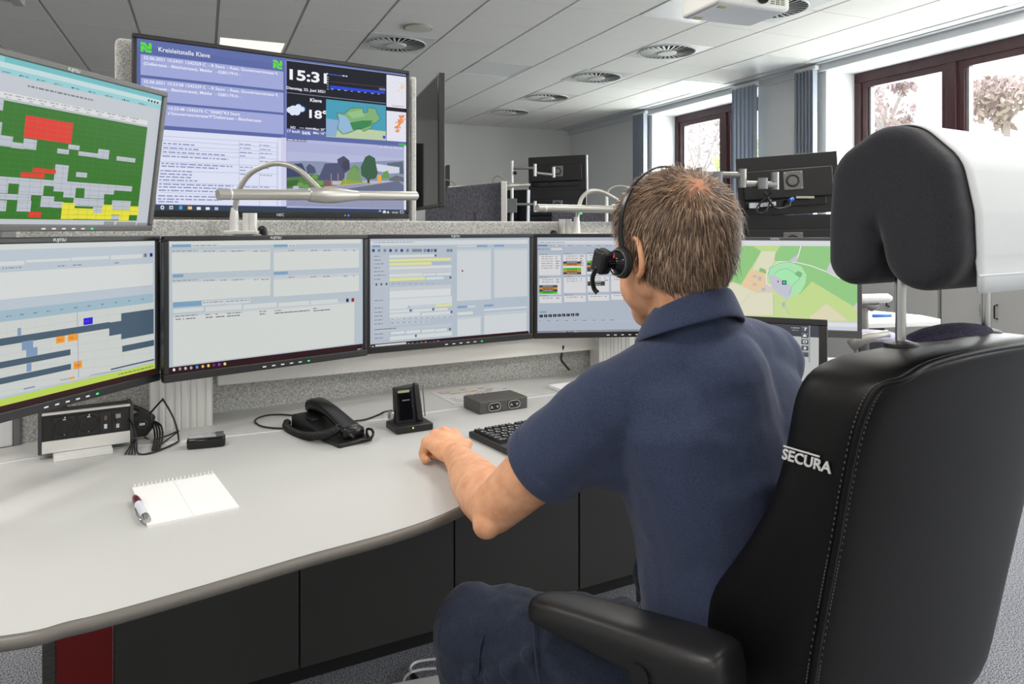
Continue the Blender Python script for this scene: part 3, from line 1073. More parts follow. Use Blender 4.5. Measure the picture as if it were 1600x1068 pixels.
for k, c in enumerate(((230, 230, 235), (150, 150, 150), (190, 190, 190), (170, 170, 170), (60, 160, 220), (226, 180, 90), (238, 205, 110), (110, 40, 130), (150, 90, 190), (215, 215, 220))):
    s.disc(122 + 33.5 * k, 864 - 1.8 * k, 10, 11, c, 8)
s.done(t)

# ---- fifth monitor: map
R5 = Vector((1.1594, 2.4372)); L5 = R5 - 0.544 * Vector((0.95, -0.30)).normalized()
t, s = make_display('desk_monitor', 'desk monitor with a pale green field map, between the man and the headrest', 'monitor', L5, R5, 0.883, 0.335, bez=(0.014, 0.011, 0.025), group='row of desk monitors', brand='FUJITSU', bg=(202, 222, 156), buttons=False, frame_mat=mat('bezel_darkgrey', (72, 72, 74), 0.45))
s.crop = (1080, 350, 5.086)
DG = (150, 204, 134)
CR = (226, 224, 198)
s.poly([(100, 172), (500, 174), (560, 215), (395, 478), (240, 428), (100, 380)], DG)
s.poly([(555, 215), (672, 215), (658, 300), (600, 375), (488, 362)], CR)
s.poly([(488, 172), (705, 172), (668, 235), (670, 215), (556, 215)], (196, 222, 146))
s.poly([(468, 355), (592, 395), (605, 490), (520, 542), (398, 488)], (234, 206, 168))
s.poly([(100, 380), (240, 428), (400, 490), (520, 545), (648, 545), (655, 722), (100, 722)], CR)
s.poly([(522, 540), (600, 480), (650, 500), (640, 545)], (216, 206, 206))
s.poly([(708, 172), (1330, 172), (1330, 640), (1290, 655), (960, 455), (860, 560), (800, 300), (660, 290), (668, 235)], (152, 206, 138))
s.poly([(960, 455), (1300, 660), (1320, 700), (1315, 765), (1240, 765), (1075, 630), (960, 722), (780, 722), (768, 600), (860, 560)], (200, 222, 148))
s.poly([(1075, 630), (1245, 765), (960, 765), (940, 740)], (226, 220, 188))
s.poly([(1290, 655), (1330, 620), (1330, 700), (1315, 695)], (216, 206, 216))
s.poly([(545, 345), (590, 360), (600, 395), (540, 375)], (150, 190, 120))
WL = (240, 240, 236)
s.line([(872, 172), (850, 255), (830, 298)], 0.0032, WL)
s.line([(650, 500), (600, 470), (595, 400), (620, 355), (700, 298), (830, 302), (950, 330), (1060, 372), (1180, 430)], 0.003, WL)
s.poly([(775, 292), (852, 235), (835, 300)], (206, 200, 210))
s.poly([(1070, 380), (1105, 305), (1140, 320), (1150, 410)], (214, 208, 216))
s.poly([(604, 420), (622, 350), (700, 308), (790, 300), (870, 330), (915, 400), (908, 470), (870, 540), (800, 580), (760, 600), (700, 560), (640, 490)], (176, 232, 178))
s.poly([(612, 405), (680, 408), (790, 480), (800, 540), (768, 598), (700, 560), (640, 500)], (200, 200, 216))
s.poly([(655, 405), (700, 360), (760, 352), (820, 385), (860, 430), (800, 490), (750, 460), (700, 430)], (170, 236, 180))
s.line([(655, 400), (700, 362), (760, 352), (820, 385), (862, 430), (800, 495), (775, 560)], 0.0016, (130, 190, 176))
s.line([(612, 400), (622, 350), (700, 308), (790, 300), (870, 330)], 0.002, (136, 188, 180))
s.poly([(820, 395), (850, 370), (885, 390), (870, 425), (840, 410)], (130, 186, 130))
s.poly([(722, 625), (745, 620), (748, 655), (728, 660)], (170, 180, 200)); s.line([(755, 600), (740, 640), (780, 722)], 0.003, (190, 200, 190)); s.line([(655, 560), (655, 722)], 0.002, (186, 200, 150))
s.line([(375, 668), (478, 535)], 0.001, (186, 200, 160))
for a in ((530, 415, 560, 450), (490, 405, 520, 425), (560, 505, 590, 530), (490, 470, 520, 490)):
    s.r(*a, (200, 190, 180))
s.disc(690, 455, 7, 8, (200, 70, 60), 8)
s.r(722, 447, 757, 481, (20, 70, 50)); s.r(729, 454, 750, 474, (70, 210, 160))
s.fr(0, 0, 1, s.frac(700, 172)[1], (222, 224, 228))
s.fr(0, s.frac(1200, 772)[1], 1, 1, (206, 212, 220)); s.fr(0, s.frac(1200, 784)[1], 1, s.frac(1300, 818)[1], (226, 228, 232))
s.done(t)
m_ = MB(); m_.box((0, 0.12, -0.06), (0.05, 0.02, 0.36)); m_.box((0, 0.09, -0.124), (0.24, 0.18, 0.012)); m_.build('stand', BLACK, t, local=True, bevel=0.004)
map_mon = t

# ---- big wall display
TVL, TVR = Vector((-1.205, 2.336)), Vector((-0.404, 2.90))
TVD = TVR - TVL
TVd = TVD.normalized()
t, s = make_display('wall_display', 'large black framed display with blue message list, clock reading 15:31 and street view', 'display', TVL, TVR, 1.286, 0.584, bez=(0.013, 0.015, 0.021), buttons=False, bg=(92, 106, 168), depth=0.03, frame_mat=mat('tv_bezel', (20, 20, 22), 0.3))
M = frame(t)
s.crop = (190, 40, 5.935)
s.r(147, 140, 1515, 310, (88, 102, 160)); s.fr(0, 0.0, 0.5, 0.045, (98, 112, 172))
BX = (164, 172, 222)
s.r(175, 264, 1500, 598, BX); s.r(178, 482, 1501, 808, BX); s.r(180, 712, 1502, 1008, BX)


def logo(x, y, w, h, sk):
    for dx, dy in ((0, 0),):
        GN = (92, 226, 60)
        q = lambda a, b: (x + a * w, y + b * h + a * sk)
        s.poly([q(0, 0.0), q(0.42, 0.0), q(0.72, 0.45), q(0.74, 0.0), q(1, 0.0), q(1, 0.62), q(0.62, 0.66), q(0.36, 0.32), q(0, 0.28)], GN)
        s.poly([q(0, 0.38), q(0.30, 0.38), q(0.62, 0.76), q(1, 0.72), q(1, 1), q(0.5, 1), q(0.26, 0.66), q(0.26, 1), q(0, 1)], GN)


logo(176, 150, 102, 88, 16); logo(1405, 315, 84, 78, 14)
WT = (240, 243, 252)
s.text(338, 238, 'Kreisleitstelle Kleve', 42, WT, 816, 0.01, 298)
s.text(202, 308, '22.06.2021 15:24:01 1242329 C  - R Sturz  - Rees, Gouverneurstrasse 9,', 28, WT, 1450, 0.018, 460)
s.text(202, 362, '(Dellstrasse - Bleichstrasse), Melder  - 028517910 -', 28, WT, 1100, 0.018, 455)
s.text(202, 528, '22.06.2021 15:23:58 1242329 C  - R Sturz  - Rees, Gouverneurstrasse 9,', 28, WT, 1452, 0.018, 660)
s.text(202, 582, '(Dellstrasse - Bleichstrasse), Melder  - 028517910 -', 28, WT, 1100, 0.018, 660)
s.text(428, 778, '15:23:48 1242676 C "30682"R3 Sturz', 28, WT, 1090, 0.018, 825)
s.text(428, 824, "s'Gouverneurstrasse'9''Dellstrasse - Bleichstrasse", 28, WT, 1294, 0.018, 890)
s.crop = (190, 200, 6.154)
s.r(330, 10, 1585, 752, (226, 230, 250)); s.r(1534, 90, 1585, 752, (214, 212, 240)); s.r(1500, 95, 1506, 750, (200, 204, 230))
LN = (168, 176, 214)
for y0, y1 in ((75, 130), (115, 175), (165, 215), (205, 240), (245, 285), (320, 355), (410, 428), (515, 550), (615, 655)):
    s.line([(360, y0), (1500, y1 + 15)], 0.0012, LN)
for x in (1130, 1325, 1495):
    s.line([(x, 128 + (x - 1130) * 0.07), (x, 745)], 0.0012, LN)
for (x0, y0, x1, y1) in ((402, 140, 700, 160), (400, 182, 740, 205), (395, 222, 1002, 262), (390, 262, 1028, 298), (382, 332, 1065, 372), (382, 358, 925, 388), (375, 402, 678, 416), (370, 432, 678, 444), (365, 460, 668, 470), (362, 490, 742, 505), (360, 530, 1072, 556), (358, 558, 1040, 580), (355, 590, 930, 606), (350, 644, 920, 660), (348, 674, 960, 692), (352, 700, 545, 712)):
    f0 = s.frac(x0, y0); f1 = s.frac(x1, y1)
    s.smudge(x0, y0, x1, y1, (140, 148, 190), 12, 0.28)
for (x0, y0, x1) in ((1135, 150, 1245), (1137, 186, 1250), (1137, 228, 1250), (1135, 262, 1190), (1137, 370, 1260), (1137, 400, 1195), (1140, 438, 1190), (1180, 560, 1310), (1330, 160, 1432), (1332, 200, 1440), (1332, 238, 1440), (1332, 275, 1380), (1332, 315, 1440), (1332, 380, 1415), (1332, 448, 1445), (1332, 562, 1418)):
    s.smudge(x0, y0, x1, y0 + 5, (150, 158, 196), 10, 0.25)
s.r(300, 736, 1590, 830, (56, 70, 92), True)
s.disc(391, 762, 18, 19, (240, 240, 245)); s.disc(391, 762, 9, 10, (56, 70, 92)); s.r(458, 748, 494, 778, (225, 228, 235)); s.r(466, 756, 486, 770, (56, 70, 92))
s.disc(568, 764, 18, 19, (70, 170, 225)); s.r(636, 752, 676, 780, (240, 200, 140)); s.r(722, 756, 760, 784, (236, 238, 245)); s.r(808, 758, 846, 784, (236, 238, 245)); s.r(894, 758, 928, 786, (190, 190, 235)); s.r(880, 800, 944, 804, (120, 170, 235))
s.crop = (430, 60, 5.926)
BK = (18, 22, 38)
s.r(100, 200, 1226, 918, BK)
s.line([(100, 202), (1220, 345)], 0.0016, (190, 194, 215)); s.line([(100, 500), (1022, 602)], 0.0014, (170, 176, 200))
s.line([(98, 205), (98, 905)], 0.006, (120, 128, 190))
s.text(100, 372, '15:31', 92, (245, 246, 250), 447, 0.03, 402)
s.text(102, 466, 'Dienstag, 22. Juni 2021', 24, (240, 242, 248), 460, 0.025, 500)
s.disc(482, 327, 8, 8, (170, 230, 170)); s.smudge(500, 328, 612, 345, (70, 110, 190), 8, 0.15); s.smudge(620, 340, 668, 358, (230, 230, 240), 10, 0.2)
for k in range(6):
    s.smudge(480, 355 + 22 * k, 494, 356 + 22 * k, (200, 204, 220), 7)
s.poly([(508, 434), (1015, 490), (1013, 514), (508, 464)], (36, 70, 214)); s.line([(510, 400), (1018, 452)], 0.0016, (104, 74, 60))
s.r(962, 458, 1020, 484, (120, 130, 160))
for k in range(8):
    s.smudge(515 + 62 * k, 465 + 6.6 * k, 540 + 62 * k, 468 + 6.6 * k, (190, 194, 214), 6)
s.text(320, 584, 'Kleve', 32, (240, 242, 248), 428, 0.025, 588)
s.text(290, 730, '18°', 72, (245, 246, 250), 460, 0.03, 742)
s.text(140, 832, 'NO', 22, (240, 242, 248), 186, 0.02); s.text(225, 835, '— mm', 22, (240, 242, 248), 345, 0.02, 845); s.text(348, 846, 'Max: 20°', 20, (240, 242, 248), 460, 0.02, 852)
s.text(106, 868, '17 km/h', 26, (240, 242, 248), 222, 0.02, 876); s.text(245, 886, '56%', 28, (240, 242, 248), 326, 0.03, 890); s.text(350, 884, 'Min: 16°', 22, (240, 242, 248), 460, 0.02, 892)
for (x, y, r_) in ((215, 640, 34), (250, 655, 28), (180, 660, 30)):
    s.disc(x, y, r_, r_, (110, 160, 235))
for (x, y, r_) in ((212, 638, 29), (246, 656, 24), (135, 662, 30), (165, 655, 36), (200, 680, 34), (160, 688, 26)):
    s.disc(x, y, r_, r_ * 0.95, (224, 234, 252))
s.r(470, 562, 1024, 946, (70, 160, 186))
s.poly([(470, 800), (1024, 860), (1024, 946), (470, 910)], (190, 208, 170)); s.poly([(470, 740), (600, 760), (560, 910), (470, 905)], (140, 176, 214))
s.poly([(565, 690), (640, 700), (690, 650), (760, 640), (810, 645), (815, 690), (860, 680), (850, 640), (930, 650), (940, 690), (972, 740), (935, 780), (895, 790), (890, 830), (820, 862), (780, 830), (720, 860), (660, 882), (620, 885), (575, 840), (590, 760)], (130, 178, 120))
s.poly([(590, 700), (650, 720), (700, 780), (720, 850), (630, 880), (585, 830)], (150, 186, 220)); s.poly([(690, 780), (800, 760), (900, 760), (880, 810), (800, 840), (720, 850)], (60, 136, 84)); s.poly([(660, 690), (800, 660), (830, 720), (720, 740)], (150, 196, 140))
s.line([(565, 690), (640, 700), (690, 650), (760, 640), (810, 645), (815, 690), (860, 680), (850, 640), (930, 650), (940, 690), (972, 740), (935, 780), (895, 790), (890, 830), (820, 862), (780, 830), (720, 860), (660, 882), (620, 885), (575, 840), (590, 760)], 0.0014, (30, 60, 50), True)
s.r(1030, 335, 1222, 652, (232, 232, 244)); s.r(1030, 668, 1222, 960, (232, 232, 244))
rr = random.Random(4)
for k in range(40):
    s.disc(1060 + rr.random() * 140, 400 + rr.random() * 190, 3, 3, (222, 214, 190), 6)
for k in range(24):
    s.disc(1170 + rr.gauss(0, 14), 445 + rr.gauss(0, 26), 6, 6, (238, 206, 150), 6)
s.line([(1080, 622), (1190, 630)], 0.0018, (190, 60, 60))
for k in range(60):
    q = rr.random()
    s.disc(1120 + 60 * q + rr.gauss(0, 9), 855 - 130 * q + rr.gauss(0, 14), 8, 8, (236, 120, 50) if rr.random() < 0.7 else (240, 160, 90), 6)
s.r(995, 900, 1020, 928, (40, 80, 190))
# street view picture
s.crop = (430, 190, 5.622)
s.r(100, 148, 1130, 770, (184, 188, 222)); s.fr(s.frac(101, 200)[0], s.frac(101, 175)[1], s.frac(1128, 200)[0], s.frac(101, 260)[1], (176, 180, 218))
s.r(102, 148, 276, 180, (74, 84, 120)); s.smudge(108, 152, 272, 170, (200, 204, 224), 12, 0.2)
s.r(900, 208, 1126, 232, (110, 116, 160)); s.smudge(905, 212, 1122, 220, (206, 208, 226), 12, 0.2)
s.poly([(100, 350), (250, 345), (420, 350), (560, 365), (800, 350), (1130, 340), (1130, 520), (100, 520)], (140, 150, 178))
s.poly([(100, 400), (150, 372), (235, 365), (275, 450), (270, 480), (100, 490)], (62, 72, 108)); s.poly([(270, 400), (300, 370), (345, 400), (360, 450), (280, 460)], (80, 88, 120))
s.poly([(100, 490), (250, 480), (330, 455), (420, 480), (430, 575), (100, 590)], (86, 126, 72)); s.poly([(100, 520), (200, 510), (210, 560), (100, 575)], (60, 104, 50))
for (x, y, r_) in ((220, 555, 30), (270, 570, 26), (340, 540, 34), (395, 530, 36), (345, 485, 26)):
    s.disc(x, y, r_, r_ * 0.8, (112, 156, 78))
s.disc(180, 578, 28, 16, (190, 196, 206))
s.poly([(545, 330), (600, 300), (650, 340), (655, 420), (600, 460), (550, 400)], (76, 78, 106)); s.disc(620, 385, 34, 44, (70, 66, 88))
s.poly([(370, 515), (435, 368), (560, 362), (612, 470), (600, 520)], (80, 86, 118)); s.poly([(420, 518), (560, 520), (560, 560), (430, 570)], (126, 92, 100)); s.r(500, 520, 560, 556, (190, 192, 206))
s.disc(700, 440, 45, 60, (104, 150, 100)); s.poly([(610, 560), (640, 440), (690, 400), (740, 440), (770, 545), (700, 560)], (118, 158, 96)); s.poly([(560, 560), (600, 500), (700, 520), (860, 545), (760, 560)], (150, 164, 70))
s.poly([(885, 370), (1095, 400), (1095, 450), (1000, 455), (885, 430)], (212, 216, 232)); s.poly([(980, 365), (1120, 350), (1128, 460), (1090, 460), (1090, 400), (985, 385)], (96, 106, 122))
s.poly([(755, 470), (750, 400), (790, 310), (825, 293), (875, 320), (885, 380), (900, 450), (880, 500), (810, 510)], (58, 96, 72)); s.r(808, 500, 828, 540, (70, 66, 60))
s.poly([(930, 500), (950, 440), (990, 430), (1005, 500)], (104, 156, 84)); s.poly([(1000, 500), (1060, 470), (1128, 490), (1128, 530), (1000, 520)], (104, 110, 120)); s.r(898, 466, 930, 538, (238, 178, 60))
for x in (490, 550, 615):
    s.line([(x, 455), (x + 3, 555)], 0.0018, (226, 180, 90))
s.poly([(430, 575), (700, 545), (860, 545), (1080, 520), (1128, 530), (1128, 768), (100, 740), (100, 600)], (150, 156, 186))
s.poly([(560, 600), (1080, 520), (1128, 560), (1128, 620), (700, 640)], (104, 112, 140)); s.line([(430, 575), (740, 541), (860, 550)], 0.002, (220, 190, 90))
for k in range(6):
    s.line([(100 + 150 * k, 745), (330 + 110 * k, 610)], 0.001, (130, 138, 170))
s.r(1130, 200, 1158, 775, (226, 228, 244)); s.r(1085, 190, 1150, 212, (70, 190, 90))
s.poly([(-1300, 655), (100, 748), (1160, 776), (1160, 826), (100, 806), (-1300, 720)], (50, 66, 84)) if False else None
s.fr(0, s.frac(600, 766)[1], 1, 1, (52, 68, 86))
s.text(905, 804, '^', 30, (235, 238, 242), 930); s.disc(958, 794, 14, 16, (225, 228, 235)); s.disc(990, 797, 9, 12, (225, 228, 235)); s.text(1022, 806, '15:31', 16, (235, 238, 242), 1070, 0.02)
s.line([(1098, 782), (1122, 784), (1122, 806), (1098, 804)], 0.002, (230, 232, 240), True)
s.crop = (190, 200, 6.154)
s.disc(391, 764, 18, 19, (240, 240, 245)); s.disc(391, 764, 9, 10, (56, 70, 92)); s.r(458, 750, 494, 780, (225, 228, 235)); s.r(466, 758, 486, 772, (56, 70, 92))
s.disc(568, 766, 18, 19, (70, 170, 225)); s.r(636, 754, 676, 782, (240, 200, 140)); s.r(722, 758, 760, 786, (236, 238, 245)); s.r(808, 760, 846, 786, (236, 238, 245)); s.r(894, 760, 928, 788, (190, 190, 235)); s.r(880, 802, 944, 806, (120, 170, 235))
s.done(t)
k = MB(); add_text(k, 'NEC', M @ Vector((-0.02, -0.0024, 0.006)), s.ex, -s.ey, 0.014, None, 'CENTER', 0.01, 0.02); k.build('badge', LEDW, t)
k = MB(); k.ball(M @ Vector((0.235, -0.002, 0.011)), 0.0035, 10, 6); k.build('power_light', mat('blue_led', (60, 90, 255), 0.4, 0, 2.5), t)
k = MB(); k.ball(M @ Vector((0.222, -0.002, 0.011)), 0.002, 10, 6); k.build('status_light', mat('amber_led', (240, 180, 60), 0.4, 0, 1.5), t)
# ---------------------------------------------------------------- desk
DZ = 0.75
fe = [G(0, 999), G(109, 975), G(175, 959), G(306, 922), G(468, 874), G(700, 804)]
front = [Vector((-1.95, 0.55, 0)), Vector((-1.3, 0.68, 0)), Vector((-0.86, 0.845, 0))] + [Vector((p.x, p.y, 0)) for p in fe] + [Vector((0.10, 1.62, 0)), Vector((0.38, 1.76, 0)), Vector((0.72, 1.80, 0)), Vector((1.05, 1.72, 0)), Vector((1.25, 1.64, 0))]
fs = bez(front, 8)
sl = [G(40, 716), G(205, 697), G(340, 683), G(600, 654), G(825, 621), G(900, 611)]   # line of the joint between desktop and rear shelf
seam = [Vector((-1.7, 1.05, 0))] + [Vector((p.x, p.y, 0)) for p in sl] + [Vector((0.95, 2.30, 0)), Vector((1.35, 2.15, 0))]
desk = thing('desk', 'large light grey curved control desk with dark panels and red leg below', 'desk', (0.0, 1.9, 0))
T = 0.019


def strip_mesh(A, B, z0, z1):
    """solid between two outlines (A front, B back)"""
    mb_ = MB()
    mb_.prism([(p.x, p.y) for p in A] + [(p.x, p.y) for p in B[::-1]], z0, z1)
    return mb_


def off(line, d):
    out = []
    for i, p in enumerate(line):
        a = line[max(0, i - 1)]
        b = line[min(len(line) - 1, i + 1)]
        t_ = (b - a).normalized()
        out.append(p + Vector((-t_.y, t_.x, 0)) * d)
    return out


fs_in = off(fs, 0.010)
strip_mesh(fs_in, off(seam, -0.008), DZ - T, DZ).build('desktop', DESKW, desk)
eb = MB()
loops = []
for p, q in zip(fs, off(fs, 1.0)):
    n_ = (q - p).normalized()
    loops.append([p + n_ * a + Vector((0, 0, DZ + b)) for a, b in ((0.0102, -0.0002), (0.004, -0.001), (0.0, -0.006), (0.0, -0.013), (0.005, -0.018), (0.0102, -T))])
eb.ring(loops)
eb.build('edge_band', EDGE, desk, smooth=True)
back = [Vector((-1.75, 1.25, 0)), Vector((-1.137, 1.70, 0)), Vector((-0.916, 1.923, 0)), Vector((-0.742, 2.03, 0)), Vector((-0.203, 2.337, 0)), Vector((0.22, 2.533, 0)), Vector((0.95, 2.86, 0)), Vector((1.5, 2.8, 0))]
strip_mesh(off(seam, 0.006), off(back, 0.012), DZ - T, DZ).build('rear_shelf', DESKW, desk)
strip_mesh(off(seam, -0.0078), off(seam, 0.0058), DZ - T, DZ - 0.0015).build('joint_strip', mat('joint_white', (236, 236, 234), 0.5), desk)
# dark panels below
pd = Vector((0.877, 0.48, 0)).normalized()
p0 = Vector((-0.974, 1.798, 0))


def ppoint(u):
    r_ = (u - 800) / FPX
    t_ = (r_ * p0.y - p0.x) / (pd.x - r_ * pd.y)
    return p0 + pd * t_


us = [177, 468, 710, 905, 1120]
for a, b in zip(us[:-1], us[1:]):
    A, B = ppoint(a + 1.2), ppoint(b - 1.2)
    nn = Vector((-pd.y, pd.x, 0))
    m_ = MB(); m_.prism([A, B, B + nn * 0.018, A + nn * 0.018], 0.045, DZ - T - 0.002)
    m_.build('front_panel', PANELG, desk, bevel=0.0015)
nn = Vector((-pd.y, pd.x, 0))
A, B = ppoint(177), ppoint(1120)
m_ = MB(); m_.prism([A + nn * 0.02, B + nn * 0.02, B + nn * 0.04, A + nn * 0.04], 0.0, DZ - T - 0.002); m_.build('plinth', mat('plinth_black', (14, 14, 14), 0.6), desk)
A, B = ppoint(88), ppoint(176.5)
m_ = MB(); m_.prism([A, B, B + nn * 0.10, A + nn * 0.10], 0.0, DZ - T - 0.002); m_.build('leg', mat('red_leg', (120, 14, 14), 0.4), desk, bevel=0.002)['label'] = 'dark red upright leg'
A, B = ppoint(64), ppoint(87)
m_ = MB(); m_.prism([A + nn * 0.03, B + nn * 0.03, B + nn * 0.09, A + nn * 0.09], 0.0, DZ - T - 0.002); m_.build('leg_profile', noisy('brushed_metal', (96, 96, 92), (120, 120, 116), 40, 0.35, 0, 3, metal=0.7, stretch=(1, 1, 12)), desk, bevel=0.002)

# ---------------------------------------------------------------- felt screens
def felt_wall(name, line, th, z0, z1, label, cat='partition', m=FELT, bevel=0.006, group=None):
    c = line[len(line) // 2]
    o = strip_mesh(line, off(line, th), z0, z1).build(name, m, None, bevel=bevel)
    tag(o, label, cat, group)
    return o


pl = [Vector((-1.140, 1.702, 0)), Vector((-0.916, 1.925, 0)), Vector((-0.742, 2.032, 0)), Vector((-0.203, 2.339, 0)), Vector((0.22, 2.535, 0)), Vector((0.76, 2.80, 0))]
felt_wall('felt_screen', pl, 0.035, 0.60, 1.272, 'low light grey felt desk screen running behind the row of monitors')
tw = thing('felt_display_wall', 'tall light grey felt wall carrying the big message display', 'partition', (-0.8, 2.7, 0))
n2 = Vector((-TVd.y, TVd.x))
A = TVL - TVd * 0.035 + n2 * 0.09
B = TVR + TVd * 0.055 + n2 * 0.09
m_ = MB(); m_.prism([A, B, B + n2 * 0.05, A + n2 * 0.05], 0.0, 1.872); m_.build('felt_panel', FELT, tw, bevel=0.018)
m_ = MB(); m_.prism([A + n2 * -0.0 + TVd * 0.3, B - TVd * 0.3, B - TVd * 0.3 - n2 * 0.035, A + TVd * 0.3 - n2 * 0.035], 1.4, 1.75); m_.build('mounting_plate', BLACK, tw)
m_ = MB(); q = B + TVd * 0.022 + n2 * 0.02
m_.prism([B + n2 * 0.0, B + TVd * 0.024, B + TVd * 0.024 + n2 * 0.05, B + n2 * 0.05], 0.0, 1.868); m_.build('side_strip', noisy('felt_edge', (190, 190, 186), (226, 226, 222), 130, 0.95, 0.3, 5, spec=0.1), tw, bevel=0.006)

# white beam and fluted columns
bl = [Vector((-0.770, 1.925, 0)), Vector((0.30, 2.512, 0)), Vector((0.43, 2.58, 0))]
m_ = strip_mesh(bl, off(bl, 0.05), 0.837, 0.900)
tag(m_.build('support_beam', mat('beam_white', (228, 227, 222), 0.45), None, bevel=0.003), 'long white horizontal beam under the row of monitors', 'beam')


def column(c, ang, w, d, label):
    t_ = thing('fluted_column', label, 'column', (c.x, c.y, DZ), ang, group='aluminium fluted columns')
    b_ = MB()
    n = 40
    pts = []
    for k_ in range(n + 1):
        x = -w / 2 + w * k_ / n
        y = -d / 2 + 0.003 * (1 if (k_ % 10) in (4, 5) else 0) + (0.002 if (k_ % 10) == 9 else 0)
        pts.append((x, y))
    pts += [(w / 2, d / 2), (-w / 2, d / 2)]
    b_.prism(pts, 0.0, 0.40)
    b_.build('profile', ALU, t_, local=True)
    return t_


c1 = Vector((-0.838, 1.863, 0))
column(c1, 0.5, 0.142, 0.07, 'fluted aluminium column standing on the desk left of the black clip')
column(Vector((0.335, 2.525, 0)), 0.43, 0.12, 0.06, 'fluted aluminium column beside the white notebook, left of the man\'s shoulder')


def desk_lamp(base, bu, pts_px, Ya, Yb, tl, tr, Yl, Yr, dia, knuckle, label, posts=True, led=None, foot=False):
    """base = world point of the clamp; pts_px arm points; tube from tl (at Yl) to tr (at Yr)"""
    t_ = thing('desk_lamp', label, 'lamp', base, 0, group='slim tube lamps above the desks')
    n = len(pts_px)
    arm = [P(u, v, Ya + (Yb - Ya) * i / (n - 1)) for i, (u, v) in enumerate(pts_px)]
    arm = bez(arm, 8)
    sc_ = dia / 0.025
    b_ = MB(); b_.tube(arm, 0.0068 * sc_, 12); b_.build('arm', LAMPM, t_, smooth=True)
    A_, B_ = P(tl[0], tl[1], Yl), P(tr[0], tr[1], Yr)
    D_ = (B_ - A_).normalized()
    b_ = MB(); b_.tube([A_, A_ + D_ * 0.001, B_ - D_ * 0.003, B_], [dia / 2 * 0.94, dia / 2, dia / 2, dia / 2 * 0.8], 24); b_.build('tube', LAMPM, t_, auto=40)
    b_ = MB(); b_.tube([A_ + D_ * 0.028, A_ + D_ * 0.030, A_ + D_ * 0.032], dia / 2 * 1.02, 24); b_.build('end_ring', ALU, t_, auto=40)
    f_ = knuckle
    K_ = A_ + (B_ - A_) * f_
    r_ = dia / 2
    b_ = MB(); b_.tube([K_ - D_ * 0.055 * sc_, K_ - D_ * 0.052 * sc_, K_ - D_ * 0.01 * sc_, K_ + D_ * 0.02 * sc_, K_ + D_ * 0.06 * sc_, K_ + D_ * 0.085 * sc_], [r_ * 1.02, r_ * 1.3, r_ * 1.62, r_ * 1.62, r_ * 1.25, r_ * 1.02], 24); b_.build('knuckle', LAMPM, t_, auto=50)
    if led:
        b_ = MB(); Q = P(led[0], led[1], Yl + (Yr - Yl) * 0.3); b_.box(Q, (0.016, 0.006, 0.006)); b_.build('status_light', LEDG, t_)
    if foot:
        b_ = MB(); b_.tube([Vector((arm[0].x, arm[0].y, 0)), arm[0]], 0.012, 10); b_.build('post', ALU, t_, smooth=True)
    if posts:
        b_ = MB()
        s0 = P(pts_px[0][0], pts_px[0][1], Ya)
        b_.tube([s0 - Vector((0, 0, 0.045)), s0, s0 + Vector((0, 0, 0.02))], [0.013, 0.011, 0.008], 16); b_.build('socket', ALU, t_, auto=40)
        b_ = MB()
        zt = base[2]
        b_.box((s0.x + 0.025, s0.y, zt), (0.09, 0.05, 0.010)); b_.build('clamp_plate', ALU, t_, bevel=0.002)
    return t_


Yl = 1.965
s0 = P(367, 335, Yl)
zt = CAMZ - (363 - V0) / FPX * Yl
lampa = desk_lamp((s0.x, s0.y, zt), None, [(366, 336), (370, 310), (378, 288), (395, 268), (425, 256), (450, 258), (470, 268), (488, 285), (503, 300)], Yl, 1.94, (340, 303.5), (651, 306), 1.72, 2.14, 0.0262, 0.50, 'long slim grey tube lamp on an arched arm before the big wall display')
m_ = MB()
for dx in (0.028, 0.045):
    m_.cyl((s0.x + dx, s0.y + 0.01, zt), (s0.x + dx, s0.y + 0.01, zt + 0.052), 0.0105, seg=16)
m_.box((s0.x + 0.02, s0.y + 0.010, zt - 0.188), (0.05, 0.02, 0.37)); m_.build('post', ALU, lampa, auto=40)
m_ = MB(); m_.tube(bez([(s0.x + 0.068, s0.y, zt - 0.004), (s0.x + 0.070, s0.y, zt + 0.010), (s0.x + 0.078, s0.y, zt + 0.006), (s0.x + 0.080, s0.y, zt - 0.02)], 5), 0.008, 10); m_.build('clamp_knob', BLACK, lampa, smooth=True)
Yl = 2.50
s0 = P(903, 345, Yl)
zt = CAMZ - (366 - V0) / FPX * Yl
lampb = desk_lamp((s0.x, s0.y, zt), None, [(901, 348), (904, 325), (910, 308), (922, 299), (938, 299), (955, 307), (975, 320)], Yl, 2.55, (839, 325), (1090, 329), 2.38, 2.80, 0.0262, 0.5, 'second slim tube lamp with a green light, reaching behind the man\'s forehead', led=(906, 333))
m_ = MB()
for dx in (-0.052, -0.034):
    m_.cyl((s0.x + dx, s0.y + 0.01, zt), (s0.x + dx, s0.y + 0.01, zt + 0.052), 0.0125, seg=16)
m_.box((s0.x, s0.y + 0.018, zt - 0.188), (0.05, 0.02, 0.37)); m_.build('post', ALU, lampb, auto=40)
m_ = MB(); m_.ball((s0.x - 0.085, s0.y, zt + 0.003), (0.016, 0.01, 0.012), 12, 8); m_.build('clamp_knob', BLACK, lampb, smooth=True)

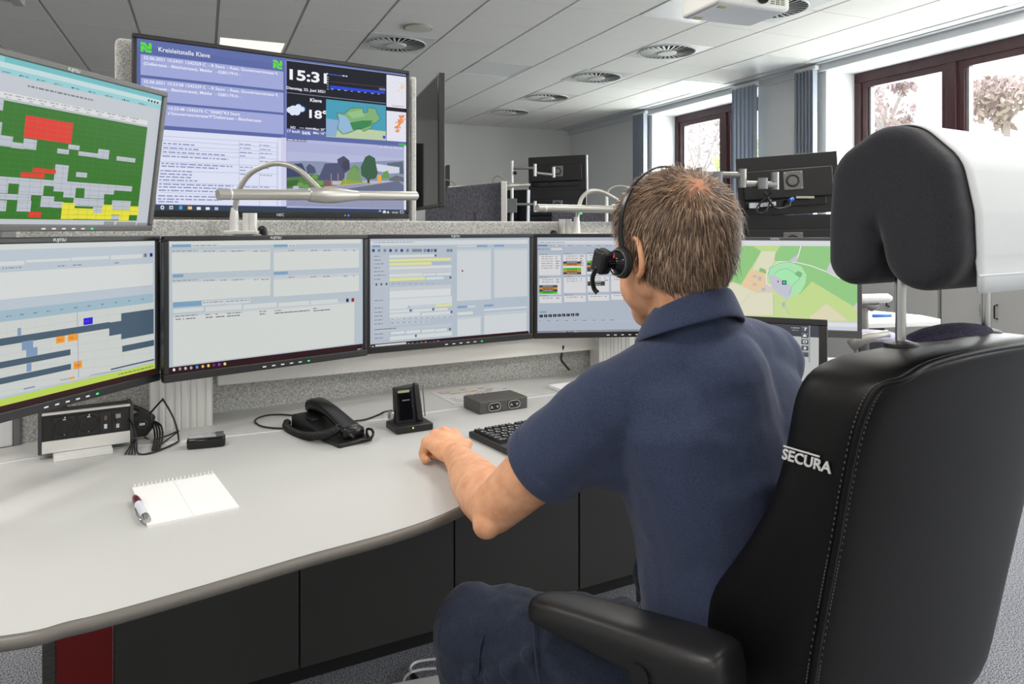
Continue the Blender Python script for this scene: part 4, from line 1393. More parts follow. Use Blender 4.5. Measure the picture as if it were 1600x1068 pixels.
# ---------------------------------------------------------------- things on the desk
# socket block
A, B = Vector((-1.017, 1.58, 0)), Vector((-0.865, 1.68, 0))
D = B - A
L = D.length
ang = math.atan2(D.y, D.x)
t = thing('socket_block', 'aluminium power socket block with two round sockets, raised on a white bracket', 'socket strip', ((A.x + B.x) / 2, (A.y + B.y) / 2, DZ), ang)
zc, hh = 0.056, 0.084
m_ = MB(); m_.box((0, 0.03, zc), (L - 0.008, 0.056, hh)); m_.build('housing', BLACK, t, local=True, bevel=0.003)
m_ = MB(); m_.box((0, 0.001, zc - hh / 2 + 0.012), (L - 0.012, 0.006, 0.026)); m_.build('lower_trim', mat('bright_aluminium', (226, 226, 222), 0.35, 0.3), t, local=True, bevel=0.001)
m_ = MB(); m_.box((0, 0.004, zc + hh / 2 - 0.001), (L - 0.012, 0.012, 0.004)); m_.build('upper_trim', ALU, t, local=True, bevel=0.001)
for sx in (-L / 2 + 0.003, L / 2 - 0.003):
    m_ = MB(); m_.box((sx, 0.029, zc), (0.007, 0.062, hh + 0.004)); m_.build('end_cap', DGREY, t, local=True, bevel=0.001)
for cx in (-0.043, 0.003):
    k = MB()
    k.box((cx, 0.0012, zc + 0.010), (0.042, 0.003, 0.046))
    ko = k.build('socket', mat('socket_black', (28, 28, 30), 0.35), t, local=True, bevel=0.001)
    k = MB()
    k.tube([(cx + 0.0185 * math.cos(a), -0.0006, zc + 0.010 + 0.0185 * math.sin(a)) for a in [2 * PI * q / 32 for q in range(32)]], 0.0012, 6, closed=True)
    k.cyl((cx, 0.0, zc + 0.010), (cx, -0.0004, zc + 0.010), 0.0175, seg=28)
    k.mi = 1
    for dx in (-0.008, 0.008):
        k.cyl((cx + dx, -0.0004, zc + 0.008), (cx + dx, -0.0010, zc + 0.008), 0.0026, seg=12)
    k.mi = 2
    k.box((cx, -0.001, zc + 0.0265), (0.006, 0.001, 0.003)); k.ball((cx + 0.001, -0.001, zc + 0.0305), 0.0018, 8, 6); k.ball((cx, -0.0008, zc - 0.007), 0.0012, 8, 6)
    k.build('socket_well', [mat('socket_well', (16, 16, 17), 0.3), mat('pin_hole', (2, 2, 2), 0.5), mat('contact', (214, 208, 190), 0.3, 0.5)], ko, local=True, auto=40)
k = MB(); k.box((0.036, 0.0012, zc + 0.010), (0.022, 0.003, 0.046)); k.mi = 1; k.box((0.036, -0.001, zc + 0.019), (0.005, 0.001, 0.010)); k.mi = 2; k.box((0.036, -0.0008, zc + 0.0), (0.006, 0.0006, 0.010))
k.build('charging_socket', [mat('socket_black', (28, 28, 30), 0.35), mat('port_brass', (130, 104, 80), 0.4, 0.4), LEDW], t, local=True)
k = MB(); k.box((0.060, 0.0012, zc + 0.010), (0.022, 0.003, 0.046)); k.mi = 1; k.box((0.060, -0.006, zc + 0.022), (0.010, 0.014, 0.009)); k.mi = 0; k.box((0.061, -0.008, zc + 0.012), (0.010, 0.012, 0.012)); k.mi = 2; k.box((0.060, -0.0008, zc - 0.002), (0.006, 0.0006, 0.009))
k.build('usb_socket', [mat('socket_black', (28, 28, 30), 0.35), mat('plug_grey', (150, 150, 150), 0.4, 0.5), LEDW], t, local=True)
m_ = MB(); m_.box((-0.008, 0.010, 0.006), (0.112, 0.080, 0.012)); m_.box((-0.008, 0.035, 0.012), (0.105, 0.03, 0.022)); m_.build('bracket', WHITE, t, local=True, bevel=0.0015)
# hub
hb = P(222, 664, 1.74)
t = thing('usb_hub', 'small black angular hub hanging on cables right of the socket block', 'hub', (hb.x, hb.y, hb.z - 0.02), ang)
m_ = MB()
hx = [(-0.026, -0.028), (0.010, -0.030), (0.026, -0.010), (0.022, 0.020), (0.000, 0.028), (-0.026, 0.022)]
m_.extrude([Vector((a, 0, b + 0.022)) for a, b in hx], (0, 0.022, 0)); m_.build('housing', BLACK, t, local=True, bevel=0.003)
m_ = MB(); m_.tube([(0.011 * math.cos(a), -0.001, 0.022 + 0.010 * math.sin(a)) for a in [2 * PI * q / 24 for q in range(24)]], 0.0016, 6, closed=True); m_.build('button_ring', DGREY, t, local=True, smooth=True)
m_ = MB(); m_.box((0, -0.0014, 0.023), (0.012, 0.003, 0.0055)); m_.build('usb_port', mat('port_ivory', (224, 214, 200), 0.4), t, local=True)


def cable(name, pts, r, label, cat='cable', m=None, group=None, n=10):
    m_ = MB(); m_.tube(bez(pts, n), r, 8)
    return tag(m_.build(name, m or BLACK, None, smooth=True), label, cat, group)


cable('power_cable', [P(200, 653, 1.68), P(207, 663, 1.665), P(213, 686, 1.63), G(216, 708, 0.7535), G(240, 706, 0.7535), G(274, 692, 0.7535), G(279, 684, 0.756), P(272, 655, 1.73), P(256, 626, 1.75), P(252, 626, 1.755), P(232, 648, 1.76)], 0.0022, 'thin black cable looping widely from the socket block past the fluted column')
cable('power_cable', [P(225, 682, 1.74), P(238, 687, 1.745), P(262, 680, 1.745), P(279, 673, 1.745), G(262, 686, 0.7535), G(248, 697, 0.7535)], 0.0018, 'thin black cable crossing right of the hub towards the fluted column')
for q in range(4):
    cable('hub_cable', [P(232 + q, 655, 1.76), P(239 + 4 * q, 664, 1.75), P(242 + 4 * q, 682, 1.73), G(238 + 3.6 * q, 702, 0.754)], 0.0022, 'black cable in the bundle dropping right of the hub', group='bundle of cables right of the hub')
for q in range(4):
    cable('block_cable', [P(206 + 2 * q, 686, 1.70), P(204 + 2 * q, 695, 1.66), G(196 + 5 * q, 709, 0.753)], 0.0018, 'short black cable dropping between socket block and hub', group='cables between socket block and hub')
for q in range(12):
    pass
m_ = MB()
ch = bez([P(165, 642, 1.78), P(182, 635, 1.79), P(205, 635, 1.80), P(225, 643, 1.80), P(238, 652, 1.79)], 6)
for i_, p_ in enumerate(ch):
    m_.ball(p_, (0.008, 0.006, 0.007), 8, 6)
m_.tube(ch, 0.004, 6)
tag(m_.build('cable_chain', BLACK, None, smooth=True), 'black jointed cable chain curving behind the socket block', 'cable guide')
m_ = MB(); m_.tube(bez([P(70, 648, 1.66), P(85, 640, 1.70), P(97, 636, 1.72), P(108, 644, 1.72)], 6), 0.008, 10); m_.tube(bez([P(66, 646, 1.64), P(90, 648, 1.66), P(118, 650, 1.68)], 6), 0.006, 8)
tag(m_.build('plug_lead', BLACK, None, smooth=True), 'thick black lead lying on top of the socket block', 'cable')
# small black clip device
A, B = G(292, 703), G(344, 698)
D = (B - A); ang = math.atan2(D.y, D.x)
t = thing('clip_device', 'small black oblong device with a clear top beside the fluted column', 'device', ((A.x + B.x) / 2, (A.y + B.y) / 2 + 0.015, DZ), ang)
L = D.length + 0.012
m_ = MB(); m_.box((0, 0, 0.012), (L, 0.034, 0.024)); m_.build('body', BLACKG, t, local=True, bevel=0.006)
m_ = MB(); m_.box((-0.008, 0, 0.026), (L * 0.72, 0.026, 0.006)); m_.build('clear_lid', mat('clear_lid', (160, 160, 164), 0.1), t, local=True, bevel=0.002)
m_ = MB(); m_.box((L * 0.34, 0.0, 0.0265), (0.018, 0.024, 0.007)); m_.build('label_patch', mat('patch_grey', (90, 92, 98), 0.5), t, local=True, bevel=0.001)

# telephone
Lx = Vector((0.677, -0.736, 0)); Wx = Vector((0.736, 0.677, 0))
O_ = Vector((-0.553, 1.843, DZ))
t = thing('telephone', 'black desk telephone with handset and coiled cord', 'telephone', O_ + Lx * 0.12 + Wx * 0.045)
def tp(l, w, z):
    return O_ + Lx * l + Wx * w + Vector((0, 0, z))
LL, WW = 0.238, 0.088
m_ = MB()
prof = [(0.0, 0.0), (LL, 0.0), (LL, 0.010), (LL * 0.78, 0.013), (0.02, 0.036), (0.0, 0.034)]
m_.ring([[tp(l, w, z) for l, z in prof] for w in (0, WW)])
m_.build('base', BLACK, t, bevel=0.003)
m_ = MB()
sec = []
for k in range(17):
    f = k / 16
    l = 0.008 + 0.215 * f
    zz = 0.036 + 0.022 * math.sin(PI * min(1, (0.12 + 0.88 * f) ** 0.7)) - 0.014 * f
    hw = 0.021 + 0.006 * abs(2 * f - 1) ** 2
    th = 0.011 + 0.006 * abs(2 * f - 1) ** 3
    c = tp(l, 0.060 - 0.012 * f, zz)
    ring_ = []
    for a in range(14):
        an = 2 * PI * a / 14
        ca, sa = math.cos(an), math.sin(an)
        ring_.append(c + Wx * hw * (abs(ca) ** 0.6) * (1 if ca > 0 else -1) + Vector((0, 0, 1)) * th * (abs(sa) ** 0.6) * (1 if sa > 0 else -1))
    sec.append(ring_)
m_.ring(sec)
m_.build('handset', mat('handset_black', (16, 16, 17), 0.3), t, smooth=True)
m_ = MB(); m_.box(tp(0.07, 0.022, 0.029), (0.03, 0.02, 0.012), Matrix.Rotation(math.atan2(Lx.y, Lx.x), 3, 'Z')); m_.build('hook_switch', BLACK, t, bevel=0.002)
path = bez([P(530, 672, 1.70), P(518, 679, 1.70), P(500, 684, 1.71), P(478, 685, 1.74), P(458, 679, 1.79), P(448, 670, 1.83), P(449, 663, 1.85)], 20)
m_ = MB()
hel = []
N = 620
turns = 52
for k in range(N):
    f = k / (N - 1) * (len(path) - 1.001)
    i_ = int(f)
    p_ = path[i_].lerp(path[min(i_ + 1, len(path) - 1)], f - i_)
    tt = (path[min(i_ + 1, len(path) - 1)] - path[max(i_ - 1, 0)]).normalized()
    x_ = tt.cross(Vector((0, 0, 1))).normalized(); y_ = x_.cross(tt)
    a = turns * 2 * PI * k / N
    hel.append(p_ + Vector((0, 0, 0.006)) + (x_ * math.cos(a) + y_ * math.sin(a)) * 0.0082)
m_.tube(hel, 0.0021, 6)
m_.build('coiled_cord', mat('cord_black', (18, 18, 19), 0.3), t, smooth=True)
m_ = MB()
m_.tube(bez([P(566, 690, 1.70), P(578, 686, 1.71), P(583, 678, 1.72), P(581, 671, 1.73), P(574, 670, 1.74), P(573, 676, 1.73), P(576, 683, 1.72)], 8), 0.0032, 8)
m_.tube(bez([P(530, 671, 1.70), P(538, 674, 1.69), P(548, 680, 1.68), P(553, 683, 1.68)], 6), 0.0036, 8)
m_.build('cord_end', BLACKG, t, smooth=True)
cable('phone_cable', [G(462, 651) + Vector((0, 0, .003)), G(440, 649) + Vector((0, 0, .003)), G(418, 650) + Vector((0, 0, .003)), G(402, 655) + Vector((0, 0, .003)), G(399, 661) + Vector((0, 0, .003)), G(408, 667) + Vector((0, 0, .003)), G(425, 670) + Vector((0, 0, .003)), G(450, 671) + Vector((0, 0, .003))], 0.0022, 'thin black cable lying in an open loop left of the telephone')
cable('headset_cable', [G(548, 660) + Vector((0, 0, .003)), G(570, 657) + Vector((0, 0, .003)), G(590, 650) + Vector((0, 0, .003)), G(600, 647) + Vector((0, 0, .006)), P(612, 641, 1.86)], 0.0024, 'thin black cable between the telephone and the headset charging base')

# headset charging base
A = Vector((-0.274, 1.782, 0)); fd = Vector((0.076, 0.043, 0)).normalized(); bd = Vector((-fd.y, fd.x, 0))
t = thing('charging_stand', 'black upright headset charging base between telephone and grey box', 'charging stand', A + fd * 0.042 + bd * 0.04 + Vector((0, 0, DZ)), math.atan2(fd.y, fd.x))
m_ = MB(); m_.prism([(-0.048, -0.042), (0.048, -0.042), (0.048, 0.036), (-0.048, 0.036)], 0, 0.018); m_.build('foot', BLACK, t, local=True, bevel=0.003)
m_ = MB(); m_.extrude([Vector((-0.036, -0.006, 0.016)), Vector((0.030, -0.006, 0.016)), Vector((0.024, 0.012, 0.104)), Vector((-0.032, 0.012, 0.100))], (0, 0.022, 0)); m_.build('tower', BLACK, t, local=True, bevel=0.003)
Rt = Matrix.Rotation(-0.2, 3, 'X')
m_ = MB(); m_.box((-0.009, 0.0005, 0.058), (0.036, 0.003, 0.070), Rt); m_.build('gloss_front', BLACKG, t, local=True, bevel=0.001)
k = MB(); add_text(k, 'plantronics', Vector((-0.009, -0.0035, 0.071)), Vector((1, 0, 0)), Rt @ Vector((0, 0, 1)), 0.0052, 0.019, 'CENTER', 0.01, 0.02); k.build('badge', mat('badge_grey', (150, 150, 150), 0.5), t, local=True)
m_ = MB(); m_.box((-0.012, 0.0068, 0.092), (0.030, 0.002, 0.006), Rt); m_.build('display_strip', mat('strip_green', (150, 164, 120), 0.3), t, local=True)
m_ = MB(); m_.extrude([Vector((0.018, -0.014, 0.018)), Vector((0.034, -0.014, 0.018)), Vector((0.030, 0.006, 0.108)), Vector((0.016, 0.006, 0.110))], (0, 0.014, 0)); m_.build('headset_cradle', mat('cradle_black', (34, 34, 36), 0.35), t, local=True, bevel=0.004)
m_ = MB(); m_.box((0.0365, -0.008, 0.066), (0.002, 0.003, 0.075), Rt); m_.build('chrome_strip', STEEL, t, local=True)
m_ = MB(); m_.ball((-0.006, -0.0425, 0.012), 0.0022, 8, 6); m_.build('status_light', mat('yellow_led', (190, 220, 80), 0.4, 0, 1.5), t, local=True)
m_ = MB(); m_.box((-0.043, 0.012, 0.035), (0.012, 0.02, 0.022)); m_.build('side_connector', STEEL, t, local=True, bevel=0.003)

# grey button box
A = Vector((-0.0873, 1.969, 0)); B = Vector((0.0434, 2.046, 0))
fd = (B - A).normalized(); bd = Vector((-fd.y, fd.x, 0)); L = (B - A).length
c = (A + B) / 2 + bd * 0.048
t = thing('control_box', 'flat dark grey metal box with two oval up and down buttons', 'control box', (c.x, c.y, DZ), math.atan2(fd.y, fd.x))
m_ = MB(); m_.box((0, 0, 0.0165), (L, 0.096, 0.033)); m_.build('housing', mat('box_grey', (84, 82, 79), 0.42, 0.3), t, local=True, bevel=0.003)
for cx in (-0.030, 0.032):
    def stad(hw, hh_, y, n_=20):
        pts = []
        for k_ in range(n_):
            a = 2 * PI * k_ / n_
            x_ = (hw - hh_) * (1 if math.cos(a) > 0 else -1)
            pts.append(Vector((cx + x_ + hh_ * math.cos(a), y, 0.0165 + hh_ * math.sin(a))))
        return pts
    k = MB(); k.extrude(stad(0.0205, 0.0125, -0.0482), (0, -0.0012, 0)); k.mi = 1; k.tube(stad(0.0185, 0.0105, -0.0496), 0.0009, 6, closed=True)
    ko = k.build('rocker_button', [BLACK, mat('ring_silver', (200, 200, 200), 0.3, 0.6)], t, local=True, auto=40)
    k = MB()
    for dx, sg in ((-0.009, 1), (0.009, -1)):
        x = cx + dx
        k.tube([(x - 0.0032, -0.0500, 0.0165 - 0.003 * sg), (x, -0.0500, 0.0165 + 0.003 * sg), (x + 0.0032, -0.0500, 0.0165 - 0.003 * sg)], 0.0009, 6)
    k.build('arrow_marks', LEDW, ko, local=True)

# keyboard
K0 = Vector((-0.104, 1.758, 0)); kd = Vector((0.836, 0.549, 0)).normalized(); kb = Vector((kd.y, -kd.x, 0))
c = K0 + kd * 0.225 + kb * 0.095
t = thing('keyboard', 'black keyboard on the desk under the man\'s forearm', 'keyboard', (c.x, c.y, DZ), math.atan2(kd.y, kd.x))
m_ = MB(); m_.box((0, -0.018, 0.008), (0.45, 0.226, 0.014)); m_.build('tray', BLACK, t, local=True, bevel=0.003)
kk = bpy.data.meshes.new('key')
KM = mat('key_black', (20, 20, 22), 0.4)
def keycap(w):
    b_ = MB()
    h_ = w / 2 - 0.0011
    b_.ring([[Vector((x * h_, y * 0.0082, 0.0)) for x, y in ((-1, -1), (1, -1), (1, 1), (-1, 1))], [Vector((x * (h_ - 0.0014), y * 0.0066, 0.0075)) for x, y in ((-1, -1), (1, -1), (1, 1), (-1, 1))]])
    b_.mi = 1
    if w < 0.06:
        b_.add([Vector((x, y, 0.0077)) for x, y in ((-0.0046, 0.0008), (-0.0010, 0.0008), (-0.0010, 0.0048), (-0.0046, 0.0048))], [(0, 1, 2, 3)])
        b_.add([Vector((x, y, 0.0077)) for x, y in ((0.0012, -0.0050), (0.0036, -0.0050), (0.0036, -0.0024), (0.0012, -0.0024))], [(0, 1, 2, 3)])
    return b_.build('key', [KM, LEDW], t, local=True)
kcache = {}
rowsk = [(0.076, [0.019] * 1 + [None] + [0.019] * 4 + [None] + [0.019] * 4 + [None] + [0.019] * 4 + [None] + [0.019] * 3),
         (0.052, [0.019] * 13 + [0.038, None] + [0.019] * 3 + [None] + [0.019] * 4),
         (0.033, [0.028] + [0.019] * 12 + [0.0285, None] + [0.019] * 3 + [None] + [0.019] * 4),
         (0.014, [0.033] + [0.019] * 12 + [0.024]),
         (-0.005, [0.024] + [0.019] * 11 + [0.052]),
         (-0.024, [0.028, 0.024, 0.024, 0.114, 0.024, 0.024, 0.028])]
nk = 0
for y, rw in rowsk:
    x = -0.218
    for w in rw:
        if w is None:
            x += 0.0095
            continue
        if w not in kcache:
            o = keycap(w); kcache[w] = o
        else:
            o = kcache[w].copy(); COL.objects.link(o)
        o.location = (x + w / 2, y, 0.0145)
        x += w
        nk += 1

# notepad and pen
C_ = [G(200.6, 765.4), G(327, 743.4), G(380.7, 795), G(240.5, 823.8)]
cen = sum(C_, Vector()) / 4
ex = (C_[1] - C_[0]).normalized()
t = thing('notepad', 'white spiral notepad lying open and blank on the desk with a pen beside it', 'notepad', cen, math.atan2(ex.y, ex.x))
Mi = frame(t).inverted()
q4 = [Mi @ p for p in C_]
w, h = 0.148, 0.212
m_ = MB(); m_.box((0, 0, 0.0022), (w, h, 0.0042)); m_.mi = 1; m_.box((0, 0.002, 0.0045), (w, h, 0.0002)); m_.mi = 2; m_.box((-0.002, 0, 0.0047), (0.0006, h - 0.004, 0.00012))
for k_ in range(5):
    pass
m_.build('paper_block', [mat('paper', (240, 240, 240), 0.8), mat('paper', (240, 240, 240), 0.8), mat('fold_line', (212, 204, 200), 0.8)], t, local=True)
m_ = MB()
for k_ in range(20):
    x = -w / 2 + 0.004 + (w - 0.008) * k_ / 19
    m_.tube([(x + 0.001 * math.cos(a) * 0, h / 2 + 0.0015 + 0.0050 * math.cos(a), 0.0050 + 0.0050 * math.sin(a)) for a in [2 * PI * q_ / 12 for q_ in range(12)]], 0.0009, 6, closed=True)
m_.build('spiral_binding', mat('wire_white', (236, 236, 236), 0.4), t, local=True, smooth=True)
A, B = G(211, 783), G(230, 821)
A += Vector((0, 0, 0.0075)); B += Vector((0, 0, 0.0075))
D = (B - A).normalized()
t = thing('ballpoint_pen', 'white and silver pen with a dark red end at the notepad\'s left edge', 'pen', ((A.x + B.x) / 2, (A.y + B.y) / 2, DZ))
Ln = (B - A).length
m_ = MB(); m_.tube([A - D * 0.002, A, A + D * Ln * 0.12, A + D * Ln * 0.32], [0.002, 0.005, 0.0068, 0.0074], 16); m_.build('cap', mat('pen_maroon', (92, 16, 36), 0.3), t, auto=50)
m_ = MB(); m_.tube([A + D * Ln * 0.32, A + D * Ln * 0.6, A + D * Ln * 0.82], [0.0074, 0.0076, 0.0070], 16); m_.build('barrel', mat('pen_white', (222, 226, 236), 0.3), t, auto=50)
m_ = MB(); m_.tube([A + D * Ln * 0.82, A + D * Ln * 0.86, A + D * Ln * 0.97, B], [0.0072, 0.0074, 0.0066, 0.005], 16); m_.build('end_button', STEEL, t, auto=50)
sd = Vector((0, 0, 1)).cross(D).normalized()
m_ = MB(); m_.tube([A + D * Ln * 0.45 - sd * 0.0078, A + D * Ln * 0.7 - sd * 0.0092, A + D * Ln * 0.92 - sd * 0.0078], 0.0016, 8); m_.build('clip', STEEL, t, smooth=True)

# printed sheet, notebook
C_ = [G(672.5, 613), G(773, 599), G(835, 616), G(710, 632)]
m_ = MB()
up = Vector((0, 0, 0.0012))
m_.add([p + up for p in C_] + [p + Vector((0, 0, 0.0002)) for p in C_], [(0, 1, 2, 3), (7, 6, 5, 4), (0, 4, 5, 1), (1, 5, 6, 2), (2, 6, 7, 3), (3, 7, 4, 0)])
def sh(fx, fy):
    return (C_[0].lerp(C_[1], fx)).lerp(C_[3].lerp(C_[2], fx), fy) + Vector((0, 0, 0.0018))
rr = random.Random(3)
cols = [(150, 120, 124), (190, 90, 96), (130, 130, 170), (206, 206, 150), (170, 168, 170)]
ms = [mat('sheet_paper', (206, 206, 206), 0.6)] + [mat('print_%d' % i, c, 0.7) for i, c in enumerate(cols)]
for r_ in range(8):
    x = 0.06
    while x < 0.88:
        w = rr.uniform(0.04, 0.16)
        if rr.random() < 0.75:
            m_.mi = 1 + rr.choice([0, 0, 1, 2, 4, 4, 3])
            y = 0.10 + 0.105 * r_
            m_.add([sh(x, y), sh(x, y + 0.035), sh(x + w, y + 0.035), sh(x + w, y)], [(0, 1, 2, 3)])
        x += w + 0.02
tag(m_.build('printed_sheet', ms, None), 'laminated sheet with lines of coloured print behind the grey control box', 'paper')
C_ = [G(858, 604), G(900, 596), G(935, 612), G(882, 622)]
cen = sum(C_, Vector()) / 4
t = thing('spiral_notebook', 'white spiral notebook half hidden behind the man\'s shoulder', 'notebook', (cen.x, cen.y, DZ), 0.52)
m_ = MB(); m_.box((0.02, 0, 0.006), (0.15, 0.10, 0.011)); m_.build('pages', mat('paper', (240, 240, 240), 0.8), t, local=True, bevel=0.001)
m_ = MB()
for k_ in range(22):
    x = -0.05 + 0.14 * k_ / 21
    m_.tube([(x, 0.05 + 0.006 * math.cos(a), 0.009 + 0.007 * math.sin(a)) for a in [2 * PI * q_ / 12 for q_ in range(12)]], 0.0007, 5, closed=True)
m_.build('spiral_binding', mat('wire_grey', (190, 190, 190), 0.4), t, local=True, smooth=True)
cable('black_cable', [Vector((0.17, 2.44, 0.86)), P(877, 560, 2.45), P(883, 570, 2.44), P(890, 578, 2.44)], 0.004, 'black cable hanging from the white beam before the felt screen')

# touch panel right of the man
R_, L_ = P(1283, 556, 2.02), P(1130, 556, 2.2)
t, s = make_display('touch_panel', 'black touch panel with a column of grey buttons, right of the man\'s shoulder', 'touch panel', (0.44, 2.16), (R_.x, 1.98), 0.765, 0.238, tilt=math.radians(-12), bez=(0.022, 0.018, 0.02), buttons=False, bg=(190, 192, 190), depth=0.012, frame_mat=BLACK)
s.crop = (1080, 350, 5.086)
s.fr(0, 0, 1, 0.16, (70, 74, 80)); s.smudge(795, 818, 860, 822, (170, 176, 184), 8); s.smudge(800, 838, 850, 841, (150, 156, 164), 6)
for k_, y in enumerate((812, 862, 912, 962, 1012)):
    s.r(874, y, 932, y + 44, (84, 88, 92)); s.r(876, y + 2, 930, y + 14, (116, 120, 124))
s.text(893, 845, '?', 24, (226, 228, 230), 915, 0.02)
s.poly([(888, 895), (888, 884), (902, 872), (916, 884), (916, 895)], (222, 224, 226)); s.disc(904, 934, 18, 11, (222, 224, 226)); s.disc(904, 934, 7, 7, (70, 74, 78)); s.disc(904, 986, 10, 11, (222, 224, 226))
s.r(936, 800, 944, 1100, (150, 156, 170))
s.done(t)
m_ = MB(); m_.box((0, 0.07, 0.03), (0.12, 0.10, 0.012)); m_.box((0, 0.045, 0.07), (0.05, 0.03, 0.1)); m_.box((0, 0.07, -0.006), (0.16, 0.13, 0.014)); m_.build('stand', BLACK, t, local=True, bevel=0.003)

# white box at the far left behind the socket block
t = thing('white_casing', 'white box with grey side at the left picture edge under the lower left monitor', 'box', (-1.236, 1.640, DZ), 0.76)
m_ = MB(); m_.box((0.0, 0.0, 0.06), (0.20, 0.06, 0.118)); m_.build('casing', mat('casing_white', (238, 238, 240), 0.5), t, local=True, bevel=0.004)
m_ = MB(); m_.box((0.107, 0.0, 0.06), (0.013, 0.062, 0.12)); m_.build('side_plate', MGREY, t, local=True, bevel=0.001)
# cables and footrest on the floor
cable('floor_cable', [G(630, 1075, 0.01), G(632, 1060, 0.01), G(643, 1050, 0.012), G(665, 1045, 0.012), G(700, 1043, 0.01)], 0.004, 'lower white cable on the carpet by the man\'s leg', m=WHITE)
cable('floor_cable', [G(643, 1052, 0.014), G(641, 1042, 0.012), G(650, 1034, 0.012), G(672, 1030, 0.012), G(700, 1028, 0.01)], 0.004, 'upper white cable on the carpet by the man\'s leg', m=WHITE)
m_ = MB(); c = G(672, 1062, 0.03); m_.box((c.x, c.y - 0.02, 0.02), (0.20, 0.05, 0.036), Matrix.Rotation(0.30, 3, 'Z'))
tag(m_.build('footrest_bar', WHITE, None, bevel=0.004), 'pale floor bar beside the man\'s lower leg', 'bar')
m_ = MB(); m_.tube([G(645, 1056, 0.012), G(655, 1070, 0.012)], 0.010, 8); tag(m_.build('cable_plug', BLACK, None), 'small black plug on the carpet at the white cables', 'plug')
# ---------------------------------------------------------------- work places further back
def back_monitor(name, ul, ur, Yl, Yr, h, label, vesa=None, group=None, box=True, tilt=0.0):
    """monitor seen from behind; ul/ur are the picture points of its two upper rear corners"""
    A_, B_ = P(ul[0], ul[1], Yl), P(ur[0], ur[1], Yr)
    zt_ = (A_.z + B_.z) / 2
    d_ = Vector((B_.x - A_.x, B_.y - A_.y, 0))
    W = d_.length
    roll = math.atan2(B_.z - A_.z, W)
    t_ = thing(name, label, 'monitor', ((A_.x + B_.x) / 2, (A_.y + B_.y) / 2, zt_ - h), rot=(tilt, -roll, math.atan2(d_.y, d_.x)), group=group)
    b_ = MB(); b_.box((0, 0.012, h / 2), (W, 0.022, h)); b_.build('rear_housing', mat('rear_black', (15, 15, 18), 0.4), t_, local=True, bevel=0.004)
    if box:
        b_ = MB(); b_.box((0.0, -0.012, h * 0.52), (W * 0.88, 0.026, h * 0.48)); b_.build('rear_cover', mat('rear_cover', (21, 21, 23), 0.45), t_, local=True, bevel=0.006)
        b_ = MB(); b_.box((-0.02, -0.006, h * 0.20), (W * 0.80, 0.014, h * 0.13)); b_.build('connector_bay', BLACKG, t_, local=True, bevel=0.003)
    b_ = MB(); b_.box((0, 0.0245, h / 2), (W - 0.02, 0.003, h - 0.02)); b_.build('panel', mat('white_glow', (220, 224, 228), 0.4), t_, local=True)
    if vesa:
        b_ = MB(); b_.box((vesa, -0.028, h * 0.56), (0.105, 0.006, 0.105)); vo = b_.build('mounting_plate', mat('plate_grey', (120, 120, 118), 0.35, 0.7), t_, local=True, bevel=0.002)
        b_ = MB(); b_.tube([(vesa - 0.002 + 0.032 * math.cos(a), -0.034, h * 0.56 + 0.032 * math.sin(a)) for a in [2 * PI * q / 24 for q in range(24)]], 0.006, 6, closed=True); b_.build('swivel_ring', mat('ring_dark', (60, 60, 60), 0.4, 0.5), vo, local=True, smooth=True)
        b_ = MB()
        for sx in (-1, 1):
            for sz in (-1, 1):
                b_.ball((vesa + sx * 0.043, -0.032, h * 0.56 + sz * 0.043), 0.004, 8, 6)
        b_.build('screws', STEEL, vo, local=True)
    return t_, W


GM = mat('arm_metal', (140, 140, 138), 0.35, 0.7)
# right hand pair behind the map monitor
ta, W = back_monitor('rear_monitor', (1155, 248), (1314, 235), 4.32, 4.18, 0.345, 'black back of the upper monitor on an arm, right of the man\'s head', vesa=0.03, group='monitors seen from behind')
tb, W = back_monitor('rear_monitor', (1157, 337), (1312, 334), 4.30, 4.18, 0.345, 'black back of the lower monitor just above the map monitor', vesa=0.02, group='monitors seen from behind')
k = MB(); k.box(P(1178, 321, 4.13), (0.05, 0.02, 0.03)); k.build('connector_plate', mat('port_silver', (200, 205, 210), 0.4, 0.3), ta)
k = MB()
for q in range(6):
    k.box(P(1190 + 4 * q, 320 - 0.4 * q, 4.13), (0.011, 0.02, 0.022))
k.build('ports', mat('port_silver', (200, 205, 210), 0.4, 0.3), ta)
k = MB(); k.tube([P(1239, 310, 4.10), P(1234, 313, 4.09)], [0.011, 0.010], 10); k.build('blue_plug', mat('vga_blue', (30, 96, 210), 0.4), ta)['label'] = 'blue connector plug'
k = MB(); k.box(P(1258, 308, 4.12), (0.10, 0.01, 0.012)); k.build('label_strip', mat('strip_beige', (170, 168, 150), 0.5), ta)
k = MB()
k.tube(bez([P(1234, 313, 4.09), P(1232, 322, 4.08), P(1215, 326, 4.08), P(1205, 318, 4.09), P(1195, 300, 4.08)], 8), 0.007, 8)
k.tube(bez([P(1205, 312, 4.1), P(1196, 330, 4.08), P(1184, 332, 4.08), P(1184, 322, 4.1), P(1200, 306, 4.08), P(1206, 300, 4.06)], 8), 0.005, 8)
k.tube(bez([P(1150, 277, 4.02), P(1160, 278, 4.02), P(1172, 290, 4.02), P(1190, 292, 4.02), P(1210, 284, 4.04)], 8), 0.004, 8)
k.build('leads', BLACK, ta, smooth=True)
t = thing('monitor_arm', 'jointed grey metal arm carrying the upper rear monitor beside the man\'s head', 'monitor arm', P(1093, 270, 4.0))
Ya = 4.02
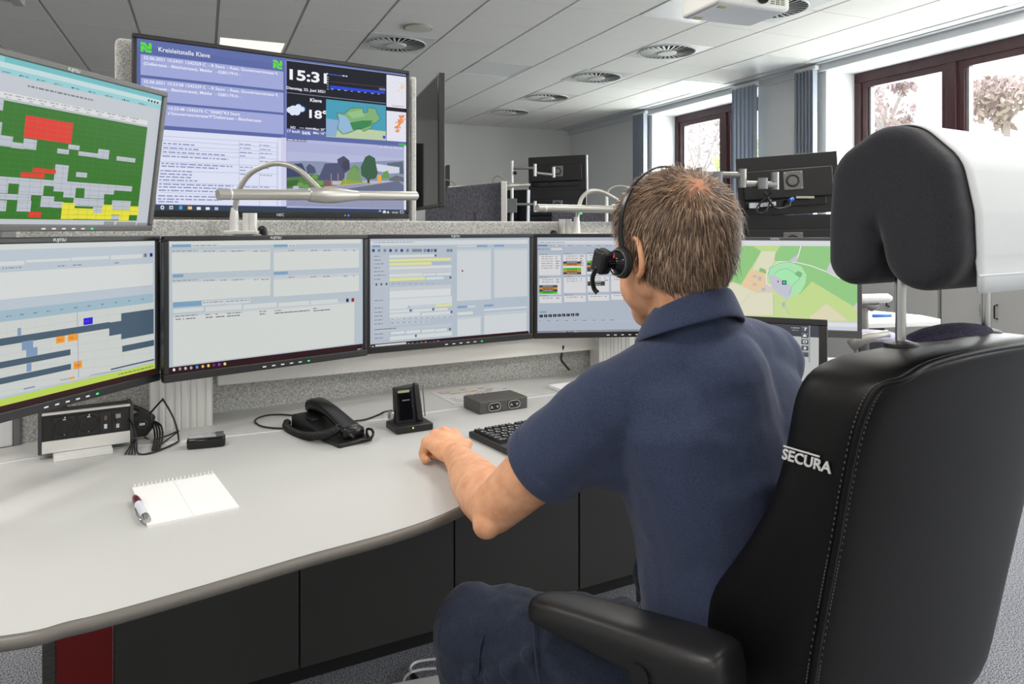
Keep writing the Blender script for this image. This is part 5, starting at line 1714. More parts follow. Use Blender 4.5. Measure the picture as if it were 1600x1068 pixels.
for nm, pts, r in (('pole', [P(1094, 262, Ya), P(1094, 560, Ya)], 0.020), ('first_arm', [P(1092, 272, Ya), P(1158, 273.5, Ya)], 0.018), ('elbow_joint', [P(1160, 264, Ya), P(1160, 293, Ya)], 0.023), ('second_arm', [P(1163, 287, Ya), P(1212, 288.5, 4.05)], 0.018), ('wrist_joint', [P(1211, 269, 4.06), P(1211, 296, 4.06)], 0.022)):
    k = MB(); k.cyl(pts[0], pts[1], r, seg=16); k.build(nm, GM, t, auto=40)
k = MB(); k.cyl(P(1122, 268, Ya - 0.01), P(1122, 285, Ya - 0.01), 0.026, seg=12); k.build('cable_clip', MGREY, t, auto=40)
k = MB(); k.cyl(P(1192, 278, Ya - 0.01), P(1192, 295, Ya - 0.01), 0.026, seg=12); k.build('cable_clip', MGREY, t, auto=40)
# left pair, far back
tc_, W = back_monitor('rear_monitor', (826, 246), (916, 241.5), 7.4, 7.2, 0.345, 'black back of the upper far monitor standing above the tube lamp', vesa=0.02, group='monitors seen from behind')
k = MB(); k.box((W / 2 + 0.006, 0.018, 0.17), (0.012, 0.03, 0.345)); k.build('bright_edge', mat('edge_light', (200, 204, 210), 0.4), tc_, local=True)
td_, W = back_monitor('rear_monitor', (824, 298), (916, 296.5), 7.4, 7.2, 0.345, 'black back of the lower far monitor behind the second tube lamp', vesa=0.02, group='monitors seen from behind')
te_, W = back_monitor('rear_monitor', (786, 297), (823, 296), 7.15, 6.9, 0.345, 'dark narrow far monitor left of the metal pole base', group='monitors seen from behind', box=False)
k = MB(); k.box((W / 2 + 0.004, 0.012, 0.17), (0.014, 0.03, 0.345)); k.build('bright_edge', mat('edge_light', (200, 204, 210), 0.4), te_, local=True)
t = thing('monitor_arm', 'upright bright pole with two jointed arms left of the far monitors', 'monitor arm', P(800, 300, 6.8))
Ya = 6.8
for nm, pts, r, m in (('pole', [P(800, 251, Ya), P(800, 560, Ya)], 0.015, ALU), ('upper_arm', [P(802, 262.5, Ya), P(836, 262.5, Ya)], 0.013, GM), ('elbow_joint', [P(836, 256, Ya), P(836, 275, Ya)], 0.015, ALU), ('upper_arm', [P(838, 270, Ya), P(864, 273, 6.9)], 0.013, GM),
                      ('wrist_joint', [P(865, 261, 6.92), P(865, 277, 6.92)], 0.015, ALU), ('lower_arm', [P(802, 319, Ya), P(836, 319, Ya)], 0.013, GM), ('elbow_joint', [P(836, 314, Ya), P(836, 331, Ya)], 0.015, ALU)):
    k = MB(); k.cyl(pts[0], pts[1], r, seg=12); k.build(nm, m, t, auto=40)
k = MB(); k.box(P(798.5, 321, Ya - 0.05), (0.11, 0.04, 0.13)); k.build('grey_box', mat('cable_box', (104, 110, 112), 0.5), t, bevel=0.004)
k = MB(); k.ball(P(805, 270, Ya - 0.02), 0.018, 10, 6); k.build('knob', BLACK, t, smooth=True)
for tt_, x_ in ((td_, 0.0), (te_, 0.0), (tb, 0.0)):
    k = MB(); c_ = frame(tt_) @ Vector((x_, -0.045, 0.17)); k.box((c_.x, c_.y, c_.z / 2), (0.04, 0.04, c_.z)); k.box((c_.x, c_.y + 0.015, c_.z), (0.08, 0.05, 0.08)); k.build('support_post', DGREY, tt_)
# far felt screens
felt_wall('felt_screen', [P(664, 297, 5.25).to_2d().to_3d(), P(783, 284, 4.35).to_2d().to_3d()], 0.04, 0.3, 1.522, 'darker purple grey felt screen behind the edge-on display', m=FELTP)
k = MB(); a_ = P(787.5, 284, 4.33); k.box((a_.x, a_.y, 0.762), (0.035, 0.05, 1.523)); tag(k.build('screen_post', mat('post_light', (196, 196, 192), 0.5), None, bevel=0.004), 'pale upright end post right of the purple grey felt screen', 'post')
k = MB(); a_ = P(742, 331, 4.3); k.box((a_.x, a_.y, a_.z / 2), (0.016, 0.02, a_.z)); tag(k.build('small_stand', DGREY, None), 'small dark upright strip before the purple grey felt screen', 'strip')
felt_wall('felt_screen', [Vector((P(862, 333, 6.4).x, 6.4, 0)), Vector((P(1010, 325, 5.6).x, 5.6, 0))], 0.04, 0.3, 1.395, 'purple grey felt screen under the second tube lamp, left of the man\'s face', m=FELTP)
felt_wall('felt_screen', [Vector((P(560, 300, 7.0).x, 7.4, 0)), Vector((P(700, 300, 6.6).x, 6.9, 0))], 0.04, 0.3, 1.5, 'felt screen mostly hidden behind the display wall', m=FELTP) if False else None
# far lamps
desk_lamp(P(783, 300, 6.2), None, [(770, 300), (770, 284), (774, 276), (781, 275), (790, 281), (797, 287)], 6.3, 6.2, (778, 290.5), (828, 288.5), 6.2, 6.3, 0.026, 0.35, 'far tube lamp left of the bright pole', posts=False, foot=True)
desk_lamp(P(706, 300, 6.2), None, [(690, 282), (698, 281), (706, 284), (714, 290)], 6.3, 6.2, (700, 292), (726, 291), 6.2, 6.3, 0.02, 0.5, 'tiny far tube lamp just right of the edge-on display', posts=False, foot=True)
desk_lamp(P(960, 300, 5.5), None, [(948, 304), (952, 296), (962, 291), (976, 291), (990, 297)], 5.5, 5.5, (972, 303), (1030, 303), 5.4, 5.5, 0.024, 0.5, 'far lamp arch right behind the second tube lamp, touching the man\'s forehead', posts=False, foot=True)
# small far screen
A_, B_ = P(694, 290, 6.9), P(703, 290, 6.3)
t = thing('far_monitor', 'tiny black edge-on monitor right of the tall edge-on display', 'monitor', (A_.x, A_.y, 0), 0)
d_ = Vector((B_.x - A_.x, B_.y - A_.y, 0)); n_ = Vector((-d_.y, d_.x, 0)).normalized() * 0.03
k = MB(); k.prism([A_, B_, B_ - n_, A_ - n_], 1.30, 1.79); k.prism([A_ - n_ * 0.2, A_ + (B_ - A_) * 0.2 - n_ * 0.2, A_ + (B_ - A_) * 0.2 - n_ * 0.8, A_ - n_ * 0.8], 0.0, 1.31); k.build('housing', BLACK, t, bevel=0.004)
# tall edge-on display
A_, B_ = P(640, 150, 4.1), P(686, 113, 3.28)
d_ = Vector((B_.x - A_.x, B_.y - A_.y, 0)); W = d_.length; d_.normalize(); n_ = Vector((d_.y, -d_.x, 0))
t = thing('edge_on_display', 'large black display seen almost edge-on beside the felt wall', 'display', (A_.x, A_.y, 1.36))
zt = B_.z
k = MB(); k.prism([A_, A_ + d_ * W, A_ + d_ * W + Vector((0.026, 0.004, 0)), A_ + Vector((0.026, 0.004, 0))], zt - 0.60, zt); k.build('housing', mat('tv_side', (58, 57, 56), 0.4), t, bevel=0.004)
k = MB(); f0 = A_ + n_ * -0.002
nl = Vector((-d_.y, d_.x, 0))
k.prism([A_ + nl * 0.001 + d_ * 0.01, A_ + d_ * (W - 0.012) + nl * 0.001, A_ + d_ * (W - 0.012) - nl * 0.003, A_ - nl * 0.003 + d_ * 0.01], zt - 0.585, zt - 0.015); k.build('panel', mat('off_screen', (6, 6, 7), 0.08), t)
k = MB(); k.ball(P(689.5, 316, 3.24), 0.004, 8, 6); k.build('screw', BLACK, t)
k = MB(); k.prism([A_ + nl * 0.0 + d_ * 0.1, A_ + d_ * 0.2, A_ + d_ * 0.2 + nl * -0.05, A_ + d_ * 0.1 + nl * -0.05], 0.0, 1.7); k.build('support_post', DGREY, t)

# far desk tip on the right
t = thing('far_desk', 'white pointed tip of another desk under the headrest with a blue pen on it', 'desk', (2.0, 4.3, 0))
tip = [G(1295, 482), G(1350, 483.5), G(1440, 492), G(1470, 498), G(1468, 501), G(1350, 505), G(1290, 505)]
k = MB(); k.prism([(p.x, p.y) for p in tip][::-1], DZ - 0.028, DZ); k.build('desktop', WHITE, t, bevel=0.004)
k = MB(); k.box((2.05, 4.2, 0.36), (0.10, 0.10, 0.72)); k.build('pedestal', DGREY, t)
k = MB(); k.tube([G(1364, 495.5) + Vector((0, 0, .008)), G(1392, 494.5) + Vector((0, 0, .008))], 0.009, 8)
tag(k.build('blue_pen', mat('pen_blue', (30, 110, 190), 0.4), None, smooth=True), 'blue pen lying on the far white desk tip', 'pen')
t = thing('task_chair', 'far office chair, only its arms and pale seat showing right of the map monitor', 'chair', (1.98, 3.6, 0))
k = MB(); a_, b_ = P(1340, 468, 3.85), P(1393, 466, 3.85)
k.tube([a_, a_ + Vector((0.03, 0, 0.004)), b_ - Vector((0.02, 0, -0.002)), b_], [0.022, 0.026, 0.024, 0.012], 12); k.build('armrest', WHITE, t, smooth=True)
k = MB(); k.tube([P(1345, 475, 3.86), P(1362, 480, 3.86), P(1374, 476, 3.86)], [0.02, 0.022, 0.012], 10); k.tube([P(1350, 480, 3.86), P(1352, 560, 3.86)], 0.02, 10); k.build('arm_bracket', mat('bracket_grey', (110, 110, 108), 0.4), t, smooth=True)
k = MB(); k.ball(P(1362, 524, 3.5), (0.13, 0.13, 0.025), 16, 8); k.build('seat', mat('seat_lilac', (170, 168, 196), 0.8), t, smooth=True)
k = MB(); k.tube([P(1330, 540, 3.4), P(1350, 528, 3.4), P(1388, 522, 3.4)], [0.03, 0.026, 0.02], 12); k.build('armrest', mat('arm_chrome', (150, 148, 142), 0.35, 0.4), t, smooth=True)
k = MB(); k.cyl((1.7, 3.5, 0.05), (1.7, 3.5, 0.62), 0.03, seg=16)
for q in range(5):
    a = 2 * PI * q / 5
    k.cyl((1.7, 3.5, 0.08), (1.7 + 0.3 * math.cos(a), 3.5 + 0.3 * math.sin(a), 0.05), 0.022, 0.016, 10); k.ball((1.7 + 0.3 * math.cos(a), 3.5 + 0.3 * math.sin(a), 0.03), 0.03, 10, 6)
k.build('base', BLACK, t, auto=40)

# ---------------------------------------------------------------- big control room chair
CB = Vector((0.482, 0.92, 0)); CR_ = Vector((0.848, 0.53, 0)).normalized(); CF = Vector((-0.53, 0.848, 0)).normalized()
chair = thing('control_chair', 'big black leather office chair with dark headrest, the man sitting in it', 'chair', CB + CR_ * 0.104 + CF * 0.3, math.atan2(CR_.y, CR_.x))


def C(s, d, z):
    return CB + CR_ * s + CF * d + Vector((0, 0, z))


SC = 0.104
# backrest: horizontal outlines from bottom to top: (z, half width, rear d, wing front d, centre front d, corner inset)
lv = [(0.52, 0.225, 0.050, 0.250, 0.13), (0.62, 0.236, 0.034, 0.262, 0.12), (0.718, 0.244, 0.018, 0.222, 0.10), (0.805, 0.246, 0.002, 0.155, 0.075), (0.893, 0.246, -0.016, 0.100, 0.055), (0.96, 0.245, -0.028, 0.076, 0.045),
      (1.031, 0.242, -0.044, 0.068, 0.030), (1.072, 0.236, -0.058, 0.062, 0.015), (1.097, 0.212, -0.068, 0.044, 0.0), (1.106, 0.16, -0.066, 0.004, -0.012)]


def outline(z, W_, dr, df, dc):
    pts = [(-W_, dr + 0.030), (-W_ + 0.006, dr + 0.010), (-W_ + 0.030, dr), (-W_ * 0.5, dr - 0.010), (0, dr - 0.014), (W_ * 0.5, dr - 0.010), (W_ - 0.030, dr), (W_ - 0.006, dr + 0.010), (W_, dr + 0.030),
           (W_, (dr + df) / 2), (W_ - 0.004, df - 0.012), (W_ - 0.022, df), (W_ - 0.055, df - 0.004), (W_ - 0.085, dc + 0.012), (W_ * 0.3, dc), (0, dc - 0.004), (-W_ * 0.3, dc), (-W_ + 0.085, dc + 0.012), (-W_ + 0.055, df - 0.004), (-W_ + 0.022, df), (-W_ + 0.004, df - 0.012), (-W_, (dr + df) / 2)]
    return pts


loops = []
for (z, W_, dr, df, dc) in lv:
    zz = lambda s: z + 0.0
    loops.append([C(SC + s, d, z - 0.012 * (abs(s) / 0.25) ** 2 * (1 if z > 1.02 else 0)) for s, d in outline(z, W_, dr, df, dc)])
cc = sum(loops[-1], Vector()) / len(loops[-1])
loops.append([cc + (p - cc) * 0.5 + Vector((0, 0, 0.006)) for p in loops[-1]])
k = MB(); k.ring(loops); k.build('backrest', LEATHER, chair, smooth=True, subd=2)
# blue grey cloth top of the front cushion
k = MB(); k.ball(C(SC + 0.02, 0.0, 1.098), (0.115, 0.03, 0.024), 20, 10, Matrix.Rotation(math.atan2(CR_.y, CR_.x), 3, 'Z')); k.build('front_cushion', noisy('cushion_violet', (52, 48, 66), (74, 70, 92), 240, 0.95, 0.5, 4, spec=0.1, dist=0.001), chair, smooth=True)
# seam piping and stitching
seam_px = [(0.718 - 0.2, 0.052), (0.718 - 0.1, 0.038), (0.718, 0.020), (0.805, 0.005), (0.893, -0.012), (0.96, -0.024), (1.031, -0.040), (1.072, -0.053)]
sp = [C(SC - 0.2385 + (0.012 if z > 1.05 else 0) + (0.008 if z < 0.7 else 0), d + 0.004, z) for z, d in seam_px]
sp += [C(SC - 0.205, -0.067, 1.084), C(SC - 0.160, -0.070, 1.096), C(SC - 0.08, -0.077, 1.103), C(SC + 0.02, -0.080, 1.104), C(SC + 0.12, -0.076, 1.100)]
spb = bez(sp, 10)
k = MB(); k.tube(spb, 0.0042, 8); k.build('piping', LEATHER, chair, smooth=True)
k = MB()
for off_ in (-0.008, 0.008):
    acc = 0
    for i_ in range(len(spb) - 1):
        a_, b_ = spb[i_], spb[i_ + 1]
        L_ = (b_ - a_).length
        n_ = max(1, int(L_ / 0.0045))
        for q in range(n_):
            p_ = a_.lerp(b_, (q + 0.3) / n_)
            e_ = (b_ - a_).normalized()
            o_ = (CR_ * 0.75 - CF * 0.3).normalized() * off_ if off_ > 0 else (-CR_ * 0.2 + CF * 1.0).normalized() * -off_ * 0.8
            k.tube([p_ + o_ - CF * 0.0 - CR_ * 0.0012, p_ + o_ + e_ * 0.0026 - CR_ * 0.0012], 0.0009, 4)
k.build('stitching', mat('stitch_grey', (84, 82, 80), 0.7), chair)
# silver lettering on the left side of the backrest
ez = (C(0, -0.013, 1.06) - C(0, 0.0, 0.98)).normalized()
e0 = P(1219, 716, 0.865); e1 = P(1304, 750, 0.80)
exx = -CF
eyy = ez
k = MB()
org = C(SC - 0.2475, 0.060, 0.974)
add_text(k, 'SECURA', org + eyy * -0.004, (exx * 0.985 - Vector((0, 0, 0.0))).normalized(), eyy, 0.0185, 0.066, 'LEFT', 0.02, 0.05)
k.box(org + exx * 0.034 + eyy * 0.0125, (0.0016, 0.0016, 0.0016))
q0 = org + eyy * 0.011 - CR_ * 0.0006
k.add([q0, q0 + exx * 0.05, q0 + exx * 0.05 + eyy * 0.0022, q0 + eyy * 0.0022], [(0, 1, 2, 3)])
k.build('lettering', mat('silver_print', (222, 222, 222), 0.35, 0.2), chair)
# headrest posts and collars
for s_ in (0.0, 0.208):
    k = MB(); k.cyl(C(s_, -0.004, 1.095), C(s_, -0.004, 1.24), 0.0062, seg=16); k.build('headrest_post', STEEL, chair, auto=40)
    k = MB(); k.tube([C(s_, -0.004, 1.094), C(s_, -0.004, 1.107), C(s_, -0.004, 1.110)], [0.022, 0.020, 0.010], 20); k.build('post_collar', BLACK, chair, auto=60)
# headrest: folded cushion (inverted U) over the posts
def prof(sgn, k_):
    return None


hpath = [(0.036, 1.211, 0.033), (0.035, 1.260, 0.034), (0.013, 1.307, 0.052), (-0.013, 1.321, 0.053), (-0.032, 1.300, 0.055), (-0.046, 1.262, 0.049), (-0.051, 1.222, 0.0455)]


def stadium(s_, p, q, shrink, n=28):
    out = []
    for k_ in range(n):
        a_ = 2 * PI * k_ / n
        ca, sa = math.cos(a_), math.sin(a_)
        rp, rq = p[2] - shrink, q[2] - shrink
        if p[0] * ca + p[1] * sa + rp > q[0] * ca + q[1] * sa + rq:
            out.append(C(s_, p[0] + rp * ca, p[1] + rp * sa))
        else:
            out.append(C(s_, q[0] + rq * ca, q[1] + rq * sa))
    return out


k = MB()
RE = 0.022
for p_, q_ in zip(hpath[:-1], hpath[1:]):
    ls = []
    for j_ in range(7):
        t_ = PI / 2 * j_ / 6
        ls.append(stadium(-0.052 + RE * (1 - math.sin(t_)), p_, q_, RE * (1 - math.cos(t_))))
    ls = ls[::-1]
    ls = [stadium(-0.052 + RE * (1 - math.sin(PI / 2 * (6 - j_) / 6)), p_, q_, RE * (1 - math.cos(PI / 2 * (6 - j_) / 6))) for j_ in range(7)]
    ls += [stadium(0.260 - RE * (1 - math.sin(PI / 2 * j_ / 6)), p_, q_, RE * (1 - math.cos(PI / 2 * j_ / 6))) for j_ in range(7)]
    k.ring(ls)
ho = k.build('headrest', HREST, chair, smooth=True)
skin(ho, 0.0035, 4)
sm_ = []
for k_ in range(60):
    a_ = math.radians(-60 + 300 * k_ / 59)
    best = max(hpath, key=lambda p: p[0] * math.cos(a_) + p[1] * math.sin(a_) + p[2])
    sm_.append(C(-0.044, best[0] + (best[2] - 0.0072) * math.cos(a_), best[1] + (best[2] - 0.0072) * math.sin(a_)))
k = MB(); k.tube(sm_, 0.0014, 6); k.build('headrest_seam', HREST, ho, smooth=True)
# white cover draped over the right hand part
cv = []
for k_ in range(37):
    a_ = math.radians(-12 + 204 * k_ / 36)
    best = max(hpath, key=lambda p: p[0] * math.cos(a_) + p[1] * math.sin(a_) + p[2])
    cv.append(Vector((best[0] + (best[2] + 0.0035) * math.cos(a_), 0, best[1] + (best[2] + 0.0035) * math.sin(a_))))
cv.insert(0, Vector((cv[0].x, 0, 1.19)))
for z_ in (1.20, 1.176):
    cv.append(Vector((-0.1005, 0, z_)))
rows_ = []
for s_ in [-0.012 + 0.275 * i_ / 16 for i_ in range(17)]:
    rows_.append([C(s_, p_.x + 0.0, p_.z) for p_ in cv])
k = MB()
n_ = len(cv)
k.add([p for r_ in rows_ for p in r_], [(i_ * n_ + j_, i_ * n_ + j_ + 1, (i_ + 1) * n_ + j_ + 1, (i_ + 1) * n_ + j_) for i_ in range(16) for j_ in range(n_ - 1)])
co = k.build('headrest_cover', mat('cover_white', (222, 226, 228), 0.85), chair, smooth=True)
co['label'] = 'white protective cover over the headrest'
sm = co.modifiers.new('thickness', 'SOLIDIFY'); sm.thickness = 0.002
hemm = [C(s_, -0.1005, 1.196) for s_ in (-0.012, 0.26)]
k = MB(); k.tube(hemm, 0.0014, 6); k.build('hem', mat('cover_white', (222, 226, 228), 0.85), co)
# headrest stitched seam lines
for line_ in ([(0.056, 1.200), (0.062, 1.25), (0.058, 1.30), (0.040, 1.34), (0.012, 1.358), (-0.018, 1.362), (-0.048, 1.352), (-0.072, 1.325), (-0.084, 1.285), (-0.086, 1.235), (-0.080, 1.205), (-0.062, 1.188)],):
    pass
# left armrest
ar0 = C(0, 0, 0) * 0
A_, B_ = Vector((0.272, 0.905, 0.732)), Vector((0.032, 1.135, 0.694))
ad = (B_ - A_).normalized(); aw = Vector((-ad.y, ad.x, 0)).normalized(); au = ad.cross(aw) * -1
if au.z < 0:
    au = -au
loops = []
for f, w, zt_, zb in ((0.0, 0.030, -0.004, -0.060), (0.02, 0.041, 0.002, -0.066), (0.12, 0.045, 0.004, -0.068), (0.3, 0.045, 0.004, -0.062), (0.55, 0.042, 0.003, -0.050), (0.8, 0.040, 0.001, -0.040), (0.93, 0.034, -0.003, -0.038), (0.985, 0.022, -0.010, -0.034), (1.0, 0.012, -0.016, -0.030)):
    c_ = A_.lerp(B_, f)
    loops.append([c_ + aw * a * w + au * b for a, b in ((-1, zt_ - 0.026), (-0.95, zt_ - 0.010), (-0.72, zt_), (0, zt_ + 0.003), (0.72, zt_), (0.95, zt_ - 0.010), (1, zt_ - 0.026), (0.92, zb), (0, zb - 0.004), (-0.92, zb))])
k = MB(); k.ring(loops); k.build('armrest', mat('armrest_rubber', (27, 27, 28), 0.4), chair, smooth=True, subd=2)
k = MB(); q = A_.lerp(B_, 0.34) - aw * 0.0 ; side = -aw if (-aw).y < 0 else aw
q = A_.lerp(B_, 0.34) + side * 0.043 + au * -0.046
k.cyl(q, q + side * 0.003, 0.015, seg=24); k.build('armrest_cap', mat('cap_black', (22, 22, 23), 0.35), chair, auto=40)
k = MB(); q = A_.lerp(B_, 0.35); k.tube([q + Vector((0, 0, -0.05)), q + Vector((0.0, 0.0, -0.16)), C(-0.10, 0.22, 0.46)], [0.026, 0.024, 0.024], 12); k.build('armrest_post', BLACK, chair, smooth=True)
# right armrest
q0, q1 = C(0.40, 0.10, 0.72), C(0.40, 0.38, 0.71)
k = MB(); k.tube([q0, q0.lerp(q1, 0.05), q0.lerp(q1, 0.95), q1], [0.02, 0.036, 0.034, 0.02], 14); k.build('armrest', mat('armrest_rubber', (27, 27, 28), 0.4), chair, smooth=True)
k = MB(); k.tube([q0.lerp(q1, 0.4), C(0.38, 0.24, 0.60), C(0.33, 0.24, 0.46)], 0.022, 12); k.build('armrest_post', BLACK, chair, smooth=True)
# seat, column, base
k = MB()
loops = []
for z, g in ((0.40, 0.9), (0.42, 1.0), (0.475, 1.0), (0.495, 0.93)):
    loops.append([C(SC + s_ * g, 0.30 + d_ * g, z) for s_, d_ in ((-0.25, -0.22), (-0.12, -0.25), (0.12, -0.25), (0.25, -0.22), (0.27, 0), (0.25, 0.20), (0.12, 0.24), (-0.12, 0.24), (-0.25, 0.20), (-0.27, 0))])
k.ring(loops); k.build('seat', LEATHER, chair, smooth=True, subd=2)
k = MB(); k.cyl(C(SC, 0.25, 0.08), C(SC, 0.25, 0.40), 0.035, seg=20); k.box(C(SC, 0.22, 0.385), (0.28, 0.28, 0.05), Matrix.Rotation(0.56, 3, 'Z')); k.build('column', BLACK, chair, auto=40)
for q in range(5):
    a = 2 * PI * q / 5 + 0.3
    e_ = C(SC, 0.25, 0.08) + Vector((0.30 * math.cos(a), 0.30 * math.sin(a), -0.01))
    k = MB(); k.cyl(C(SC, 0.25, 0.09), e_, 0.026, 0.018, 12); lo_ = k.build('leg', BLACK, chair, auto=40)
    k = MB(); k.cyl(e_ + Vector((-0.02 * math.sin(a), 0.02 * math.cos(a), -0.041)), e_ + Vector((0.02 * math.sin(a), -0.02 * math.cos(a), -0.041)), 0.029, seg=18); k.build('caster', BLACK, lo_, auto=40)
# ---------------------------------------------------------------- the man
SKINM = noisy('skin', (216, 154, 116), (234, 178, 140), 45, 0.55, 0.12, 4, spec=0.35, dist=0.0008)
MC['skin'].node_tree.nodes['Principled BSDF'].inputs['Subsurface Weight'].default_value = 0.12
MC['skin'].node_tree.nodes['Principled BSDF'].inputs['Subsurface Radius'].default_value = (0.012, 0.005, 0.003)
man = thing('person', 'man in a navy polo shirt and headset sitting at the desk, seen from behind', 'person', (0.30, 1.05, 0.0))
F = Vector((-0.5, 0.866, 0)).normalized()
Rr = Vector((0.866, 0.5, 0)).normalized()
UP = Vector((0, 0, 1))
Lsh = Vector((0.146, 1.085, 0.992)); Rsh = Vector((0.436, 1.255, 1.024))
Lel = Vector((-0.030, 1.195, 0.795)); Lwr = Vector((-0.112, 1.495, 0.787))
Rel = Vector((0.44, 1.50, 0.80)); Rwr = Vector((0.24, 1.66, 0.785))
# head frame: forward, left-right, up (pitched down a little)
hf = Vector((-0.54, 0.84, -0.16)).normalized()
hr = hf.cross(UP).normalized()
hu = hr.cross(hf).normalized()
HC = Vector((0.250, 1.150, 1.216))
HM = Matrix((hr, hf, hu)).transposed()


def H(x, y, z):
    return HC + HM @ Vector((x, y, z))


b = MB()
b.ball(H(0, -0.008, 0.030), (0.0745, 0.098, 0.085), 32, 20, HM)
b.ball(H(0, -0.026, -0.004), (0.062, 0.066, 0.080), 28, 16, HM)
b.ball(H(0, 0.026, -0.012), (0.069, 0.074, 0.080), 28, 16, HM)
b.ball(H(0, 0.036, -0.050), (0.064, 0.062, 0.054), 28, 16, HM)
b.cone(H(0, 0.045, -0.060), H(0, 0.070, -0.092), 0.050, 0.026)
b.cone(H(-0.045, 0.010, -0.050), H(-0.012, 0.070, -0.090), 0.024, 0.018)
b.cone(H(0.045, 0.010, -0.050), H(0.012, 0.070, -0.090), 0.024, 0.018)
b.cone(H(0, 0.088, 0.012), H(0, 0.106, -0.026), 0.008, 0.0125)
b.ball(H(-0.010, 0.096, -0.030), 0.008, 12, 8); b.ball(H(0.010, 0.096, -0.030), 0.008, 12, 8)
b.cone(H(-0.030, 0.082, 0.022), H(0.030, 0.082, 0.022), 0.010, 0.010)
b.ball(H(-0.040, 0.066, -0.022), (0.018, 0.014, 0.016), 14, 8, HM); b.ball(H(0.040, 0.066, -0.022), (0.018, 0.014, 0.016), 14, 8, HM)
b.ball(H(0, 0.086, -0.056), (0.020, 0.010, 0.006), 14, 8, HM); b.ball(H(0, 0.085, -0.066), (0.017, 0.010, 0.006), 14, 8, HM)
for sx in (-1, 1):          # ears
    R_ = HM @ Matrix.Rotation(sx * 0.35, 3, 'Z')
    b.tube([H(sx * 0.076, -0.004, -0.030) + R_ @ Vector((0.004 * sx, 0.016 * math.cos(a) - 0.006, 0.029 * math.sin(a) + 0.020 + 0.0)) for a in [2 * PI * q / 20 for q in range(20)]], 0.0052, 8, closed=True)
    b.ball(H(sx * 0.074, -0.008, -0.012), (0.004, 0.015, 0.026), 14, 10, R_)
    b.ball(H(sx * 0.076, 0.004, -0.040), (0.005, 0.009, 0.011), 12, 8, R_)
# neck
neck0 = Vector((0.292, 1.130, 1.020))
b.cone(neck0, H(0, -0.020, -0.045), 0.052, 0.056)
b.cone(neck0, H(0, 0.010, -0.065), 0.050, 0.046)
# trunk under the shirt
b.chain([Vector((0.35, 1.13, 0.60)), Vector((0.345, 1.135, 0.80)), Vector((0.30, 1.14, 0.95))], [0.09, 0.09, 0.07])
b.cone(Lsh, Rsh, 0.04, 0.04)
b.cone(neck0, Lsh, 0.04, 0.04); b.cone(neck0, Rsh, 0.04, 0.04)
# arms


def arm(sh_, el, wr, mid):
    b.chain([sh_, sh_.lerp(el, 0.5), el], [0.050, 0.051, 0.040])
    b.ball(sh_.lerp(el, 0.45) + mid * 0.006, 0.046, 16, 10)
    fdv = wr - el
    b.chain([el, el + fdv * 0.22 + mid * 0.004, el + fdv * 0.5, el + fdv * 0.8, wr], [0.040, 0.048, 0.043, 0.0320, 0.0280])
    return


arm(Lsh, Lel, Lwr, Vector((0.5, 0.3, 0.2)))
b.ball(Lel + Vector((-0.010, -0.022, -0.016)), 0.024, 14, 8)
arm(Rsh, Rel, Rwr, Vector((0, 0, 0.3)))


def hand(wr, fwd, lat, up, side, kn_off=0.0):
    """side = +1 when the thumb lies towards +lat"""
    Kc = wr + fwd * 0.088 + up * kn_off
    ks = []
    for i_, (o_, l_, fo) in enumerate(((0.033, 0.0, 0.0), (0.011, 0.006, 0.004), (-0.011, 0.001, 0.002), (-0.032, -0.010, -0.006))):
        kp = Kc + lat * side * o_ + fwd * l_ + up * fo
        ks.append(kp)
        # metacarpal
        b.cone(wr + lat * side * o_ * 0.55 + fwd * 0.012, kp, 0.0195, 0.0125, 14)
    b.ball(wr + fwd * 0.05 + up * (kn_off * 0.5), (0.038, 0.042, 0.020), 18, 12, Matrix((lat, fwd, up)).transposed())
    ln = (0.040, 0.044, 0.041, 0.033)
    for i_, kp in enumerate(ks):
        L1 = ln[i_]
        d1 = (fwd * 0.30 - up * 0.95 + lat * side * (0.06 - 0.05 * i_)).normalized()
        p1 = kp + d1 * L1
        d2 = (-fwd * 0.85 - up * 0.50).normalized()
        p2 = p1 + d2 * L1 * 0.46
        d3 = (-fwd * 0.85 + up * 0.5).normalized()
        p3 = p2 + d3 * L1 * 0.42
        b.chain([kp, p1, p2, p3], [0.0122, 0.0100, 0.0090, 0.0078], 12)
    tb_ = wr + fwd * 0.022 + lat * side * 0.026 - up * 0.004
    t1 = tb_ + (fwd * 0.75 + lat * side * 0.62 - up * 0.15).normalized() * 0.040
    t2 = t1 + (fwd * 0.92 + lat * side * 0.05 - up * 0.42).normalized() * 0.030
    t3 = t2 + (fwd * 0.80 - lat * side * 0.35 - up * 0.45).normalized() * 0.022
    b.chain([tb_, t1, t2, t3], [0.0165, 0.0118, 0.0100, 0.0082], 12)


lf = Vector((-0.42, 0.82, 0.18)).normalized()
ll = lf.cross(UP).normalized()
lu = ll.cross(lf).normalized()
hand(Lwr + lf * 0.01, lf, ll, lu, 1)
rf = Vector((-0.55, 0.80, -0.05)).normalized()
rl = rf.cross(UP).normalized()
hand(Rwr + rf * 0.01, rf, rl, rl.cross(rf).normalized(), -1)
# thighs and shins inside the trousers
Lk = Vector((-0.062, 1.275, 0.555)); Rk = Vector((0.33, 1.53, 0.575))
Lh_ = Vector((0.270, 1.115, 0.565)); Rh_ = Vector((0.430, 1.20, 0.575))
La = Vector((0.00, 1.30, 0.11)); Ra = Vector((0.35, 1.55, 0.11))
b.chain([Vector((0.35, 1.13, 0.60)), Lh_, Lk, La], [0.09, 0.07, 0.05, 0.035]); b.chain([Vector((0.35, 1.13, 0.60)), Rh_, Rk, Ra], [0.09, 0.07, 0.05, 0.035])
body = b.build('body', SKINM, man)
skin(body, 0.0032, 5)
# shirt
b = MB()


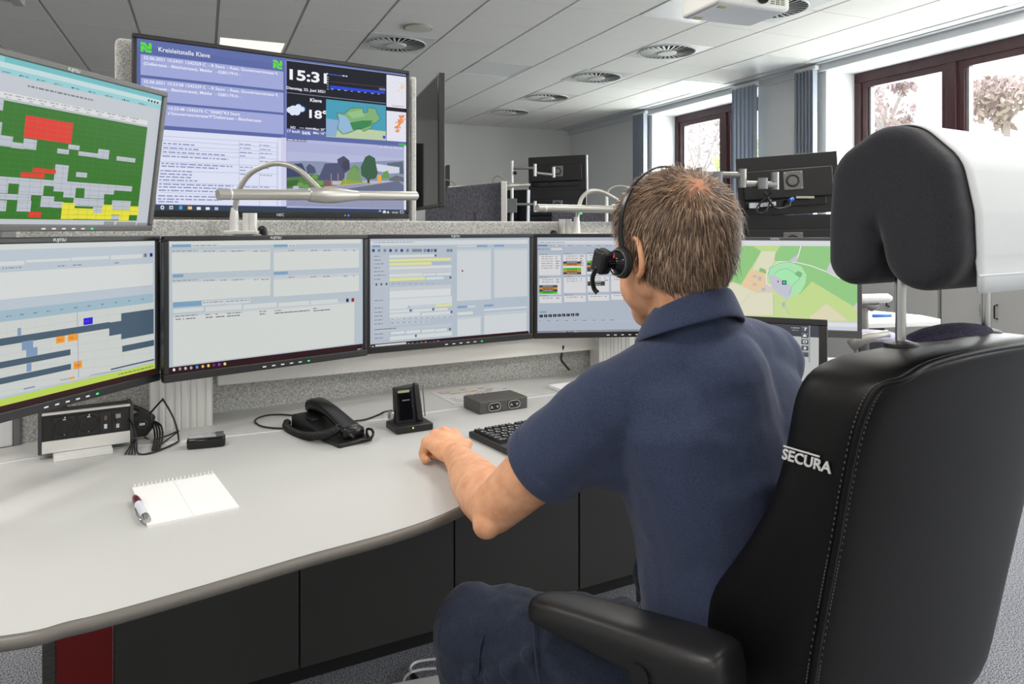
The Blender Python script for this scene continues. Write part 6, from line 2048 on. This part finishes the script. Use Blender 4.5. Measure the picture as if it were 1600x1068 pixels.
def ell(c, a_, d_, n=28, fw=F, rt=Rr, e=2.4, tilt=0.0):
    pts = []
    for q in range(n):
        t_ = 2 * PI * q / n
        x = abs(math.cos(t_)) ** (2 / e) * (1 if math.cos(t_) > 0 else -1)
        y = abs(math.sin(t_)) ** (2 / e) * (1 if math.sin(t_) > 0 else -1)
        pts.append(Vector(c) + rt * a_ * x + fw * d_ * y + UP * tilt * y)
    return pts


TS_ = [((0.352, 1.130, 0.560), 0.150, 0.105), ((0.352, 1.132, 0.60), 0.160, 0.114), ((0.352, 1.140, 0.68), 0.158, 0.115), ((0.346, 1.142, 0.78), 0.165, 0.118), ((0.330, 1.142, 0.88), 0.180, 0.120),
       ((0.312, 1.146, 0.955), 0.190, 0.114), ((0.300, 1.150, 1.015), 0.176, 0.092), ((0.292, 1.150, 1.055), 0.130, 0.072), ((0.286, 1.148, 1.080), 0.080, 0.058)]
b.ring([ell(*q) for q in TS_])


def back_pt(z, deg):       # point on the back of the shirt; 90 = spine, 0 = right side, 180 = left side
    for p, q in zip(TS_[:-1], TS_[1:]):
        if p[0][2] <= z <= q[0][2]:
            t_ = (z - p[0][2]) / (q[0][2] - p[0][2])
            c_ = Vector(p[0]).lerp(Vector(q[0]), t_)
            a_, d_ = p[1] + (q[1] - p[1]) * t_, p[2] + (q[2] - p[2]) * t_
            return c_ + Rr * a_ * math.cos(math.radians(deg)) - F * d_ * math.sin(math.radians(deg))


b.cone(neck0 + Vector((0, -0.005, 0.035)), Lsh + Vector((0, 0, 0.0)), 0.066, 0.058); b.cone(neck0 + Vector((0.0, 0.0, 0.045)), Rsh, 0.066, 0.060)
b.cone(neck0, Vector((0.272, 1.128, 1.100)), 0.085, 0.063); b.cone(Vector((0.31, 1.125, 0.90)), neck0 + Vector((0.01, -0.02, 0)), 0.12, 0.085)
b.ball(Lsh, 0.062, 20, 12); b.ball(Rsh, 0.062, 20, 12)
for sh_, el in ((Lsh, Lel), (Rsh, Rel)):
    d_ = (el - sh_)
    e_ = sh_ + d_ * 0.60
    u_ = d_.normalized()
    lo = []
    for f, r in ((-0.1, 0.050), (0.1, 0.062), (0.3, 0.064), (0.40, 0.067), (0.52, 0.067), (0.57, 0.0665)):
        c_ = sh_ + d_ * f
        x_ = u_.orthogonal().normalized(); y_ = u_.cross(x_)
        lo.append([c_ + (x_ * math.cos(2 * PI * q / 24) + y_ * math.sin(2 * PI * q / 24)) * r for q in range(24)])
    b.ring(lo)
b.cone(Lsh.lerp(Lel, 0.30) + Vector((0.02, 0.0, -0.014)), Vector((0.195, 1.115, 0.90)), 0.056, 0.056)
# gentle drapes across the back and from the armpit
for z0, g0, z1, g1, r_ in ((0.90, 165, 0.83, 105, 0.016), (0.84, 172, 0.76, 120, 0.016), (0.74, 170, 0.70, 118, 0.018), (0.66, 172, 0.69, 125, 0.017), (0.92, 30, 0.84, 75, 0.016), (0.62, 160, 0.64, 100, 0.016)):
    A_, B_ = back_pt(z0, g0), back_pt(z1, g1)
    M_ = back_pt((z0 + z1) / 2, (g0 + g1) / 2)
    ctr = Vector((0.335, 1.142, (z0 + z1) / 2))
    inn = lambda p: p + (ctr - p).normalized() * (r_ * 0.72)
    b.chain([inn(A_), inn(M_), inn(B_)], [r_ * 0.7, r_, r_ * 0.7], 14)
shirt = b.build('polo_shirt', NAVY, man)
skin(shirt, 0.005, 9, (0.09, 0.008))
# sleeve hems
for sh_, el, rr_ in ((Lsh, Lel, 0.0645), (Rsh, Rel, 0.0645)):
    d_ = el - sh_; u_ = d_.normalized(); x_ = u_.orthogonal().normalized(); y_ = u_.cross(x_)
    k = MB()
    k.ring([[sh_ + d_ * f + (x_ * math.cos(2 * PI * q / 40) + y_ * math.sin(2 * PI * q / 40)) * r for q in range(40)] for f, r in ((0.48, rr_ + 0.001), (0.49, rr_ + 0.0025), (0.575, rr_ + 0.0022), (0.585, rr_), (0.58, rr_ - 0.004), (0.48, rr_ - 0.004))], cap=False, closed=True)
    k.build('sleeve_hem', NAVY, shirt, smooth=True)
# collar
nc = Vector((0.272, 1.130, 1.104))
k = MB()
cl = []
nfw = (F * 1.0 - UP * 0.45).normalized()
for f, r, dz in ((0, 0.060, 0.030), (1, 0.064, 0.034), (2, 0.070, 0.022), (3, 0.078, 0.004), (4, 0.084, -0.010), (5, 0.081, -0.013), (6, 0.068, 0.0), (7, 0.058, 0.006)):
    lp = []
    for q in range(48):
        a = 2 * PI * q / 48
        fwv = math.sin(a)
        r2 = r
        p_ = nc + Rr * math.cos(a) * r2 * 1.02 + F * fwv * r2 * 0.98 + UP * (dz - 0.030 * fwv - 0.006 * abs(math.cos(a)))
        lp.append(p_)
    cl.append(lp)
k.ring(cl, cap=False, closed=True)
k.build('collar', NAVY, shirt, smooth=True, subd=1)
# trousers
b = MB()
b.ring([ell((0.350, 1.12, 0.50), 0.16, 0.12), ell((0.352, 1.13, 0.56), 0.165, 0.125), ell((0.352, 1.136, 0.635), 0.155, 0.112)])
b.chain([Lh_, Lh_.lerp(Lk, 0.5), Lk], [0.098, 0.088, 0.076], 28)
b.chain([Rh_, Rh_.lerp(Rk, 0.5), Rk], [0.098, 0.088, 0.074], 28)
b.chain([Lk, Lk.lerp(La, 0.35), La], [0.077, 0.074, 0.06], 28)
b.chain([Rk, Rk.lerp(Ra, 0.4), Ra], [0.075, 0.070, 0.06], 28)
kd_ = (Lk - Lh_).normalized()
ks_ = kd_.cross(UP).normalized()
for (f, z0, z1, r) in ((0.62, 0.03, -0.10, 0.013), (0.70, 0.00, -0.11, 0.014), (0.80, -0.02, -0.12, 0.015), (0.90, -0.03, -0.13, 0.015), (0.45, 0.0, -0.10, 0.012)):
    c_ = Lh_.lerp(Lk, f)
    b.cone(c_ - F.cross(UP) * 0.0 + Vector((-0.040, -0.072, z0)), c_ + Vector((0.045, -0.062, z1)), r, r * 1.2, 12)
for f0, g0, f1, g1, r_ in ((0.14, 200, 0.24, 300, 0.016), (0.24, 190, 0.34, 290, 0.016), (0.34, 210, 0.46, 310, 0.015), (0.10, 230, 0.18, 340, 0.015), (0.05, 180, 0.16, 250, 0.015)):
    def shin(f, g):
        c_ = Lk.lerp(La, f)
        rad = 0.077 - 0.006 * f - r_ * 0.62
        return c_ + Vector((math.cos(math.radians(g)) * rad, math.sin(math.radians(g)) * rad, 0))
    b.chain([shin(f0, g0), shin((f0 + f1) / 2, (g0 + g1) / 2), shin(f1, g1)], [r_ * 0.7, r_, r_ * 0.7], 12)
tr = b.build('trousers', TROUS, man)
skin(tr, 0.005, 4, (0.06, 0.022))
# thigh pocket
c_ = Lh_.lerp(Lk, 0.56)
k = MB(); k.tube(bez([c_ + Vector((-0.05, -0.045, 0.075)), c_ + Vector((-0.045, -0.085, 0.02)), c_ + Vector((-0.03, -0.090, -0.05))], 8), 0.0022, 6)
k.tube(bez([Lk + kd_ * -0.045 + Vector((0.02, -0.02, 0.076)), Lk + kd_ * -0.04 + Vector((-0.02, -0.066, 0.035)), Lk + kd_ * -0.03 + Vector((-0.02, -0.076, -0.03))], 8), 0.0018, 6)
k.build('trouser_seams', TROUS, tr, smooth=True)
# belt
k = MB(); k.ring([ell((0.352, 1.138, 0.632), 0.168, 0.122), ell((0.352, 1.138, 0.662), 0.166, 0.122), ell((0.352, 1.138, 0.662), 0.160, 0.116), ell((0.352, 1.138, 0.632), 0.162, 0.116)], cap=False, closed=True); k.build('belt', BLACK, man, smooth=True)
# shoes
for an_, kx in ((La, 0), (Ra, 0)):
    k = MB()
    fd_ = Vector((-0.45, 0.89, 0)).normalized(); sd_ = Vector((0.89, 0.45, 0))
    k.ring([[an_ + fd_ * y_ + sd_ * (w_ * math.cos(2 * PI * q / 16)) + UP * (-0.11 + hh_ * (0.5 + 0.5 * math.sin(2 * PI * q / 16))) for q in range(16)] for y_, w_, hh_ in ((-0.075, 0.02, 0.05), (-0.06, 0.036, 0.085), (0.0, 0.042, 0.10), (0.08, 0.046, 0.075), (0.15, 0.048, 0.055), (0.19, 0.034, 0.045), (0.205, 0.012, 0.03))])
    k.build('shoe', BLACK, man, smooth=True, subd=1)
# eyes
for sx in (-1, 1):
    k = MB(); k.ball(H(sx * 0.031, 0.0765, 0.006), 0.0118, 16, 10); eo = k.build('eye', mat('eye_white', (232, 230, 226), 0.2), man, smooth=True)
    k = MB(); k.ball(H(sx * 0.031, 0.0845, 0.006), 0.0048, 12, 8); k.build('iris', mat('iris', (70, 90, 110), 0.2), eo, smooth=True)

# hair: a close scalp layer plus thousands of short strands flowing from the crown
HA = (0.0830, 0.1075, 0.0925)
ZL = 1.42
hcn = (0, -0.010, 0.030)
crown = Vector((-0.26, -0.76, 0.60)).normalized()


def hairline(d):
    """d: unit direction from the skull centre; > 0 where hair grows"""
    x, y, z = d
    low = -0.72 + 0.02 * abs(x)
    if y < 0.08:
        lim = -0.88 + 0.75 * max(0, (y + 0.45))      # nape, rising towards the ears
    else:
        lim = -0.47 + 1.15 * (y - 0.0)                # temples and forehead
    lim = max(lim, -0.88)
    return z - min(lim, 0.78)


sk = bmesh.new()
bmesh.ops.create_uvsphere(sk, u_segments=72, v_segments=48, radius=1.0)
for v in sk.verts:
    v.co.normalize()
bmesh.ops.delete(sk, geom=[f for f in sk.faces if hairline(f.calc_center_median().normalized()) < -0.03], context='FACES')
vs = [H(hcn[0] + v.co.x * HA[0] * 0.985, hcn[1] + v.co.y * HA[1] * 0.985, hcn[2] + v.co.z * HA[2] * 0.985 * (ZL if v.co.z < 0 else 1)) for v in sk.verts]
sk.verts.index_update()
fs_ = [[v.index for v in f.verts] for f in sk.faces]
sk.free()
# scalp material: brown with a thin patch on the crown where the skin shows
hm = bpy.data.materials.new('scalp_hair')
hm.use_nodes = True
nt = hm.node_tree
bs = nt.nodes['Principled BSDF']
tc = nt.nodes.new('ShaderNodeTexCoord')
ds = nt.nodes.new('ShaderNodeVectorMath'); ds.operation = 'DISTANCE'
BALD = H(hcn[0] + crown.x * HA[0], hcn[1] + crown.y * HA[1], hcn[2] + crown.z * HA[2])
ds.inputs[1].default_value = BALD - Vector(man.location)
nt.links.new(tc.outputs['Object'], ds.inputs[0])
nz = nt.nodes.new('ShaderNodeTexNoise'); nz.inputs['Scale'].default_value = 60; nz.inputs['Detail'].default_value = 4
nt.links.new(tc.outputs['Object'], nz.inputs['Vector'])
mt = nt.nodes.new('ShaderNodeMath'); mt.operation = 'MULTIPLY_ADD'; mt.inputs[1].default_value = 0.03; nt.links.new(nz.outputs['Fac'], mt.inputs[0]); nt.links.new(ds.outputs['Value'], mt.inputs[2])
cr = nt.nodes.new('ShaderNodeValToRGB')
cr.color_ramp.elements[0].position = 0.022; cr.color_ramp.elements[0].color = lin((186, 126, 92))
cr.color_ramp.elements[1].position = 0.085; cr.color_ramp.elements[1].color = lin((92, 68, 54))
nt.links.new(mt.outputs[0], cr.inputs['Fac']); nt.links.new(cr.outputs['Color'], bs.inputs['Base Color'])
bs.inputs['Roughness'].default_value = 0.7
HS = [noisy('hair_brown', (112, 88, 70), (142, 116, 94), 30, 0.5, 0, 2, spec=0.4), noisy('hair_dark', (66, 50, 40), (92, 72, 56), 30, 0.5, 0, 2, spec=0.4), noisy('hair_light', (158, 132, 108), (188, 162, 136), 30, 0.5, 0, 2, spec=0.4)]
k = MB()
k.add(vs, fs_)
rr = random.Random(11)
N = 21000
cnt = 0
Bl = HM.transposed() @ (BALD - HC)
while cnt < N:
    d = Vector((rr.gauss(0, 1), rr.gauss(0, 1), rr.gauss(0, 1))).normalized()
    hl_ = hairline(d) + rr.uniform(-0.05, 0.03)
    if hl_ < 0:
        continue
    p = Vector((hcn[0] + d.x * HA[0], hcn[1] + d.y * HA[1], hcn[2] + d.z * HA[2] * (ZL if d.z < 0 else 1)))
    bd_ = (p - Bl).length
    if bd_ < 0.034 and rr.random() > 0.38 + (bd_ / 0.034) ** 2 * 0.5:
        continue
    nrm = Vector((d.x / HA[0], d.y / HA[1], d.z / HA[2])).normalized()
    away = (d - crown * d.dot(crown))
    if away.length < 1e-3:
        continue
    away.normalize()
    swirl = crown.cross(away) * 0.55
    down = Vector((0, 0.10, -1.0)) * (0.75 if d.z < 0.4 else 0.25)
    fl = away + swirl * max(0, 1 - bd_ / 0.06) + down + Vector((rr.gauss(0, 0.13), rr.gauss(0, 0.13), rr.gauss(0, 0.13)))
    fl = fl - nrm * fl.dot(nrm)
    if fl.length < 1e-3:
        continue
    fl.normalize()
    ln_ = rr.uniform(0.016, 0.029) * (0.65 if bd_ < 0.04 else 1)
    if d.z < -0.45:
        ln_ *= 0.75
    wd = rr.uniform(0.00045, 0.00085)
    sd_ = nrm.cross(fl)
    lift = rr.uniform(0.06, 0.34) if rr.random() < 0.93 else rr.uniform(0.4, 0.7)
    p0_ = p - nrm * 0.0025
    p1_ = p0_ + (fl * (1 - lift * 0.3) + nrm * lift * 1.3) * ln_ * 0.5
    p2_ = p1_ + (fl + nrm * (lift * 0.35 + (0.25 if d.z < -0.35 else -0.1))).normalized() * ln_ * 0.6
    base_ = [H(*q) for q in (p0_ - sd_ * wd, p0_ + sd_ * wd, p1_ + sd_ * wd * 0.9, p1_ - sd_ * wd * 0.9, p2_)]
    r_ = rr.random()
    k.mi = 1 if r_ < 0.5 else (2 if r_ < 0.78 else 3)
    k.v += base_
    n0 = len(k.v) - 5
    k.f += [[n0, n0 + 1, n0 + 2, n0 + 3], [n0 + 3, n0 + 2, n0 + 4]]
    k.m += [k.mi, k.mi]
    cnt += 1
hair_me = bpy.data.meshes.new('hair')
loc = Vector(man.location)
hair_me.from_pydata([tuple(v - loc) for v in k.v], [], k.f)
for m in [hm] + HS:
    hair_me.materials.append(m)
hair_me.polygons.foreach_set('material_index', k.m)
hair_me.polygons.foreach_set('use_smooth', [True] * len(k.m))
hair = bpy.data.objects.new('hair', hair_me); hair.parent = man; COL.objects.link(hair)

# headset
hs = thing('headset', 'thin black headset with ear cushion and microphone worn by the man', 'headset', H(-0.085, 0, -0.01))
k = MB()
bd_pts = [H(-0.092, 0.012, -0.010), H(-0.093, 0.010, 0.030), H(-0.086, 0.004, 0.070), H(-0.062, -0.004, 0.106), H(-0.022, -0.008, 0.128), H(0.022, -0.008, 0.128), H(0.062, -0.004, 0.106), H(0.087, 0.004, 0.070), H(0.092, 0.008, 0.040)]
pts_ = bez(bd_pts, 8)
loops = []
for i_, p_ in enumerate(pts_):
    t_ = (pts_[min(i_ + 1, len(pts_) - 1)] - pts_[max(i_ - 1, 0)]).normalized()
    s_ = hf
    n_ = t_.cross(s_).normalized()
    w_ = 0.0044 if i_ < 22 else 0.0030
    loops.append([p_ + s_ * w_ + n_ * 0.0016, p_ - s_ * w_ + n_ * 0.0016, p_ - s_ * w_ - n_ * 0.0016, p_ + s_ * w_ - n_ * 0.0016])
k.ring(loops); k.build('headband', mat('band_black', (26, 26, 28), 0.3), hs, smooth=False, bevel=0.0008)
ax = (hr * -1 + hf * 0.15).normalized()
ec = H(-0.088, 0.012, -0.016)
k = MB(); k.tube([ec, ec + ax * 0.004, ec + ax * 0.010, ec + ax * 0.013], [0.021, 0.0245, 0.0235, 0.018], 28); k.build('ear_cushion', mat('foam_black', (20, 20, 22), 0.6), hs, auto=50)
k = MB(); k.tube([ec + ax * 0.012, ec + ax * 0.016, ec + ax * 0.022], [0.017, 0.015, 0.010], 24); k.tube([ec + ax * 0.020, ec + ax * 0.034], [0.009, 0.009], 16); k.build('speaker_shell', BLACKG, hs, auto=50)
k = MB(); k.tube([ec + ax * 0.0142 + (hf * math.cos(a) + hu * math.sin(a)) * 0.0195 for a in [2 * PI * q / 30 for q in range(30)]], 0.0013, 6, closed=True); k.build('silver_ring', mat('ring_steel', (120, 120, 120), 0.3, 0.8), hs, smooth=True)
R_ = Matrix((hf, ax, hu)).transposed()
mc_ = ec + ax * 0.036 + hf * 0.006 + hu * 0.004
k = MB(); k.box(mc_, (0.026, 0.020, 0.036), R_ @ Matrix.Rotation(-0.5, 3, 'Y')); k.build('battery_module', mat('module_black', (24, 24, 27), 0.35), hs, bevel=0.005)
k = MB(); k.box(ec + ax * 0.028 + hu * 0.010 - hf * 0.006, (0.006, 0.006, 0.006), R_); k.build('red_light', mat('red_led', (230, 60, 40), 0.4, 0, 1.2), hs)
k = MB(); k.tube(bez([mc_ + ax * 0.008 - hu * 0.008, mc_ + ax * 0.010 + hf * 0.012 - hu * 0.022, mc_ + ax * 0.004 + hf * 0.020 - hu * 0.038, mc_ + hf * 0.018 - hu * 0.046], 6), [0.0036] * 18 + [0.0042], 10); k.build('microphone_boom', BLACKG, hs, smooth=True)
k = MB(); k.box(H(0.093, 0.008, 0.034), (0.010, 0.012, 0.03), HM); k.build('temple_pad', BLACK, hs, bevel=0.002)
